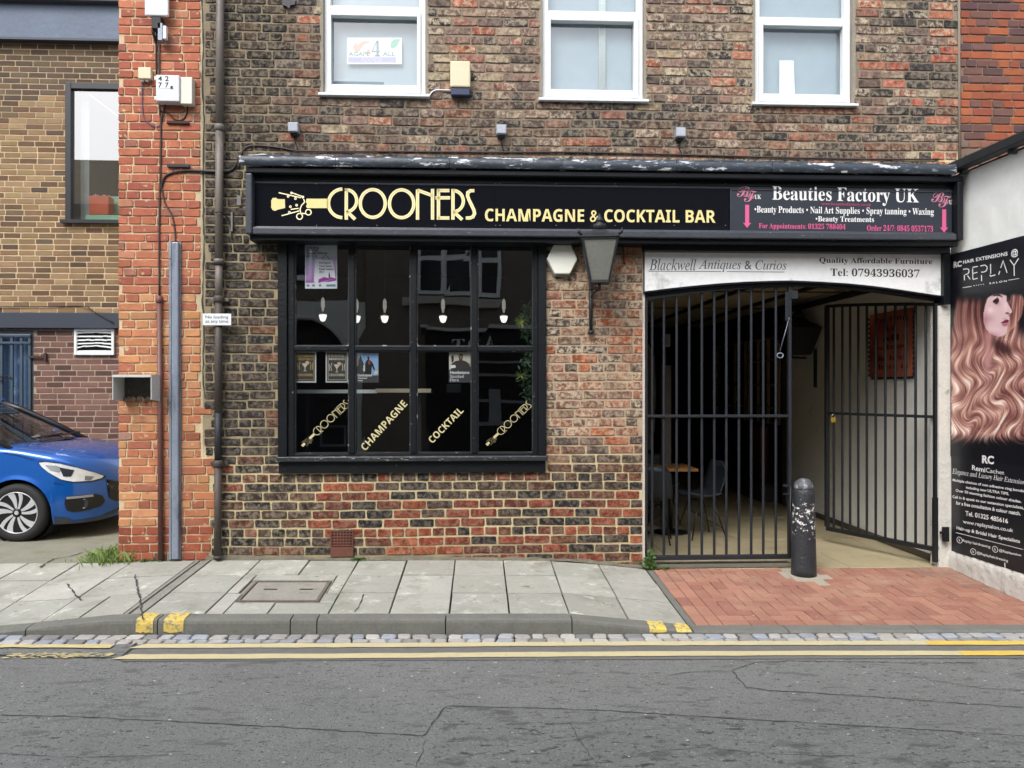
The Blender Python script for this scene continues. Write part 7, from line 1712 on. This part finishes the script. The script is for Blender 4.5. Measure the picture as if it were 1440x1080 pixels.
def table(lab, x, y, w):
    t = thing('cafe_table', lab, 'table', (x, y, -.1), 'wooden cafe tables in the passage'); b = MB(); b.box(x-w, x+w, y-.3, y+.3, .61, .64); b.build('tabletop', WT, t, bevel=.004)
    b = MB(); b.tube([(x, y, -.08), (x, y, .609)], .025, 8); b.build('pedestal', CHL, t); b = MB(); b.lathe([(.2, -.098), (.19, -.085), (.03, -.07)], (x, y, 0), 16); b.build('base', CHL, t)
table('square orange wooden table between the dark shell chairs', 2.15, 1.75, .23); table('wooden table half hidden by the brick jamb', 1.72, 1.75, .18)
pr_ = thing('folded_parasol', 'folded grey canvas parasol on a post standing behind the left gate', 'parasol', (2.02, 2.6, -.1)); cvx = mat('grey_canvas', C(104, 100, 92), .9, var=.25, vscale=9)
b = MB(); n = 16; v = []
for i, (z, r) in enumerate(((.75, .05), (1.0, .10), (1.5, .115), (1.9, .10), (2.05, .03))):
    for j in range(n): a = 2*math.pi*j/n; rr = r*(1+.22*math.cos(a*6)); v.append((2.06+rr*math.cos(a)*.9, 2.6+rr*math.sin(a), z))
b.add(v, [(i*n+j, i*n+(j+1) % n, (i+1)*n+(j+1) % n, (i+1)*n+j) for i in range(4) for j in range(n)], True); b.build('canopy', cvx, pr_)
b = MB(); b.tube([(2.06, 2.6, -.09), (2.06, 2.6, 2.15)], .02, 8); b.build('pole', CHL, pr_)
ps_ = thing('grey_post', 'pale grey wooden post with small switch box just inside the left gate', 'post', (1.84, 1.9, -.1)); xq = F(937, 550, 1.9)[0]
b = MB(); b.box(xq-.055, xq+.05, 1.88, 1.96, -.1, FZ(937, 514, 1.9)); b.build('post', mat('grey_wood', C(110, 108, 102), .8, var=.2), ps_); b = MB(); b.box(xq-.05, xq+.035, 1.84, 1.93, FZ(937, 488, 1.9), FZ(937, 470, 1.9)); b.build('switch_box', mat('grey_metal_box'), ps_, bevel=.01); b = MB(); b.tube([(xq-.01, 1.9, FZ(937, 514, 1.9)), (xq-.01, 1.9, FZ(937, 488, 1.9))], .012, 6); b.build('conduit', CHL, ps_)

# ================================================================== WEEDS
GR = mat('grass_blade', C(134, 158, 84), .7, var=.35, vscale=40); GD = mat('weed_leaf', C(84, 116, 56), .6, var=.35, vscale=40)
def tuft(name, lab, cx, cy, sx, sy, n, h, m, zf, kind='stuff', cat='grass'):
    rg = random.Random(int(cx*100)+n); b = MB()
    for _ in range(n):
        x, y = cx+rg.gauss(0, sx), cy+rg.gauss(0, sy); z = zf(x, y); a = rg.uniform(0, 6.28); l = h*rg.uniform(.4, 1.2); w = .004; dx, dy = math.cos(a), math.sin(a); lean = rg.uniform(.1, .8)
        b.add([(x-dy*w, y+dx*w, z), (x+dy*w, y-dx*w, z), (x+dx*l*lean*.4+dy*w*.8, y+dy*l*lean*.4-dx*w*.8, z+l*.6), (x+dx*l*lean, y+dy*l*lean, z+l*(1-.25*lean))], [(0, 1, 2, 3)])
    o = b.build(name, m, None); tag(o, lab, cat, kind=kind); return o
tuft('grass_tuft', 'grass growing at the foot of the red brick wall end', FX(156), .18, .10, .14, 800, .12, GR, fz); tuft('grass_tuft', 'short grass beside the red brick wall end', FX(160)-.05, .02, .12, .03, 160, .05, GR, fz)
tuft('weed_tuft', 'tiny weeds at the foot of the brown pipe', FX(212), -.02, .05, .012, 70, .035, GD, pavz); tuft('weed_tuft', 'small weeds below the air brick', FX(504), -.02, .03, .012, 110, .03, GD, pavz)
wd = thing('weed_plant', 'leafy weed growing in the corner by the gate jamb', 'weed', (FX(910), -.03, -.09)); b = MB(); rg = random.Random(6); pts = [(FX(910)+rg.uniform(-.03, .05), -.03+rg.uniform(-.03, .03), -.09+rg.uniform(.02, .17)*rg.random()) for _ in range(30)]+[(FX(918)+rg.uniform(-.05, .12), -.02, -.08) for _ in range(14)]
leaves(b, pts, 190, .045, rg, .012, ratio=.6); b.build('foliage', GD, wd)['kind'] = 'stuff'
b = MB(); b.tube([(FX(909), -.03, -.1), (FX(910), -.035, .0), (FX(911), -.03, .07)], .003, 5); b.build('stem', mat('plant_stem'), wd)
b = MB(); rg = random.Random(14)
for _ in range(60):
    x, y = rg.uniform(-4.4, 4), rg.uniform(-1.3, -.05); r = rg.uniform(.003, .012); b.add([(x+r*math.cos(a)*rg.uniform(.6, 1.2), y+r*math.sin(a)*.7, pavz(x, y)+.006) for a in range(6)], [tuple(range(6))])
tag(b.build('litter_specks', mat('pale_grit'), None), 'small pale specks of litter and gum on the pavement', 'litter', kind='stuff')

# ================================================================== STREET SIDE BEHIND THE CAMERA (what the glass mirrors)
b = MB(); b.box(-34, 34, -8.9, -7.6, -.3, -.05); o = b.build('far_pavement', KERB, None); tag(o, kind='structure')
opp = thing('opposite_building', 'dark brick building across the street with pale casement windows and black shopfront', 'building', (2, -9, -.05))
OBK = mat('opposite_brick', C(118, 110, 98), .9, var=.25, vscale=3, bump=.3); FY = -8.9
b = MB(); b.box(-2.35, 14, -9.3, FY, -.1, 6.4); b.build('wall', OBK, opp)
def mir(px, py): 
    t = 15.66/(CS); u = (px-720)/FPX; v = (546-py)/FPX; d = (SN+u*CS, CS-u*SN); t = 15.66/d[1]; return d[0]*t, CH+v*t
def mbox(px0, py0, px1, py1, d0, d1, m, nm, par, bev=0):
    a, zt = mir(px0, py0); c, zl = mir(px1, py1); b = MB(); b.box(a, c, FY+d0, FY+d1, zl, zt); return b.build(nm, m, par, bevel=bev)
OPW = mat('opposite_white_frame', C(226, 232, 230), .5)
for off in (0, 330, 620):
    w_ = mbox(590+off, 330, 697+off, 417, .0, .05, OPW, 'window', opp)
    for a, c in ((596, 624), (632, 660), (669, 692)):
        mbox(a+off, 369, c+off, 411, .051, .06, mat('opposite_glass', (.02, .025, .03), .1), 'pane', w_); mbox(a+off, 338, c+off, 362, .051, .06, mat('opposite_glass'), 'pane', w_)
    mbox(570+off, 420, 702+off, 432, .0, .15, mat('opposite_sill', C(176, 176, 164), .8), 'sill', w_)
mbox(598, 462, 1100, 468, .0, .3, mat('opposite_cornice', C(200, 200, 196), .5), 'cornice', opp); mbox(598, 468.5, 1100, 740, .0, .12, mat('opposite_black', (.008, .008, .01), .3), 'shopfront', opp)
for y in (505, 525, 560): mbox(672, y, 860, y+4, .121, .15, mat('opposite_trim', C(130, 134, 138), .5), 'shopfront_rail', opp)
mbox(676, 590, 720, 596, .121, .2, mat('opposite_trim'), 'shopfront_rail', opp); mbox(690, 545, 706, 590, .121, .14, mat('opposite_trim'), 'shopfront_panel', opp)
def mtext(s, px0, px1, py0, py1, m, par):
    c = [mir(px1, py0), mir(px0, py0), mir(px0, py1), mir(px1, py1)]
    ask_text(s, 'serif', 0, 1.0, 3, [Vector((x, FY+.125, z)) for x, z in c], 'lettering', m, par)
lm = mat('opposite_letter', C(230, 234, 236), .5)
for s, a, c in (('T', 634, 652), ('O', 658, 676), ('A', 684, 696)): mtext(s, a, c, 476.5, 492, lm, opp)
ar = thing('opposite_archway_building', 'pale rendered building with a dark archway across the street', 'building', (-6, -9, -.05))
b = MB(); cxa, _ = mir(424, 470); _, zat = mir(424, 446); r_ = 1.0; xL = cxa-r_; xR = cxa+r_
for (q) in ((-14, xL, -.1, mir(0, 419)[1]), (xR, -2.36, -.1, mir(0, 419)[1])): b.box(q[0], q[1], -9.3, FY, q[2], q[3])
n = 14; zt_ = mir(0, 419)[1]; zc_ = zat-r_
for i in range(n):
    a0, a1 = math.pi*i/n, math.pi*(i+1)/n; x0, x1 = cxa+r_*math.cos(a0), cxa+r_*math.cos(a1)
    b.add([(x0, FY, zc_+r_*math.sin(a0)), (x1, FY, zc_+r_*math.sin(a1)), (x1, FY, zt_), (x0, FY, zt_)], [(0, 1, 2, 3)])
b.build('rendered_wall', mat('opposite_render', C(196, 200, 192), .8, var=.1), ar)
b = MB(); b.box(-14, -2.36, -9.31, -9.0, zt_+.001, 6.9); b.build('upper_wall', OBK, ar); b = MB(); b.box(xL-.2, xR+.2, -12, -9.32, -.1, 4); b.build('arch_dark', mat('opposite_black'), ar)
b = MB(); b.add([(-14, -8.7, 6.3), (-2.36, -8.7, 6.3), (-2.36, -12.5, 9.2), (-14, -12.5, 9.2), (-14, -16, 6.3), (-2.36, -16, 6.3)], [(0, 1, 2, 3), (3, 2, 5, 4)]); b.build('roof', mat('opposite_roof', C(128, 114, 92), .9, var=.2, vscale=2), ar)
b = MB(); b.tube([(cxa+(r_+.05)*math.cos(math.pi*i/20), FY+.05, zc_+(r_+.05)*math.sin(math.pi*i/20)) for i in range(21)], .05, 6); b.build('arch_moulding', mat('opposite_cornice'), ar)
w_ = mbox(380, 338, 440, 392, .0, .05, OPW, 'window', ar); mbox(384, 342, 436, 385, .051, .06, mat('opposite_glass'), 'pane', w_)
for x0, x1, h in ((14.01, 26, 7), (-28, -14.01, 7.5)):
    o_ = thing('opposite_house', 'plain brick house across the street beyond the '+('dark shopfront' if x0 > 0 else 'archway'), 'house', (x0, -9, 0), 'houses across the street'); b = MB(); b.box(x0, x1, -14, FY, -.1, h); b.build('wall', OBK, o_)

flush_text()
